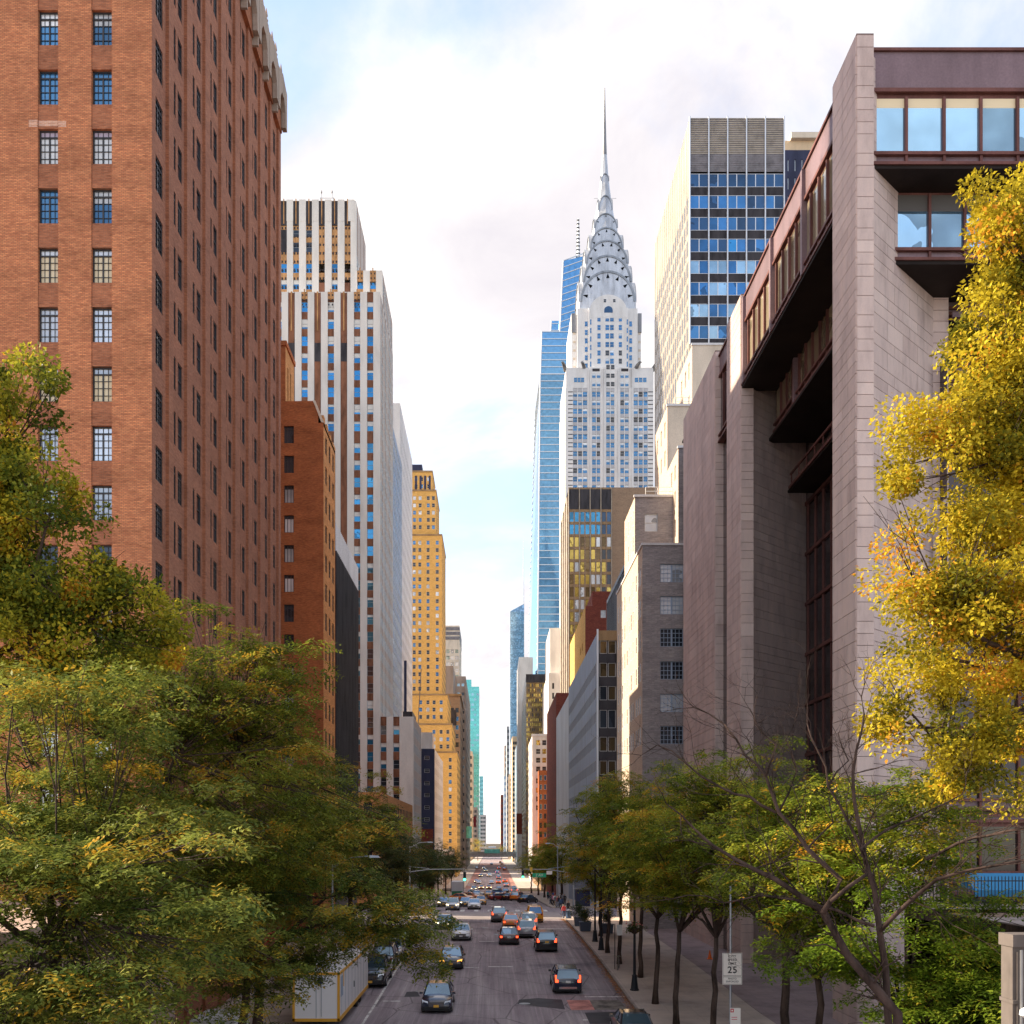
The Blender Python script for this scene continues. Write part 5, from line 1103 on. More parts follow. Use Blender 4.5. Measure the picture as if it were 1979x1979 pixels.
def crown_points(rg, n, cen, rad, hollow=.35, flat=0.0, gaps=0):
    """cluster centres through an uneven ellipsoid"""
    out = []; cen = np.array(cen); rad = np.array(rad); holes = [nrm(rg.normal(0, 1, 3)) for _ in range(gaps)]
    lob = [(nrm(rg.normal(0, 1, 3)), rg.uniform(.15, .42)) for _ in range(9)]
    while len(out) < n:
        v = nrm(rg.normal(0, 1, 3)); r = hollow + (1-hollow)*rg.random()**.55
        if any((v @ h_) > .90 for h_ in holes): continue
        s = .72 + sum(a_*max(0, (v @ l_))**5 for l_, a_ in lob) + rg.normal(0, .03)
        if v[2] < -.35: s *= .8
        out.append(cen + v*rad*r*s)
    return np.array(out)
def limbs(rg, basep, fork, C, r0, nl, twig=.012, frac=.55):
    """trunk, main limbs and branches reaching the clusters"""
    b = MB(); basep, fork = np.array(basep), np.array(fork); n = 6; up = []
    pts = [basep + (fork-basep)*i/n + rg.normal(0, .06 if 0 < i < n else 0, 3)*np.array([1, 1, 0]) for i in range(n+1)]
    rr = [r0*(1.35 if i == 0 else 1.0 - .32*i/n) for i in range(n+1)]; b.tube(pts, rr, 8)
    idx = rg.choice(len(C), min(nl, len(C)), replace=False); paths = []
    for i in idx:
        e = fork + (C[i]-fork)*.92; m1 = fork + (e-fork)*.35 + np.array([0, 0, np.linalg.norm(e-fork)*.08]) + rg.normal(0, .25, 3); m2 = fork + (e-fork)*.7 + rg.normal(0, .3, 3)
        P_ = [fork, m1, m2, e]; b.tube(P_, [r0*.55, r0*.40, r0*.24, r0*.08], 6); paths.append(P_)
    allp = np.array([p0+(p1-p0)*t_ for P_ in paths for p0, p1 in zip(P_, P_[1:]) for t_ in (0, .33, .66)])
    for c in C:
        if rg.random() > frac: continue
        j = np.argmin(((allp-c)**2).sum(1)+rg.random(len(allp))*.5); s = allp[j]; m_ = (s+c)/2 + rg.normal(0, .12, 3); b.tube([s, m_, c], [r0*.13, r0*.08, twig], 4, 0, False)
        for q in range(2):
            e = c + rg.normal(0, .5, 3); b.tube([m_, (m_+e)/2+rg.normal(0, .06, 3), e], [r0*.06, twig, twig*.6], 3, 0, False)
    return b
def tree(name, label, basep, fork, cen, rad, style, mat, seed, n, r0, group=None, bark='bark', lod=1.0, hollow=.35, csize=.8, yellow=.05, nl=8, gaps=4, mean=.5, extra=None, fr=None):
    rg = np.random.default_rng(seed); t = thing(name, label, 'tree', basep, 0, group)
    n = int(n*.78) if style == 'locust' else n; csize = csize*.86 if style == 'locust' else csize; C = crown_points(rg, n, cen, rad, hollow, 0, gaps)
    if extra is not None: C = np.concatenate([C, np.array(extra) + rg.normal(0, .15, (len(extra), 3))])
    put('trunk', (limbs(rg, basep, fork, C, r0, nl), [bark], True), t)
    size = csize*(.6+.8*rg.random(len(C)))
    if style == 'locust': q, tt = locust_leaves(C, size, rg, fr or int(49*lod), 6, .168/lod**.5, .08/lod**.5, yellow)
    else: q, tt = broad_leaves(C, size, rg, int(300*lod), .132/lod**.5, .092/lod**.5, np.concatenate([np.full(n, mean), np.full(len(C)-n, mean-.25)]))
    q = q - np.array(basep)
    put('crown', leafmesh('crown', q, tt, mat), t, basep); return t
def X(u, v, d): p = px(u, v, d); return np.array((p.x, p.y, p.z))
def gb(x, y, dz=.1): return (x, y, gz(y)+dz)
GL = 'honey locusts along the near side of the street'
# left side
def spread(u0, u1, v0, v1, d0, d1, n, seed):
    r_ = random.Random(seed); return [tuple(X(r_.uniform(u0, u1), r_.uniform(v0, v1), r_.uniform(d0, d1))) for _ in range(n)]
tree('honey_locust', 'big feathery green honey locust at the corner below the brick tower', gb(-12.2, 27), (-12.0, 27, 7.5), (-11.8, 26.5, 8.2), (6.3, 5.0, 5.4), 'locust', 'leaf_locust', 21, 300, .26, GL, csize=.85, gaps=2, yellow=.05, lod=1.2, extra=spread(-40, 420, 1560, 1990, 21, 26, 60, 31) + spread(0, 300, 1300, 1500, 23, 28, 30, 32))
tree('honey_locust', 'tall honey locust reaching over the others before the brick tower', gb(-13.8, 38), (-13.6, 38, 9), (-13.6, 38, 13.3), (8.2, 5.0, 7.0), 'locust', 'leaf_locust_olive', 22, 420, .3, GL, csize=.95, gaps=2, yellow=.05, lod=1.15, extra=spread(330, 570, 1240, 1440, 36, 40, 46, 35))
tree('honey_locust', 'honey locust with low boughs hanging over the parked trailer', gb(-10.6, 41), (-10.2, 41, 5.0), (-8.6, 40.0, 7.2), (5.4, 4.0, 3.4), 'locust', 'leaf_locust', 23, 170, .22, GL, csize=.78, gaps=6, yellow=.10, lod=1.15, extra=spread(640, 850, 1700, 1800, 36, 40, 26, 3) + spread(745, 840, 1790, 1870, 37, 39, 12, 4) + spread(380, 580, 1760, 1990, 34, 39, 34, 33))
tree('honey_locust', 'dense honey locust filling the gap before the red brick building', gb(-12.4, 52), (-12.2, 52, 7), (-12.0, 52, 10.6), (6.4, 4.5, 5.8), 'locust', 'leaf_locust_olive', 24, 290, .26, GL, csize=.85, gaps=4, yellow=.05)
tree('honey_locust', 'honey locust with rusty crown tips under the finned building', gb(-12.4, 66), (-12.2, 66, 7), (-12.0, 66, 11.0), (6.2, 4.5, 6.0), 'locust', 'leaf_locust_olive', 25, 260, .25, GL, csize=.85, gaps=3, yellow=.09, lod=.9)
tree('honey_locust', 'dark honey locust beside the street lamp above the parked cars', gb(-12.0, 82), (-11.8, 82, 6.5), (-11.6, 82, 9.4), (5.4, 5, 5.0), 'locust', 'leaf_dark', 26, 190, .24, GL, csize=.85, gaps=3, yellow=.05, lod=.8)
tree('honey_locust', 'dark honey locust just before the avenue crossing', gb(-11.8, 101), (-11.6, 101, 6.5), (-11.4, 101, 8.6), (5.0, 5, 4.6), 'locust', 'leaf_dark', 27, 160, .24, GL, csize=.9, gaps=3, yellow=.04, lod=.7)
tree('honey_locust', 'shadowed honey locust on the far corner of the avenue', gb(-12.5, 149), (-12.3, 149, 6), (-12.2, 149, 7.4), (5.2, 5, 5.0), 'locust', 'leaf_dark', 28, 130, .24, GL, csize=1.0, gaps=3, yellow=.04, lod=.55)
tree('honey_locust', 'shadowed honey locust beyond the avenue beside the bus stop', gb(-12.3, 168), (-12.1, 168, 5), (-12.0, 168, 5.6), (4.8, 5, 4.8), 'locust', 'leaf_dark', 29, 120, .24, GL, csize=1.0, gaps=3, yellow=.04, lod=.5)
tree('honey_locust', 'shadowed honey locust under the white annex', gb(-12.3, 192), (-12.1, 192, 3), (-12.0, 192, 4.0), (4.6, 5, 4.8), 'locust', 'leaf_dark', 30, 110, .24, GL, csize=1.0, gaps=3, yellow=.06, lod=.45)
# terrace on the left with the oak
b = MB(); b.box(-60, -15.0, 5, 46.5, gz(20)-.4, 7.6); put('terrace_left', (b, ['pink_base']), kind='structure')
tree('oak_tree', 'yellow-green oak on the raised terrace against the brick tower', (-17.5, 31, 7.5), (-17.3, 31, 14), (-16.6, 30.5, 20.3), (3.1, 3.0, 6.6), 'broad', 'leaf_oak', 41, 230, .28, None, csize=.66, hollow=.3, gaps=2, mean=.56, lod=.85, extra=spread(60, 185, 930, 1010, 29, 31, 7, 5) + spread(100, 260, 1080, 1180, 29, 31, 9, 6) + spread(0, 170, 1100, 1300, 28, 31, 34, 7) + spread(0, 100, 680, 1000, 28.5, 31, 16, 17) + spread(40, 330, 1130, 1300, 29, 32, 44, 21))
# right side
GR = 'honey locusts along the stone headquarters'
rb_ = [(10.05, 60.6, 61), (10.6, 70.3, 62), (9.9, 76.5, 63), (9.75, 83, 64), (9.9, 52.8, 65), (11.2, 49.8, 66)]
lab = ['honey locust with crooked slim trunk beside the black lamp post', 'honey locust leaning behind the lamp post with the flower basket', 'honey locust with a white notice tied to its trunk', 'honey locust with flared dark trunk by the planters', 'straight-trunked honey locust between the crooked and the forked one', 'honey locust with forked trunk near the speed limit sign']
for (x, y, sd), lb in zip(rb_, lab):
    tree('honey_locust', lb, gb(x, y, .14), (x+.15, y, gz(y)+5.4), (x+.4, y, gz(y)+10.2+.5*math.sin(sd)), (4.6, 4.6, 5.1), 'locust', 'leaf_bright', sd, 150, .17, GR, csize=.85, gaps=4, yellow=.07, lod=.9)
tree('honey_locust', 'broad honey locust spreading before the dark stone pier', gb(14.2, 47.5), (14.2, 47.5, 6), (14.2, 47, 9.6), (5.2, 4.2, 4.6), 'locust', 'leaf_bright', 67, 170, .24, GR, csize=.85, gaps=5, yellow=.05, lod=.95)
tree('honey_locust', 'green honey locust beyond the avenue behind the street sign', gb(11.4, 160), (11.4, 160, 5), (10.9, 160, 7.6), (5.4, 5, 4.6), 'locust', 'leaf_bright', 68, 130, .24, GR, csize=1.0, gaps=3, yellow=.10, lod=.55)
tree('honey_locust', 'small honey locust farther beyond the avenue by the awnings', gb(11.4, 185), (11.4, 185, 3), (11.0, 185, 5.2), (4.6, 5, 4.4), 'locust', 'leaf_bright', 69, 110, .24, GR, csize=1.0, gaps=3, yellow=.10, lod=.45)
tree('honey_locust', 'low honey locust reaching over the planters by the crossing', gb(10.6, 96, .14), (10.6, 96, 5), (10.4, 95.5, 7.4), (4.0, 4.0, 4.4), 'locust', 'leaf_bright', 70, 120, .18, GR, csize=.9, gaps=3, yellow=.16, lod=.7)
for i_, (x, y) in enumerate(((11.3, 212), (11.3, 240), (11.0, 275), (-12.2, 222), (-12.0, 255), (-12.0, 290))):
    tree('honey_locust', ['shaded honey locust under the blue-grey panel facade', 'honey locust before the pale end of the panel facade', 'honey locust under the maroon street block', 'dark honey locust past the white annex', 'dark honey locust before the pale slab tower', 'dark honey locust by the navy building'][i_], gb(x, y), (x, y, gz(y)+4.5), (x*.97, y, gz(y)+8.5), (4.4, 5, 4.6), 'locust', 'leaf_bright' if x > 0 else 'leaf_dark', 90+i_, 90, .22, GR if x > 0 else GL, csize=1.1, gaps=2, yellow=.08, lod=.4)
# terrace on the right with stone retaining wall
b = MB(); b.box(18.2, 70, 4, 43, gz(20)-.4, H(-3.4)); put('terrace_right', (b, ['concrete']), kind='structure')
tree('yellow_maple', 'tall golden yellow maple lit by the sun beside the stone headquarters', (19.0, 29, 7.0), (18.4, 29, 14), (17.4, 29, 17.4), (4.7, 3.6, 6.6), 'broad', 'leaf_yellow', 81, 230, .3, None, csize=.72, hollow=.25, gaps=3, mean=.62, lod=.95, nl=11,
     extra=spread(1730, 1800, 790, 960, 27.5, 29.5, 10, 8) + spread(1905, 2150, 380, 900, 28, 30, 95, 19) + spread(1840, 1990, 620, 900, 28, 30, 22, 20) + spread(1720, 1900, 1120, 1330, 27.5, 29.5, 26, 9) + spread(1890, 1979, 350, 620, 27.5, 29.5, 10, 10) + spread(1800, 1960, 1350, 1540, 27, 29, 22, 11) + spread(1690, 1760, 1300, 1420, 27.5, 28.5, 8, 12) + spread(1860, 1990, 600, 1200, 28, 30, 40, 18))
tree('honey_locust', 'leafy honey locust crown filling in behind the bare limbs', gb(11.6, 35, .14), (11.6, 35, 5.5), (11.5, 35, 9.6), (4.0, 3.2, 3.9), 'locust', 'leaf_bright', 71, 150, .17, GR, csize=.8, gaps=3, yellow=.07, lod=1.0, extra=spread(1560, 1850, 1500, 1700, 30, 34, 34, 41))
tree('lime_green_tree', 'bright lime green young tree at the foot of the terrace wall', gb(13.6, 32), (13.5, 32, 4), (13.3, 31.5, 7.6), (4.6, 3.0, 4.6), 'locust', 'leaf_lime', 82, 130, .16, None, csize=.75, hollow=.3, gaps=5, yellow=.06, lod=1.1)
tree('lime_green_tree', 'low lime green tree beside the iron gate', gb(16.0, 30), (15.9, 30, 3), (15.4, 29.5, 4.4), (3.4, 2.6, 2.8), 'locust', 'leaf_lime', 83, 90, .14, None, csize=.7, hollow=.3, gaps=3, yellow=.05, lod=1.1)
tree('autumn_street_tree', 'amber tree on the street far beyond the viaduct', gb(-11.6, 800), (-11.6, 800, gz(800)+5), (-11.4, 800, gz(800)+11), (6, 6, 8), 'broad', 'leaf_oak', 84, 60, .3, None, csize=2.2, mean=.7, lod=.2)
tree('far_street_tree', 'green tree beside the far street beyond the viaduct', gb(8.5, 860), (8.5, 860, gz(860)+4), (8.5, 860, gz(860)+8), (4.5, 5, 5), 'broad', 'leaf_locust', 85, 40, .3, None, csize=2.0, mean=.5, lod=.2)
# leafless tree in front, drawn limb by limb
rg = np.random.default_rng(5); plain('bark_bare', (0.055, 0.036, 0.030), .85, .35, 3.0); bt = thing('bare_tree', 'leafless tree with dark twisting limbs spreading before the locusts', 'tree', gb(9.6, 22)); b = MB(); tips = []
def limb(pl, r0, r1, d0, d1, grow=1.0):
    n = len(pl); P_ = [X(u, v, d0+(d1-d0)*i/(n-1)) for i, (u, v) in enumerate(pl)]
    Q_ = [P_[0]]
    for p0, p1 in zip(P_, P_[1:]): Q_ += [p0+(p1-p0)*.5+rg.normal(0, .03, 3), p1]
    r0 *= .8; r1 *= .7; b.tube(Q_, [r0+(r1-r0)*i/(len(Q_)-1) for i in range(len(Q_))], 7)
    for i in range(2, len(Q_)-1):
        for q in range(1 + (rg.random() < .6)): twig(Q_[i], Q_[i+1]-Q_[i], .9*grow*rg.uniform(.6, 1.2), max(.009, (r0+(r1-r0)*i/len(Q_))*.34), 3)
    twig(Q_[-1], Q_[-1]-Q_[-2], .9*grow, r1, 4)
def twig(p, d, ln, r, dep):
    if dep == 0 or ln < .12: return
    d = np.array(d); d = d/np.linalg.norm(d)
    d2 = d + rg.normal(0, .55, 3)*np.array([1, .7, 1]) + np.array([0, 0, .18]); d2 /= np.linalg.norm(d2)
    m_ = p + d2*ln*.5 + rg.normal(0, .05, 3)*ln; e = p + d2*ln + rg.normal(0, .06, 3)*ln
    b.tube([p, m_, e], [r, r*.75, r*.5], 4, 0, False)
    for q in range(2 + (rg.random() < .5)): twig(m_ if q == 0 else e, d2, ln*rg.uniform(.55, .8), r*.55, dep-1)
limb([(1735, 2120), (1735, 1960), (1640, 1850), (1590, 1760), (1500, 1700), (1420, 1660), (1340, 1600)], .16, .04, 22, 23.5)
limb([(1590, 1765), (1625, 1700), (1560, 1640), (1505, 1570), (1480, 1500), (1440, 1460), (1400, 1400)], .085, .03, 22.4, 23.5)
limb([(1500, 1570), (1450, 1540), (1390, 1520), (1320, 1470), (1270, 1440)], .05, .02, 23, 24)
limb([(1606, 1742), (1675, 1690), (1665, 1640), (1720, 1600), (1790, 1570), (1860, 1535)], .06, .02, 22, 22.5)
limb([(1672, 1660), (1640, 1590), (1600, 1520), (1580, 1450), (1560, 1400)], .05, .02, 22.3, 23)
limb([(1735, 2120), (1715, 1950), (1700, 1800), (1690, 1720), (1665, 1620), (1650, 1540), (1655, 1450), (1670, 1380)], .12, .03, 22.6, 23.5)
limb([(1700, 1800), (1760, 1740), (1810, 1700), (1880, 1680), (1979, 1662)], .07, .035, 22.2, 20)
limb([(1690, 1790), (1620, 1760), (1550, 1740), (1470, 1730), (1400, 1745), (1330, 1730)], .05, .02, 22.2, 24)
limb([(1790, 1660), (1850, 1630), (1910, 1615), (1979, 1600)], .05, .035, 22, 20)
for pl in ([(1505, 1570), (1540, 1490), (1520, 1430), (1540, 1380)], [(1480, 1500), (1500, 1440), (1460, 1400), (1450, 1370)], [(1600, 1520), (1640, 1470), (1620, 1420)], [(1560, 1640), (1610, 1590), (1600, 1540)]): limb(pl, .035, .012, 23, 23.5, .75)
bo = X(1735, 2110, 22.3); b.tube([(9.6, 22.2, gz(22)), (9.4, 22.2, 2.5), tuple(bo), tuple(X(1735, 2030, 22.3))], [.26, .2, .17, .16], 8)
put('trunk', (b, ['bark_bare'], True), bt)
# ---------------------------------------------------------------- vehicles
simple('tyre', (0.012, 0.012, 0.013), .8); simple('rim', (0.45, 0.46, 0.48), .3, .8); simple('trim_black', (0.015, 0.015, 0.017), .45)
glass('car_glass', (0.15, 0.235, 0.33), .7, .05, .002); simple('chrome', (0.7, 0.71, 0.73), .15, 1.0)
simple('headlamp', (0.75, 0.76, 0.78), .12, .3); simple('headlamp_lit', (0.9, 0.85, 0.7), .2, 0, .5, None, (1.0, .78, .42), 2.2); simple('indicator', (0.8, 0.33, 0.04), .3, 0, .5, None, (1.0, .42, .06), .6)
simple('tail_lamp', (0.42, 0.02, 0.015), .2); simple('tail_lit', (0.7, 0.06, 0.02), .25, 0, .5, None, (1.0, .07, .02), .9)
simple('plate_yellow', (0.80, 0.42, 0.05), .5); simple('plate_white', (0.72, 0.72, 0.70), .5)
PAINT = dict(navy=(0.012, 0.018, 0.045), black=(0.010, 0.010, 0.013), white=(0.74, 0.74, 0.76), silver=(0.46, 0.47, 0.50), grey=(0.19, 0.19, 0.21), taxi=(0.85, 0.36, 0.02), orange=(0.80, 0.20, 0.02), red=(0.30, 0.025, 0.02), blue=(0.05, 0.16, 0.42), maroon=(0.06, 0.015, 0.016), green=(0.02, 0.22, 0.10))
for n_, c_ in PAINT.items(): simple('paint_'+n_, c_, .28, .35 if n_ in ('silver', 'grey') else 0, .5, .9)
SPEC = {  # length, width, roof height, belt, hood, cabin stations (windscreen foot, roof front, roof rear, rear foot), ground clearance, tail height
 'sedan': (4.75, 1.84, 1.45, .92, .86, (.27, .43, .72, .88), .20, .98),
 'suv':   (4.65, 1.88, 1.70, 1.08, 1.02, (.26, .38, .90, .985), .24, 1.10),
 'van':   (4.75, 1.86, 1.86, 1.10, 1.02, (.16, .30, .93, .99), .20, 1.12),
 'wagon': (4.80, 1.87, 1.56, 1.00, .92, (.26, .40, .88, .985), .22, 1.05),
 'pickup':(5.60, 2.00, 1.90, 1.18, 1.14, (.27, .37, .58, .64), .32, 1.18)}
def car_parts(kind, paint, lamps='off', taxi=False, plate='plate_yellow', cladding=False):
    Ln, Wd, Ht, Bt, Hd, cab, Gc, Tl = SPEC[kind]; h = Wd/2; out = []
    y = lambda f: -Ln/2 + Ln*f                           # front of the car looks to -y
    b = MB(); st = [(0, .80, .34, Hd*.62), (.015, .90, .27, Hd*.76), (.06, .965, Gc, Hd*.90), (.14, 1, Gc, Hd), (cab[0], 1, Gc, Bt), (.5, 1, Gc, Bt+.01), (cab[3], 1, Gc, max(Tl, Bt)), (.965, .975, Gc+.02, Tl-.02), (.99, .93, .28, Tl-.10), (1, .86, .36, Tl-.24)]
    if kind in ('suv', 'van', 'wagon'): st[-4:] = [(.955, 1, Gc, Bt+.02), (.975, .98, Gc+.03, Bt), (.992, .95, .28, Bt-.04), (1, .90, .36, Bt-.12)]
    rings = []
    for f, w, zb, zt_ in st:
        w *= h; cr_ = .05 if f > .02 else .02
        half = [(0, zb), (w*.86, zb), (w*.985, zb+.10), (w, (zb+zt_)*.52), (w*.985, zt_-.13), (w*.90, zt_-.03), (w*.45, zt_+cr_*.6), (0, zt_+cr_*.8)]
        ring = [(x, y(f), z) for x, z in half] + [(-x, y(f), z) for x, z in half[-2:0:-1]]; rings.append(ring)
    n = len(rings[0]); b.v = [p for r in rings for p in r]
    for i in range(len(rings)-1):
        for j in range(n): k_ = (j+1) % n; b.f.append((i*n+j, i*n+k_, (i+1)*n+k_, (i+1)*n+j)); b.m.append(0)
    b.f += [tuple(range(n-1, -1, -1)), tuple((len(rings)-1)*n+j for j in range(n))]; b.m += [0, 0]
    out.append(('body', b, ['paint_'+paint], True))
    lo = MB(); e_ = .02
    lo.box(-h*.97, h*.97, y(.03), y(.97), Gc-.04, Gc+.16)                                            # sills and bumper undersides
    lo.box(-h*.80, h*.80, y(0)-.012, y(.03), .30, .46); lo.box(-h*.80, h*.80, y(.97), y(1)+.012, .30, .46)
    out.append(('bumper', lo, ['trim_black'], False))
    bw, tw = h*.90, h*.72; z1, z2 = Bt-.02, Ht-.05; c0, c1, c2, c3 = map(y, cab)
    def gq(name, pts): g = MB(); g.poly(pts); out.append((name, g, ['car_glass'], False))
    gq('windshield', [(-bw, c0, z1), (bw, c0, z1), (tw, c1, z2), (-tw, c1, z2)]); gq('rear_window', [(bw, c3, z1), (-bw, c3, z1), (-tw, c2, z2), (tw, c2, z2)])
    for s in (-1, 1): gq('side_window', [(s*bw, c3, z1), (s*bw, c0, z1), (s*tw, c1, z2), (s*tw, c2, z2)][::s])
    rf = MB(); rf.hexa([(-tw-.01, c1-.03, z2-.02), (tw+.01, c1-.03, z2-.02), (tw+.01, c2+.03, z2-.02), (-tw-.01, c2+.03, z2-.02)], [(-tw*.84, c1+.22, Ht), (tw*.84, c1+.22, Ht), (tw*.84, c2-.15, Ht), (-tw*.84, c2-.15, Ht)])
    for s in (-1, 1):
        for (ya, yb), r in (((c0, c1), .045), ((c3, c2), .075 if kind != 'sedan' else .055), (((c0+c3)/2, (c1+c2)/2), .03)): rf.tube([(s*bw*1.0, ya, z1), (s*tw*1.0, yb, z2)], r, 5)
        if kind in ('suv', 'wagon', 'van'): rf.tube([(s*tw*.86, c1+.3, Ht+.02), (s*tw*.86, c2-.2, Ht+.02)], .025, 5)
    out.append(('roof', rf, ['paint_'+paint], False))
    if kind == 'pickup':
        q = MB(); q.box(-h*.82, h*.82, y(.66), y(.975), Bt-.35, Bt+.075); out.append(('load_bed', q, ['trim_black'], False))
    hl = 'headlamp_lit' if lamps in ('on', 'amber') else 'headlamp'; tl = 'tail_lit' if lamps == 'brake' else 'tail_lamp'
    for s in (-1, 1):
        q = MB(); zf = Hd*.78
        q.hexa([(s*h*.52, y(.005), zf-.10), (s*h*.90, y(.035), zf-.08), (s*h*.93, y(.09), zf-.06), (s*h*.55, y(.05), zf-.08)][::s], [(s*h*.55, y(.02), zf+.05), (s*h*.90, y(.05), zf+.09), (s*h*.93, y(.11), zf+.10), (s*h*.58, y(.06), zf+.06)][::s]); out.append(('headlight', q, ['indicator' if lamps == 'amber' else hl], False))
        q = MB(); zt_ = Tl-.30 if kind == 'sedan' else Bt-.22; tall = .20 if kind == 'sedan' else .34
        if kind == 'wagon': tall = .46
        q.box(min(s*h*.68, s*h*.90), max(s*h*.68, s*h*.90), y(.965), y(1)+.01, zt_, zt_+min(tall, .17)); 
        if tall > .24: q.box(min(s*h*.80, s*h*.90), max(s*h*.80, s*h*.90), y(.955), y(.995)+.005, zt_+.17, zt_+tall)
        out.append(('taillight', q, [tl], False))
        q = MB(); ym = c0+.22; q.hexa([(s*h*.98, ym, Bt), (s*(h+.17), ym-.02, Bt), (s*(h+.17), ym+.09, Bt), (s*h*.98, ym+.11, Bt)][::s], [(s*h*.98, ym, Bt+.13), (s*(h+.16), ym-.01, Bt+.14), (s*(h+.16), ym+.08, Bt+.14), (s*h*.98, ym+.10, Bt+.13)][::s]); out.append(('mirror', q, ['trim_black' if cladding else 'paint_'+paint], False))
        for yf in (.18, .80):
            q = MB(); r = .345 if kind in ('suv', 'pickup', 'van') else .325; cx_ = s*(h-.10); n_ = 16
            for xa_, xb_, rr, m_ in ((cx_-.11, cx_+.115, r, 0), (cx_+s*.10-.02, cx_+s*.10+.03, r*.62, 1)):
                ra = [(xa_, y(yf)+rr*math.cos(6.2832*k_/n_), r+rr*math.sin(6.2832*k_/n_)) for k_ in range(n_)]; rb2 = [(xb_,)+p[1:] for p in ra]; q.hexa(ra, rb2, m_)
            out.append(('wheel', q, ['tyre', 'rim'], False))
    q = MB(); q.box(-h*.50, h*.50, y(0)-.02, y(.02), Hd*.52, Hd*.80, 0); 
    for i in range(4): q.box(-h*.48, h*.48, y(0)-.035, y(0)-.02, Hd*(.54+.066*i), Hd*(.54+.066*i)+.02, 1)
    out.append(('grille', q, ['trim_black', 'chrome'], False))
    q = MB(); q.box(-.155, .155, y(0)-.05, y(0)-.03, .40, .55); out.append(('number_plate', q, [plate], False))
    q = MB(); zp = Tl-.28 if kind == 'sedan' else Bt-.25; q.box(-.155, .155, y(1)+.012, y(1)+.03, zp, zp+.15); out.append(('number_plate', q, [plate], False))
    if taxi: q = MB(); q.hexa([(-.33, -.10, Ht), (.33, -.10, Ht), (.33, .10, Ht), (-.33, .10, Ht)], [(-.26, -.05, Ht+.19), (.26, -.05, Ht+.19), (.26, .05, Ht+.19), (-.26, .05, Ht+.19)]); out.append(('roof_sign', q, ['plate_white'], False))
    if cladding: q = MB(); q.box(-h*.62, h*.62, y(1)+.005, y(1)+.03, .36, .50); out.append(('skid_plate', q, ['chrome'], False))
    return out
_CM = {}
def car(label, kind, paint, x, yy, face, lamps='off', taxi=False, plate='plate_yellow', group=None, rz=0.0, cladding=False, name=None):
    """face 'to': front towards the camera, 'away': rear towards it, or an angle. yy is the near end of the car."""
    key = (kind, paint, lamps, taxi, plate, cladding)
    if key not in _CM: _CM[key] = [(n_, b_.mesh(n_, m_, s_)) for n_, b_, m_, s_ in car_parts(*key)]
    ang = (0 if face == 'to' else math.pi if face == 'away' else R(face)) + R(rz); c = yy + (SPEC[kind][0]/2 if face in ('to', 'away') else 0)
    nm = name or {'sedan': 'sedan_car', 'suv': 'suv_car', 'van': 'minivan', 'wagon': 'estate_car', 'pickup': 'pickup_truck'}[kind] if not taxi else 'taxi_cab'
    t = thing(nm, label, 'taxi' if taxi else 'pickup' if kind == 'pickup' else 'car', (x, c, gz(c)+.004), ang, group)
    sl = (gz(c+2)-gz(c-2))/4; t.rotation_euler[0] = math.atan(sl)*math.cos(ang)
    for n_, me in _CM[key]: put(n_, me, t, (0, 0, 0), 0, True)
    return t
def carpx(label, kind, paint, u, v, face, *a_, **k_):
    p = hit(u, v); return car(label, kind, paint, p.x, p.y, face, *a_, **k_)
T = 'traffic on the street'
carpx('navy sedan with oval chrome grille and yellow number plate driving towards the bridge', 'sedan', 'navy', 843, 1960, 'to', group=T)
carpx('black sedan with amber lamps following the navy sedan', 'sedan', 'black', 871, 1875, 'to', 'amber', group=T)
carpx('white sedan with wide black grille in the oncoming lane', 'sedan', 'white', 890.8, 1819, 'to', group=T, plate='plate_white')
carpx('silver sedan half hidden by overhanging leaves', 'sedan', 'silver', 857, 1797, 'to', 'on', group=T)
carpx('dark estate car with tall red rear lamps and silver skid plate', 'wagon', 'navy', 1097.8, 1922, 'away', 'brake', plate='plate_white', group=T, cladding=True)
carpx('black suv with brake lamps on behind the silver suv', 'suv', 'black', 1057, 1841, 'away', 'brake', group=T)
carpx('black and maroon sedan with glowing brake lamps', 'sedan', 'maroon', 984, 1827, 'away', 'brake', plate='plate_white', group=T)
carpx('silver suv with bright rear lamps beside the maroon sedan', 'suv', 'silver', 1018, 1814, 'away', 'brake', plate='plate_white', group=T)
carpx('orange taxi waiting in front of the maroon sedan', 'sedan', 'orange', 988, 1796, 'away', 'brake', True, group=T)
carpx('white suv squeezed between the silver suv and the yellow van', 'suv', 'white', 1022, 1797, 'away', 'brake', group=T)
carpx('yellow taxi van with tall square back', 'van', 'taxi', 1034.6, 1784, 'away', 'off', True, plate='plate_white', group=T)
carpx('grey suv crossing the avenue alone in its lane', 'suv', 'grey', 965, 1783, 'away', 'brake', plate='plate_white', group=T)
carpx('silver suv with headlamps on just past the avenue', 'suv', 'silver', 874, 1760, 'to', 'on', group=T)
carpx('white car with green markings waiting at the avenue', 'sedan', 'white', 916, 1758, 'to', group=T, plate='plate_white')
carpx('black car with one bright lamp beside the far pavement', 'sedan', 'black', 857, 1753, 'to', 'on', group=T)
carpx('dark car with lamps on behind the white and green car', 'sedan', 'black', 899, 1753, 'to', 'on', group=T)
carpx('yellow taxi nose showing behind the white and green car', 'sedan', 'taxi', 929, 1749, 'to', 'off', True, group=T)
X2 = 'cars turning across the far side of the avenue'
carpx('orange taxi side-on at the far corner beside the dark trees', 'sedan', 'orange', 893, 1741, 75, 'off', True, group=X2)
carpx('second orange taxi side-on following the first across the avenue', 'sedan', 'orange', 908, 1738, 80, 'off', True, group=X2)
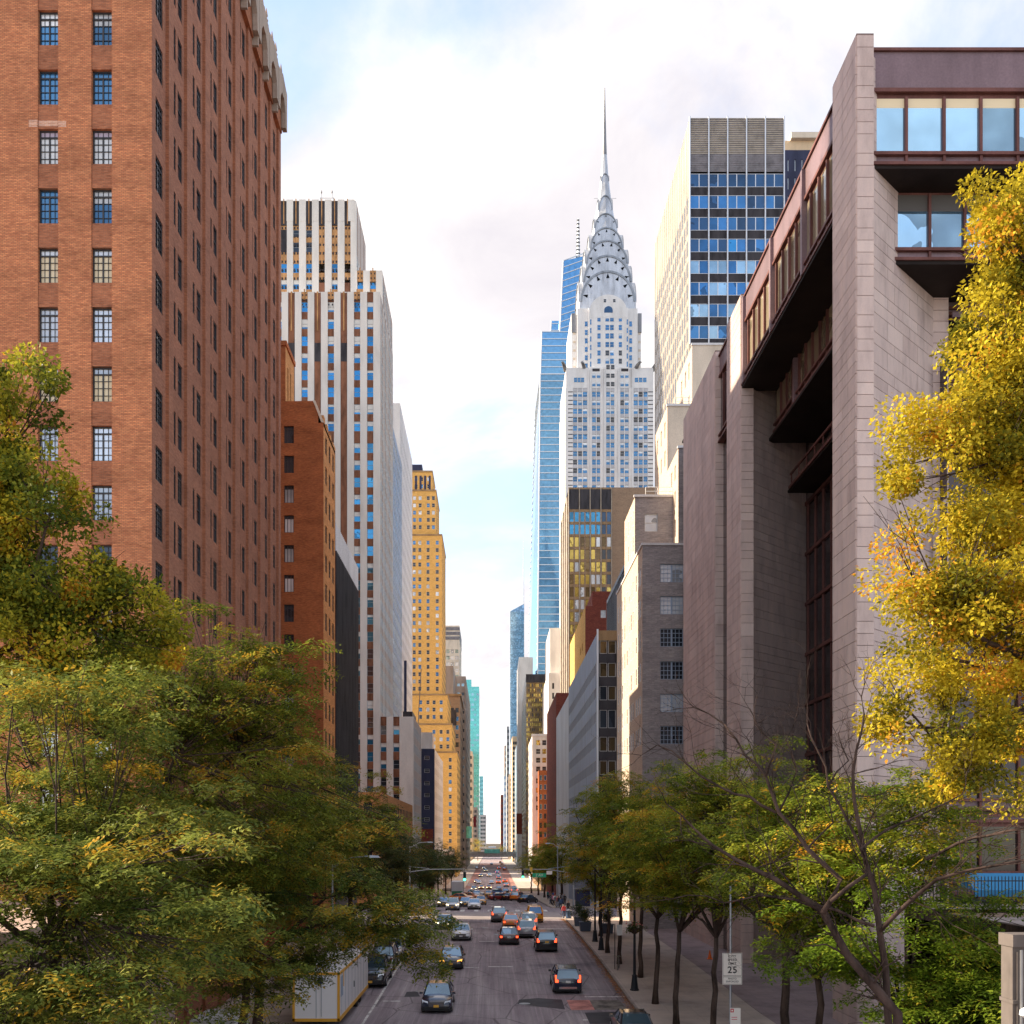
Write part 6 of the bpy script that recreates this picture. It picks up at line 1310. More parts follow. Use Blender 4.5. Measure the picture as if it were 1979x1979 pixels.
carpx('pale blue and white car side-on across the avenue', 'sedan', 'white', 917, 1731, 82, group=X2)
carpx('yellow taxi facing the avenue behind the crossing cars', 'sedan', 'taxi', 944, 1733, 'to', 'off', True, group=X2)
carpx('red and white car crossing next to the person in blue', 'sedan', 'red', 966, 1740, 115, group=X2)
carpx('orange taxi crossing beyond the grey suv', 'sedan', 'orange', 975, 1739.5, 125, 'brake', True, group=X2)
carpx('dark purple car between two orange taxis', 'sedan', 'maroon', 989, 1740, 140, group=X2)
carpx('orange taxi with square back waiting by the black saloon', 'suv', 'orange', 1001, 1741, 160, 'off', True, group=X2)
carpx('long black saloon turning at the corner by the crowd', 'sedan', 'black', 1020, 1745, 150, group=X2)
carpx('blue car seen behind the red and white car', 'sedan', 'blue', 961, 1729, 100, group=X2)
FT = 'distant traffic between the far avenues'
for lb, kd, pt, u, v, fc, lm, tx in (
    ('lone grey car driving away on open asphalt beyond the avenue', 'sedan', 'grey', 964, 1722, 'away', 'off', False), ('white van parked under the trees beyond the avenue', 'van', 'white', 993, 1724, 'away', 'off', False),
    ('dark car behind the crossing taxis', 'sedan', 'black', 977, 1728, 'away', 'off', False), ('white car beyond the avenue in the oncoming lane', 'sedan', 'white', 925, 1709, 'to', 'off', False),
    ('silver car beyond the avenue beside the white one', 'sedan', 'silver', 950, 1709, 'to', 'off', False), ('orange taxi braking beside the red bus lane beyond the avenue', 'sedan', 'orange', 963, 1708, 'away', 'brake', True),
    ('red-orange car with bright lamps next to the braking orange taxi', 'suv', 'orange', 976, 1707, 'away', 'brake', False), ('yellow taxi heading to the avenue behind the white one', 'sedan', 'taxi', 930, 1719, 'to', 'on', True),
    ('yellow taxi heading to the avenue in the inner lane', 'sedan', 'taxi', 945, 1719, 'to', 'on', True), ('black and white car in the far oncoming lane', 'sedan', 'black', 929, 1695, 'to', 'on', False),
    ('white car in the far oncoming lane near the bus lane', 'suv', 'white', 946, 1695, 'to', 'off', False), ('silver car near the viaduct on the red bus lane', 'suv', 'silver', 921, 1680, 'to', 'off', False),
    ('blue car near the viaduct in the oncoming lane', 'sedan', 'blue', 935, 1680, 'to', 'on', False), ('orange box van near the viaduct', 'van', 'orange', 975, 1682, 'away', 'off', False),
    ('yellow taxi just before the viaduct', 'sedan', 'taxi', 970, 1671, 'away', 'off', True), ('yellow taxi under the viaduct', 'sedan', 'taxi', 967, 1668.5, 'away', 'off', True),
    ('dark car in the middle of the red paving', 'sedan', 'black', 950, 1672, 'to', 'off', False), ('pale car behind the orange taxis', 'sedan', 'silver', 921, 1733, 'to', 'off', False)):
    carpx(lb, kd, pt, u, v, fc, lm, tx, group=FT)
rf_ = random.Random(8)
for i_, (pt, kd, wd) in enumerate((('taxi', 'sedan', 'yellow'), ('white', 'suv', 'white'), ('black', 'sedan', 'black'), ('silver', 'sedan', 'silver'), ('red', 'sedan', 'red'), ('grey', 'van', 'grey'), ('orange', 'sedan', 'orange'), ('blue', 'suv', 'blue'), ('navy', 'sedan', 'navy'), ('maroon', 'suv', 'maroon'))):
    to = i_ % 2 == 0; yy_ = 245+i_*34; car('%s %s in the far stretch of traffic %s' % (wd, {'sedan': 'saloon', 'suv': 'suv', 'van': 'van'}[kd], ['past the white annex', 'level with the maroon block', 'by the navy building', 'before the shopfronts', 'by the white loft building', 'under the golden tower', 'past the golden tower', 'by the hotel tower', 'nearing the viaduct', 'close to the viaduct'][i_]), kd, pt, rf_.uniform(-6.5, -1.5) if to else rf_.uniform(1.5, 6.5), yy_, 'to' if to else 'away', 'on' if to else 'brake', pt == 'taxi', group=FT)
PK = 'vehicles parked behind the white trailer'
car('black pickup truck with chrome grille parked behind the trailer', 'pickup', 'black', -8.25, 66.5, 'to', group=PK)
car('dark suv parked behind the black pickup', 'suv', 'navy', -8.3, 73.5, 'to', group=PK, plate='plate_white')
car('silver car parked in the row under the branches', 'sedan', 'silver', -8.3, 80.0, 'to', group=PK)
car('grey suv parked last in the row under the branches', 'suv', 'grey', -8.3, 87.5, 'to', group=PK)
car('black car parked at the leaf-strewn kerb beside the pink road patch', 'sedan', 'black', 7.35, 49.3, 'away', plate='plate_yellow', group=T)
# box truck with green side beyond the avenue
t = thing('box_truck', 'white box truck with green tailgate beyond the avenue', 'truck', (-7.2, 205, gz(205))); b = MB(); b.box(-8.4, -6.0, 203, 210, gz(205)+1.0, gz(205)+3.6); put('cargo_box', (b, ['white_panel']), t)
b = MB(); b.box(-8.3, -6.1, 202.9, 203, gz(205)+.7, gz(205)+1.7); put('tailgate', (b, ['paint_green']), t)
b = MB(); b.box(-8.3, -6.1, 203.2, 212, gz(205)+.35, gz(205)+.98); b.box(-8.25, -6.15, 210.2, 212, gz(205)+.95, gz(205)+2.4); put('chassis', (b, ['trim_black']), t)
for sx in (-8.3, -6.35):
    for yw in (204.2, 211): q = MB(); q.hexa([(sx, yw+.42*math.cos(k_*.524), gz(205)+.42+.42*math.sin(k_*.524)) for k_ in range(12)], [(sx+.25, yw+.42*math.cos(k_*.524), gz(205)+.42+.42*math.sin(k_*.524)) for k_ in range(12)]); put('wheel', (q, ['tyre']), t)
# white site trailer with yellow edges
t = thing('site_trailer', 'white box trailer with yellow corner trim parked under the locusts', 'trailer', (-9.45, 58, gz(58))); g = gz(58)
x0, x1, y0, y1, zb, zt = -10.7, -8.2, 52.8, 64.9, g+.62, g+3.16
simple('trailer_white', (0.78, 0.76, 0.77), .45); simple('trailer_yellow', (0.72, 0.36, 0.03), .5)
b = MB(); b.box(x0, x1, y0, y1, zb, zt); put('cabin', (b, ['trailer_white']), t)
b = MB(); w = .13
for xa in (x0-.02, x1-w+.02): b.box(xa, xa+w, y0-.03, y0+.06, zb-.04, zt+.03)
b.box(x0-.02, x1+.02, y0-.03, y0+.06, zt-.10, zt+.035); b.box(x1-.05, x1+.03, y0+.06, y1, zt-.10, zt+.03); b.box(x1-.05, x1+.03, y0+.06, y1, zb-.06, zb+.16); b.box(x0-.02, x1+.02, y0-.03, y0+.06, zb-.06, zb+.1); b.box(x1, x1+.03, 54.2, 54.28, zt-.9, zt-.1)
put('trim', (b, ['trailer_yellow']), t)
b = MB()
for i in range(9): b.box(x1, x1+.012, y0+1.3*(i+.6), y0+1.3*(i+.6)+.05, zb+.18, zt-.12)
b.box((x0+x1)/2-.02, (x0+x1)/2+.02, y0-.012, y0, zb+.12, zt-.12); put('panel_seams', (b, ['frame_grey']), t, kind='stuff')
b = MB(); b.box(x0+1.35, x0+1.62, y0-.16, y0-.02, zt-.55, zt-.22); b.box(x0+1.4, x0+1.55, y0-.2, y0-.16, zt-.65, zt-.3); put('work_lamp', (b, ['navy_panel']), t)
b = MB(); b.box(x0+1.52, x0+1.55, y0-.05, y0-.03, zb+.2, zt-.6); put('cable', (b, ['frame_grey']), t)
b = MB(); b.box(x1+.005, x1+.02, 53.3, 54.0, zt-1.35, zt-.25); p = put('notice', (b, ['frame_blue']), t)
b = MB(); b.box(x1+.01, x1+.05, 58.2, 58.28, zb+1.0, zb+1.35); put('handle', (b, ['trim_black']), t)
for yw in (60.6, 62.0):
    for xa in (x0+.1, x1-.38): q = MB(); q.hexa([(xa, yw+.45*math.cos(k_*.4488), g+.45+.45*math.sin(k_*.4488)) for k_ in range(14)], [(xa+.28, yw+.45*math.cos(k_*.4488), g+.45+.45*math.sin(k_*.4488)) for k_ in range(14)]); put('wheel', (q, ['tyre']), t)
b = MB(); b.box(x0+.3, x1-.3, y0+.5, y1-.5, g+.4, zb); put('chassis', (b, ['trim_black']), t)
# second pale trailer seen through the leaves
t = thing('grey_utility_trailer', 'plain grey utility box half hidden by locust leaves', 'trailer', (-12.6, 45, gz(45))); b = MB(); b.box(-13.6, -11.6, 44.2, 47, gz(45)+.15, gz(45)+2.3); put('cabin', (b, ['far_grey']), t)
t = thing('red_awning', 'faded red lettered awning on the brick tower base', 'awning', (-16, 66, gz(66)+2.9)); simple('awning_red', (0.55, 0.035, 0.03), .6)
for i in range(5): b = MB(); b.box(BL+.05, BL+.55, 60+i*2.6, 61.9+i*2.6, gz(66)+2.75, gz(66)+3.35); put('awning_panel', (b, ['awning_red']), t)

# ---------------------------------------------------------------- street furniture
simple('lamp_black', (0.012, 0.016, 0.022), .45, .2); simple('galvanised', (0.36, 0.38, 0.41), .4, .6); simple('signal_yellow', (0.65, 0.42, 0.05), .5); simple('signal_dark', (0.02, 0.04, 0.05), .5)
simple('green_lamp', (0.05, 0.8, 0.35), .3, 0, .5, None, (0.05, 1.0, .40), 2.2); simple('sign_green', (0.01, 0.40, 0.20), .5); simple('sign_white', (0.78, 0.74, 0.70), .5); simple('ink', (0.02, 0.02, 0.025), .6); simple('cone_orange', (0.85, 0.16, 0.02), .5); simple('sign_red', (0.55, 0.03, 0.05), .5)
simple('planter_blue', (0.075, 0.10, 0.15), .5); simple('bin_blue', (0.05, 0.10, 0.20), .5)
def lamp_post(u, v, label, h=7.2, basket=False):
    p = hit(u, v); z = p.z+.14; t = thing('lamp_post', label, 'lamp post', (p.x, p.y, z), 0, 'black lamp posts along the pavement')
    b = MB(); b.lathe((p.x, p.y, z), [(.30, 0), (.30, .08), (.25, .12), (.16, .95), (.19, 1.0), (.12, 1.06)], 8); put('base', (b, ['lamp_black']), t)
    b = MB(); b.tube([(p.x, p.y, z+1), (p.x, p.y, z+h)], [.10, .06], 8); put('pole', (b, ['lamp_black']), t)
    b = MB(); b.tube([(p.x, p.y, z+h), (p.x-.5, p.y, z+h+.5), (p.x-1.3, p.y, z+h+.55)], .045, 6); put('arm', (b, ['lamp_black']), t)
    b = MB(); b.lathe((p.x-1.45, p.y, z+h+.25), [(.12, 0), (.24, .1), (.20, .22), (.05, .38)], 8); put('lamp_head', (b, ['lamp_black']), t)
    return t, p, z
lamp_post(1150, 1822.5, 'black lamp post with flared base next to the blue planters'); lamp_post(1162, 1839, 'slim black post with small flared foot beside the planters')
t, p, z = lamp_post(1226.3, 1918, 'black lamp post with wide base and hanging flower basket')
fb = thing('flower_basket', 'hanging basket of green leaves and pink flowers on the lamp post', 'flower basket', (p.x, p.y, z+4.1)); b = MB(); b.lathe((p.x, p.y, z+3.75), [(.12, 0), (.36, .18), (.42, .34), (.40, .36)], 10); put('bowl', (b, ['bark']), fb)
rg = np.random.default_rng(9); C = np.array((p.x, p.y, z+4.15)) + rg.normal(0, .26, (26, 3))*np.array([1.2, 1.2, .5]); q, tt = broad_leaves(C, np.full(26, .24), rg, 40, .09, .05); put('leaves', leafmesh('leaves', q, tt, 'leaf_dark'), fb)
simple('flower_pink', (0.62, 0.18, 0.16), .6); b = MB()
for i in range(16): a_ = rg.normal(0, .3, 3); b.lathe((p.x+a_[0], p.y+a_[1]-.15, z+4.3+abs(a_[2])*.4), [(.02, 0), (.06, .03), (.03, .07)], 6)
put('blossom', (b, ['flower_pink']), fb, kind='stuff')
# speed limit sign
sp_ = px(1413, 1900, 38); sx, sy = sp_.x, 38.0; t = thing('speed_limit_sign', 'white speed limit 25 sign on a galvanised pole by the kerb', 'road sign', (sx, sy, gz(sy)+.14))
b = MB(); b.box(sx-.06, sx+.06, sy-.05, sy+.06, px(0, 1900, 38).z, px(0, 1844, 38).z); put('bracket', (b, ['galvanised']), t); b = MB(); b.tube([(sx, sy+.1, gz(sy)+.14), (sx, sy+.1, px(0, 1712, 38).z)], [.055, .04], 8); put('pole', (b, ['galvanised']), t)
def panel(name, u0, u1, v0, v1, mats=('sign_white', 'ink'), parent=t, yo=.06, border=True):
    a_, c_ = px(u0, v1, 38), px(u1, v0, 38); b = MB(); b.box(a_.x, c_.x, sy-yo, sy-yo+.012, a_.z, c_.z, 0)
    if border:
        e_ = .018; w_ = .010; y_ = sy-yo-.003
        for X0, X1, Z0, Z1 in ((a_.x+e_, c_.x-e_, c_.z-e_-w_, c_.z-e_), (a_.x+e_, c_.x-e_, a_.z+e_, a_.z+e_+w_), (a_.x+e_, a_.x+e_+w_, a_.z+e_+w_, c_.z-e_-w_), (c_.x-e_-w_, c_.x-e_, a_.z+e_+w_, c_.z-e_-w_)): b.box(X0, X1, y_, y_+.003, Z0, Z1, 1)
    return put(name, (b, list(mats)), parent)
pl = panel('sign_plate', 1395.5, 1433.5, 1841.5, 1886); pl2 = panel('photo_plate', 1395.5, 1433.5, 1886.6, 1902.5)
def text(body, x, y, z, size, parent, mat='ink', name='lettering', bold=.0, space=1.0):
    c = bpy.data.curves.new(name, 'FONT'); c.body = body; c.size = size; c.align_x = 'CENTER'; c.align_y = 'CENTER'; c.extrude = .001; c.offset = bold; c.space_character = space; c.materials.append(M[mat])
    o0 = link(bpy.data.objects.new('tmp', c)); me = bpy.data.meshes.new_from_object(o0.evaluated_get(bpy.context.evaluated_depsgraph_get())); bpy.data.objects.remove(o0); o = link(bpy.data.objects.new(name, me)); o.parent = parent; o.location = Vector((x, y, z)) - BASE[parent.name]; o.rotation_euler = (R(90), 0, 0); return o
for s, v, sz, bo in (('CITY', 1848, .125, .002), ('SPEED', 1854.6, .125, .002), ('LIMIT', 1861.8, .125, .002), ('25', 1874.5, .36, .006)): text(s, sx+.03, sy-.066, px(0, v, 38).z, sz, pl, bold=bo, space=1.1)
for s, v in (('PHOTO', 1891.2), ('ENFORCED', 1896.6)): text(s, sx+.03, sy-.066, px(0, v, 38).z, .095, pl2, bold=.001)
nt_ = panel('notice_plate', 1410.5, 1430.5, 1947.5, 1995, ('sign_white', 'sign_red'), t, .06, False)
a_, c_ = px(1411, 1956, 38), px(1417.5, 1949, 38); b = MB(); b.box(a_.x, c_.x, sy-.064, sy-.060, a_.z, c_.z, 0); b.box((a_.x+c_.x)/2-.03, (a_.x+c_.x)/2+.03, sy-.066, sy-.064, (a_.z+c_.z)/2-.03, (a_.z+c_.z)/2+.03, 1)
for v in (1966, 1970): q0, q1 = px(1413, v, 38), px(1424, v-1.1, 38); b.box(q0.x, q1.x, sy-.064, sy-.060, q0.z, q1.z, 0)
put('notice_print', (b, ['sign_red', 'sign_white']), nt_)
# traffic signals at the avenue
def signal(label, pole_xy, tip, arm_z, head_v, d, lampname='green_lamp'):
    x, y = pole_xy; t = thing('traffic_signal', label, 'traffic light', (x, y, gz(y)+.14)); z = gz(y)+.14
    b = MB(); b.tube([(x, y, z), (x, y, arm_z+.6)], [.13, .08], 8); put('pole', (b, ['galvanised']), t)
    b = MB(); b.tube([(x, y, arm_z-.5), ((x+tip)/2, y, arm_z+.05), (tip, y, arm_z+.1)], [.07, .055, .04], 6); b.tube([(x, y, arm_z+.6), ((x+tip)/2, y, arm_z+.15)], .03, 5); put('mast_arm', (b, ['galvanised']), t)
    zc = px(0, head_v, y).z; b = MB(); b.box(tip-.17, tip+.17, y-.22, y+.05, zc-.55, zc+.55, 0); b.tube([(tip, y, zc+.5), (tip, y, arm_z+.1)], .03, 5)
    for q in range(3): b.tube([(tip, y-.22, zc-.36+.36*q), (tip, y-.42, zc-.34+.36*q)], [.15, .15], 10, 0, False)
    h_ = put('signal_head', (b, ['signal_dark']), t)
    b = MB(); b.tube([(tip, y-.25, zc-.36), (tip, y-.27, zc-.36)], [.15, .13], 12); put('lit_lens', (b, [lampname]), h_); return t
signal('traffic signal showing green on a long arm over the oncoming lanes', (-12.0, 120), (898-U0)*120/FP, px(0, 1681, 120).z, 1694, 120)
t = signal('traffic signal showing green beside the avenue name sign', (11.5, 139), (1010.5-U0)*139/FP, px(0, 1681, 139).z, 1690, 139)
b = MB(); a_, c_ = px(1029, 1695.5, 138.8), px(1055.5, 1687.5, 138.8); b.box(a_.x, c_.x, 138.75, 138.8, a_.z, c_.z); p_ = put('name_sign', (b, ['sign_green']), t); text('2 AV', (a_.x+c_.x)/2, 138.73, (a_.z+c_.z)/2, .52, p_, 'sign_white')
b = MB(); a_, c_ = px(1024, 1684, 138.8), px(1029, 1676, 138.8); b.box(a_.x, c_.x, 138.6, 138.8, a_.z, c_.z); put('walk_head', (b, ['signal_yellow']), t)
b = MB(); a_, c_ = px(1056, 1690, 138.8), px(1067, 1683, 138.8); b.box(a_.x, c_.x, 138.6, 138.66, a_.z, c_.z); put('side_plate', (b, ['sign_white']), t)
def cobra(x, y, h, reach, label):
    t = thing('street_light', label, 'street light', (x, y, gz(y)+.14), 0, 'tall cobra-head street lights'); z = gz(y)+.14; b = MB(); b.tube([(x, y, z), (x, y, z+h)], [.11, .07], 8); put('pole', (b, ['galvanised']), t)
    b = MB(); b.tube([(x, y, z+h-.2), (x+reach*.5, y, z+h+.45), (x+reach, y, z+h+.55)], [.05, .045, .04], 6); put('arm', (b, ['galvanised']), t)
    b = MB(); e_ = reach/abs(reach); b.hexa([(x+reach, y-.14, z+h+.45), (x+reach+e_*.7, y-.1, z+h+.45), (x+reach+e_*.7, y+.1, z+h+.45), (x+reach, y+.14, z+h+.45)], [(x+reach, y-.1, z+h+.62), (x+reach+e_*.6, y-.07, z+h+.58), (x+reach+e_*.6, y+.07, z+h+.58), (x+reach, y+.1, z+h+.62)]); put('lamp_head', (b, ['galvanised']), t)
cobra(-10.4, 64, 8.4, 2.4, 'grey cobra-head street light rising through the locusts above the pickup'); cobra(-10.2, 122, 8.6, 2.2, 'grey cobra-head street light at the avenue corner'); cobra(10.0, 150, 9.0, -1.2, 'teal-grey street light on the far corner by the name sign')
# planters, bin, cone, scooter
def planter(x, y, label, sd):
    t = thing('planter', label, 'planter', (x, y, gz(y)+.14), 0, 'blue-grey planters by the crossing'); z = gz(y)+.14; b = MB(); b.hexa([(x-.5, y-.5, z), (x+.5, y-.5, z), (x+.5, y+.5, z), (x-.5, y+.5, z)], [(x-.58, y-.58, z+.85), (x+.58, y-.58, z+.85), (x+.58, y+.58, z+.85), (x-.58, y+.58, z+.85)]); b.box(x-.62, x+.62, y-.62, y+.62, z+.85, z+.95); put('box', (b, ['planter_blue']), t)
    r_ = np.random.default_rng(sd); C = np.array((x, y, z+1.7)) + r_.normal(0, .36, (34, 3))*np.array([1, 1, 1.1]); q, tt = broad_leaves(C, np.full(34, .34), r_, 90, .11, .05, .3); put('bush', leafmesh('bush', q, tt, 'leaf_dark'), t)
p = hit(1132, 1803); planter(p.x, p.y+.6, 'blue-grey planter with clipped dark bush between litter bin and lamp posts', 1); planter(p.x+2.0, p.y-1.5, 'blue-grey planter with dark bush behind the lamp posts', 2); planter(p.x-.1, p.y+6, 'blue-grey planter with dark bush beside the litter bin', 3)
p = hit(1099, 1777); t = thing('litter_bin', 'dark blue litter bin with pale lid at the corner kerb', 'bin', (p.x, p.y, p.z+.14)); b = MB(); b.lathe((p.x, p.y, p.z+.14), [(.30, 0), (.34, .1), (.36, .85), (.33, .9)], 12); put('drum', (b, ['bin_blue']), t); b = MB(); b.lathe((p.x, p.y, p.z+1.04), [(.37, 0), (.37, .06), (.15, .2)], 12); put('lid', (b, ['galvanised']), t)
p = hit(1371.7, 1857); t = thing('traffic_cone', 'orange traffic cone beside the dark stone pier', 'cone', (p.x, p.y, p.z+.15)); b = MB(); b.lathe((p.x, p.y, p.z+.18), [(.17, 0), (.10, .35), (.03, .68)], 12); put('cone', (b, ['cone_orange']), t); b = MB(); b.box(p.x-.22, p.x+.22, p.y-.22, p.y+.22, p.z+.15, p.z+.19); put('base', (b, ['cone_orange']), t)
p = hit(1195, 1877); t = thing('bicycle', 'bicycle with dark wheels locked to a thin post on the pavement', 'bicycle', (p.x, p.y, p.z+.14)); z = p.z+.14
for dx_, dy_ in ((-.1, -.45), (.1, .5)):
    b = MB(); n_ = 16; ring = [(p.x+dx_+.10*math.cos(6.2832*i/n_), p.y+dy_+.31*math.cos(6.2832*i/n_), z+.34+.33*math.sin(6.2832*i/n_)) for i in range(n_+1)]; b.tube(ring, .022, 5, 0, False)
    for i in range(0, n_, 2): b.tube([(p.x+dx_, p.y+dy_, z+.34), ring[i]], .004, 3, 0, False)
    put('wheel', (b, ['trim_black']), t)
b = MB(); A_, B_, C_, D_ = (p.x-.1, p.y-.45, z+.34), (p.x+.1, p.y+.5, z+.34), (p.x-.06, p.y-.3, z+.95), (p.x+.05, p.y+.2, z+.9); E_ = (p.x, p.y+.05, z+.3)
for q0, q1 in ((A_, C_), (C_, D_), (D_, E_), (E_, C_), (D_, B_), (E_, B_)): b.tube([q0, q1], .02, 5)
put('frame', (b, ['chrome']), t); b = MB(); b.box(p.x-.03, p.x+.13, p.y+.1, p.y+.34, z+.95, z+1.0); put('saddle', (b, ['trim_black']), t); b = MB(); b.tube([(p.x-.36, p.y-.28, z+1.05), (p.x-.06, p.y-.3, z+1.0), (p.x+.22, p.y-.32, z+1.05)], .016, 5); put('handlebar', (b, ['chrome']), t)
t = thing('notice_post', 'thin black post with pale notice board above the bicycle', 'sign', (p.x-.25, p.y+.1, z)); b = MB(); b.tube([(p.x-.25, p.y+.1, z), (p.x-.25, p.y+.1, z+3.4)], .035, 6); put('post', (b, ['lamp_black']), t); b = MB(); b.box(p.x-.1, p.x+.30, p.y+.0, p.y+.03, z+2.55, z+3.35); put('notice_plate', (b, ['sign_white']), t)
plain('pier_stone', (0.13, 0.11, 0.10), .85, .2, 1.5)
# stone pier of the bridge, retaining wall, fence and awning at the right edge
t = thing('bridge_pier', 'weathered concrete bridge pier with moulded cap', 'pillar', (4.55, 8.3, gz(8)))
t['label'] = 'weathered concrete bridge pier with moulded cap beside the terrace steps'
xl = (1957-U0)*8/FP; zt = px(0, 1806, 8).z; b = MB(); b.box(xl, xl+.7, 8, 8.18, gz(8), zt-.10); b.box(xl+.03, xl+.6, 7.985, 8.0, zt-.75, zt-.14); put('shaft', (b, ['pier_stone']), t)
b = MB(); b.box(xl-.012, xl+.72, 7.97, 8.2, zt-.10, zt); put('cap', (b, ['pier_stone']), t); b = MB(); b.box(xl-.01, xl+.72, 7.975, 8.19, px(0, 1936, 8).z-.015, px(0, 1936, 8).z+.015); put('moulding', (b, ['pier_stone']), t)
b = MB(); b.tube([(xl+.035, 7.93, gz(8)), (xl+.035, 7.93, zt-.12)], .012, 6); put('conduit', (b, ['steel_dark']), t)
b = MB(); p_ = px(1972, 1955, 7.9); b.lathe((p_.x+.03, 7.85, p_.z-.04), [(.03, 0), (.06, .02), (.055, .06), (.02, .085)], 12); put('flood_lamp', (b, ['frame_white']), t)
W_ = thing('retaining_wall', 'rough brown stone retaining wall below the terrace fence', 'wall', (30, 43, gz(43))); rg_ = random.Random(4); n_ = 0
xw0 = 15.9; z = gz(42); mbw = MB(); mbw.box(18.25, 46, 43.05, 43.5, gz(43)-.3, H(-3.0)); mbw.box(18.2, 18.5, 5, 43.4, gz(20)-.3, H(-3.0)); put('core_wall', (mbw, ['bark']), W_)
while z < H(-3.3):
    hh = rg_.uniform(.32, .52); x = 18.3
    while x < 26:
        w_ = rg_.uniform(.45, 1.1); b = MB(); o_ = rg_.uniform(0, .08); b.hexa([(x+.02, 42.96-o_, z+.02), (x+w_-.02, 42.96-o_, z+.02), (x+w_-.02, 43.08, z+.02), (x+.02, 43.08, z+.02)], [(x+.04, 42.98-o_, z+hh-.02), (x+w_-.04, 42.97-o_, z+hh-.02), (x+w_-.04, 43.08, z+hh-.02), (x+.04, 43.08, z+hh-.02)])
        if n_ < 300: put('stone', (b, ['rubble']), W_); n_ += 1
        x += w_
    z += hh
b = MB(); b.box(18.1, 46, 42.85, 43.5, H(-3.05), H(-2.85)); put('coping', (b, ['concrete']), W_)
t = thing('iron_fence', 'black iron picket fence on top of the stone wall', 'fence', (24, 43.1, H(-2.85)))
b = MB()
for zz in (-2.7, -1.85): b.box(18.2, 27, 43.08, 43.12, H(zz), H(zz)+.05)
put('rail', (b, ['lamp_black']), t); pk = MB(); pk.box(-.014, .014, -.014, .014, 0, 1.15); pk.hexa([(-.02, -.02, 1.15), (.02, -.02, 1.15), (.02, .02, 1.15), (-.02, .02, 1.15)], [(-.001, -.001, 1.26), (.001, -.001, 1.26), (.001, .001, 1.26), (-.001, .001, 1.26)]); pm = pk.mesh('picket', ['lamp_black'])
for i in range(58): put('picket', pm, t, (18.3+i*.15, 43.1, H(-2.85)))
t = thing('blue_awning', 'bright blue fabric canopy behind the iron fence', 'awning', (23, 50, H(-4))); simple('awning_blue', (0.02, 0.20, 0.42), .6)
b = MB(); b.hexa([(22.3, 45.5, H(-2.35)), (27, 45.5, H(-2.35)), (27, 47, H(-2.3)), (22.3, 47, H(-2.3))], [(22.3, 46.3, H(-1.6)), (27, 46.3, H(-1.6)), (27, 46.5, H(-1.6)), (22.3, 46.5, H(-1.6))]); b.box(22.3, 27, 45.45, 45.52, H(-2.65), H(-2.35)); put('canopy', (b, ['awning_blue']), t)
for x in (22.5, 24.6, 26.8): b = MB(); b.tube([(x, 45.6, gz(45)+.1), (x, 45.6, H(-2.4))], .04, 6); put('post', (b, ['lamp_black']), t)
t = thing('stair_rail', 'black iron stair rail descending beside the lime green tree', 'railing', (16.5, 34, gz(34))); b = MB(); b.tube([(15.6, 33, gz(33)+1.0), (18.1, 33, gz(33)+3.3)], .04, 6); b.tube([(15.6, 33, gz(33)+.35), (18.1, 33, gz(33)+2.6)], .03, 6); put('handrail', (b, ['lamp_black']), t)
for i in range(14): b = MB(); f_ = i/13; b.tube([(15.6+2.5*f_, 33, gz(33)+.1+2.2*f_), (15.6+2.5*f_, 33, gz(33)+1.0+2.3*f_)], .014, 5); put('baluster', (b, ['lamp_black']), t)
t = thing('teal_banner', 'teal banner hanging on the street wall past the golden tower', 'banner', px(906, 1608, 560)); k = 560/FP; b = MB(); b.box((901-U0)*k, (912-U0)*k, 560, 560.15, H((V0-1620)*k), H((V0-1597)*k)); put('cloth', (b, ['glass_teal']), t)
t = thing('street_flag', 'red flag hanging from a pole beyond the teal banner', 'flag', px(918, 1590, 640)); k = 640/FP; b = MB(); b.box((915-U0)*k, (920-U0)*k, 640, 640.1, H((V0-1598)*k), H((V0-1578)*k)); put('cloth', (b, ['sign_red']), t)
b = MB(); b.tube([((905-U0)*k, 640.2, H((V0-1585)*k)), ((920-U0)*k, 639.8, H((V0-1576)*k))], .12, 5); put('pole', (b, ['steel_dark']), t)
t = thing('maroon_banner', 'maroon hanging sign on the street wall below the hotel tower', 'banner', px(1002, 1600, 560)); k = 560/FP; b = MB(); b.box((998-U0)*k, (1009-U0)*k, 560, 560.3, H((V0-1612)*k), H((V0-1572)*k)); put('panel', (b, ['brick_maroon']), t)

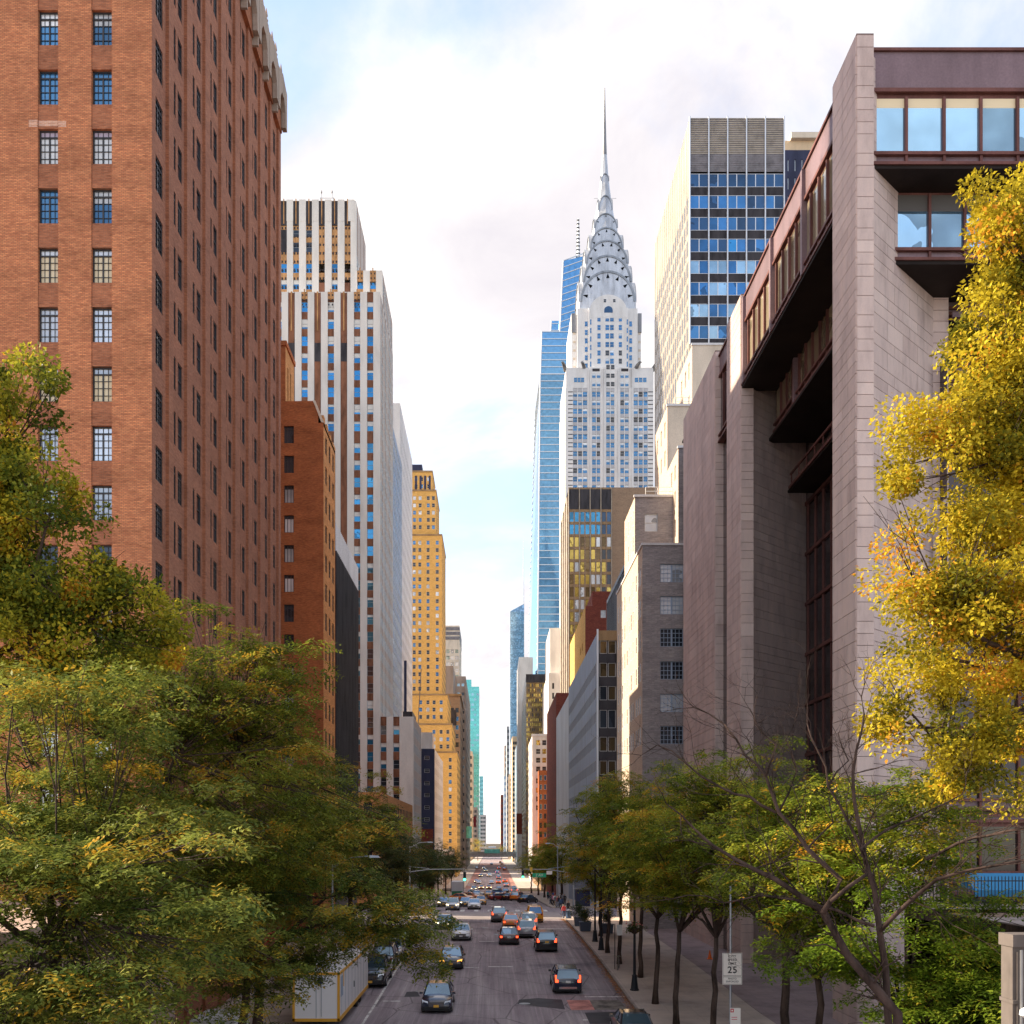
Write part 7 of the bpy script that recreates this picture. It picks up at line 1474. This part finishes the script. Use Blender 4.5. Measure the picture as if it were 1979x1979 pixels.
# ---------------------------------------------------------------- people
def person_mesh():
    me = bpy.data.meshes.new('figure'); V_ = []; E_ = []; Rr = []
    def ch(pts, prev=None):
        for p, r in pts:
            V_.append(p); Rr.append(r)
            if prev is not None: E_.append((prev, len(V_)-1))
            prev = len(V_)-1
        return prev
    pel = ch([((0, 0, .95), .15)]); chest = ch([((0, 0, 1.12), .14), ((0, -.01, 1.32), .17), ((0, 0, 1.44), .12)], pel); neck = ch([((0, 0, 1.52), .055)], chest); ch([((0, -.015, 1.60), .085), ((0, -.02, 1.69), .095), ((0, -.01, 1.75), .06)], neck)
    for s in (-1, 1):
        st_ = .16*s
        ch([((s*.10, 0, .88), .105), ((s*.105, -st_*.6, .50), .068), ((s*.105, st_*.2, .28), .058), ((s*.105, st_*.9, .08), .042), ((s*.11, st_*.9-.12, .035), .034)], pel)
        ch([((s*.19, 0, 1.42), .07), ((s*.235, st_*.3, 1.16), .05), ((s*.24, -st_*.5-.06, .93), .038), ((s*.235, -st_*.6-.10, .84), .034)], chest)
    me.from_pydata(V_, E_, []); o = link(bpy.data.objects.new('figure', me)); md = o.modifiers.new('skin', 'SKIN'); md.use_smooth_shade = True
    sv = me.skin_vertices[0].data
    for i, r in enumerate(Rr): sv[i].radius = (r, r*(.72 if i in (0, 1, 2, 3) else 1)); sv[i].use_root = (i == 0)
    sb_ = o.modifiers.new('sub', 'SUBSURF'); sb_.levels = 1; sb_.render_levels = 1
    dg = bpy.context.evaluated_depsgraph_get(); out = bpy.data.meshes.new_from_object(o.evaluated_get(dg)); bpy.data.objects.remove(o); return out
PM = person_mesh(); pts_ = np.array([v.co[:] for v in PM.vertices]); fc_ = np.array([np.mean([pts_[i] for i in f.vertices], 0) for f in PM.polygons])
simple('skin', (0.45, 0.26, 0.18), .6); simple('hair', (0.03, 0.02, 0.015), .7); simple('shoe', (0.02, 0.02, 0.02), .6)
CLO = dict(blue=(0.03, 0.15, 0.50), black=(0.015, 0.015, 0.02), red=(0.5, 0.05, 0.05), grey=(0.25, 0.25, 0.27), white=(0.7, 0.7, 0.7), pink=(0.6, 0.10, 0.25), teal=(0.05, 0.30, 0.33), jeans=(0.05, 0.09, 0.18), tan=(0.40, 0.28, 0.17))
for n_, c_ in CLO.items(): simple('cloth_'+n_, c_, .8)
_PC = {}
def person(label, x, y, top, legs, rz=0, h=1.0, raised=.14, group=None):
    if (top, legs) not in _PC:
        me = PM.copy(); me.materials.clear()
        for m_ in ('cloth_'+top, 'cloth_'+legs, 'skin', 'hair', 'shoe'): me.materials.append(M[m_])
        idx = np.where(fc_[:, 2] > 1.70, 3, np.where(fc_[:, 2] > 1.52, np.where(fc_[:, 1] > .03, 3, 2), np.where(fc_[:, 2] < .075, 4, np.where((np.abs(fc_[:, 0]) > .20) & (fc_[:, 2] < .90), 2, np.where(fc_[:, 2] > .93, 0, 1)))))
        me.polygons.foreach_set('material_index', idx.astype(np.int32)); me.polygons.foreach_set('use_smooth', [True]*len(me.polygons)); _PC[(top, legs)] = me
    o = put('person', _PC[(top, legs)], None, (x, y, gz(y)+raised), R(rz), scale=(h, h, h)); tag(o, label, 'person', group); return o
def ppx(label, u, v, top, legs, rz=0, raised=.14, group=None): p = hit(u, v); return person(label, p.x, p.y, top, legs, rz, random.uniform(.94, 1.04), raised, group)
ppx('person in red top and jeans waiting beside the litter bin', 1089.5, 1777, 'red', 'jeans', 200)
ppx('person in black coat standing behind the litter bin', 1098, 1769, 'black', 'black', 30)
ppx('person in blue jacket crossing the avenue on foot', 954.5, 1741, 'blue', 'black', 90, 0.0)
PG = 'people crowding the far corner pavement'
who = [('black', 'jeans', 1040, 1749), ('black', 'black', 1045, 1751), ('grey', 'black', 1048, 1750), ('pink', 'black', 1054, 1752), ('black', 'tan', 1050, 1754), ('white', 'black', 1058, 1753), ('teal', 'grey', 1065, 1755), ('red', 'jeans', 1061, 1756), ('black', 'grey', 1072, 1757), ('tan', 'black', 1078, 1756), ('jeans', 'black', 1083, 1760)]
ad_ = ['near the black saloon', 'behind the first walkers', 'in the middle of the corner crowd', 'among darker coats', 'at the kerb edge', 'next to the pink top', 'beside the dark kiosk', 'waiting to cross', 'by the kiosk wall', 'beside the wall', 'at the back of the crowd']
for (a_, b_, u, v), w_ in zip(who, ad_): 
    p = hit(u, v); person('person in %s top and %s trousers %s' % (a_, b_, w_), max(p.x, XR+.6), p.y, a_, b_, random.uniform(0, 360), random.uniform(.93, 1.05), .14, PG)
for i in range(8):
    y = 152+i*6.5; a_, b_ = [('black', 'black'), ('grey', 'jeans'), ('white', 'jeans'), ('red', 'black'), ('blue', 'black'), ('tan', 'jeans'), ('teal', 'black'), ('pink', 'jeans')][i]
    person('distant walker in %s top and %s trousers under the far trees' % (a_, b_), 10.2+1.5*random.random(), y, a_, b_, random.uniform(0, 360), 1.0, .14, 'distant walkers')
t = thing('kiosk', 'dark newspaper kiosk at the far corner pavement', 'kiosk', (13, 141, gz(148))); z = gz(147.5)+.14; b = MB(); b.box(12.6, 14.6, 146.5, 149, z, z+2.5); put('cabin', (b, ['navy_panel']), t); b = MB(); b.box(12.3, 14.9, 146.2, 149.3, z+2.5, z+2.7); put('roof', (b, ['grey_louver']), t)
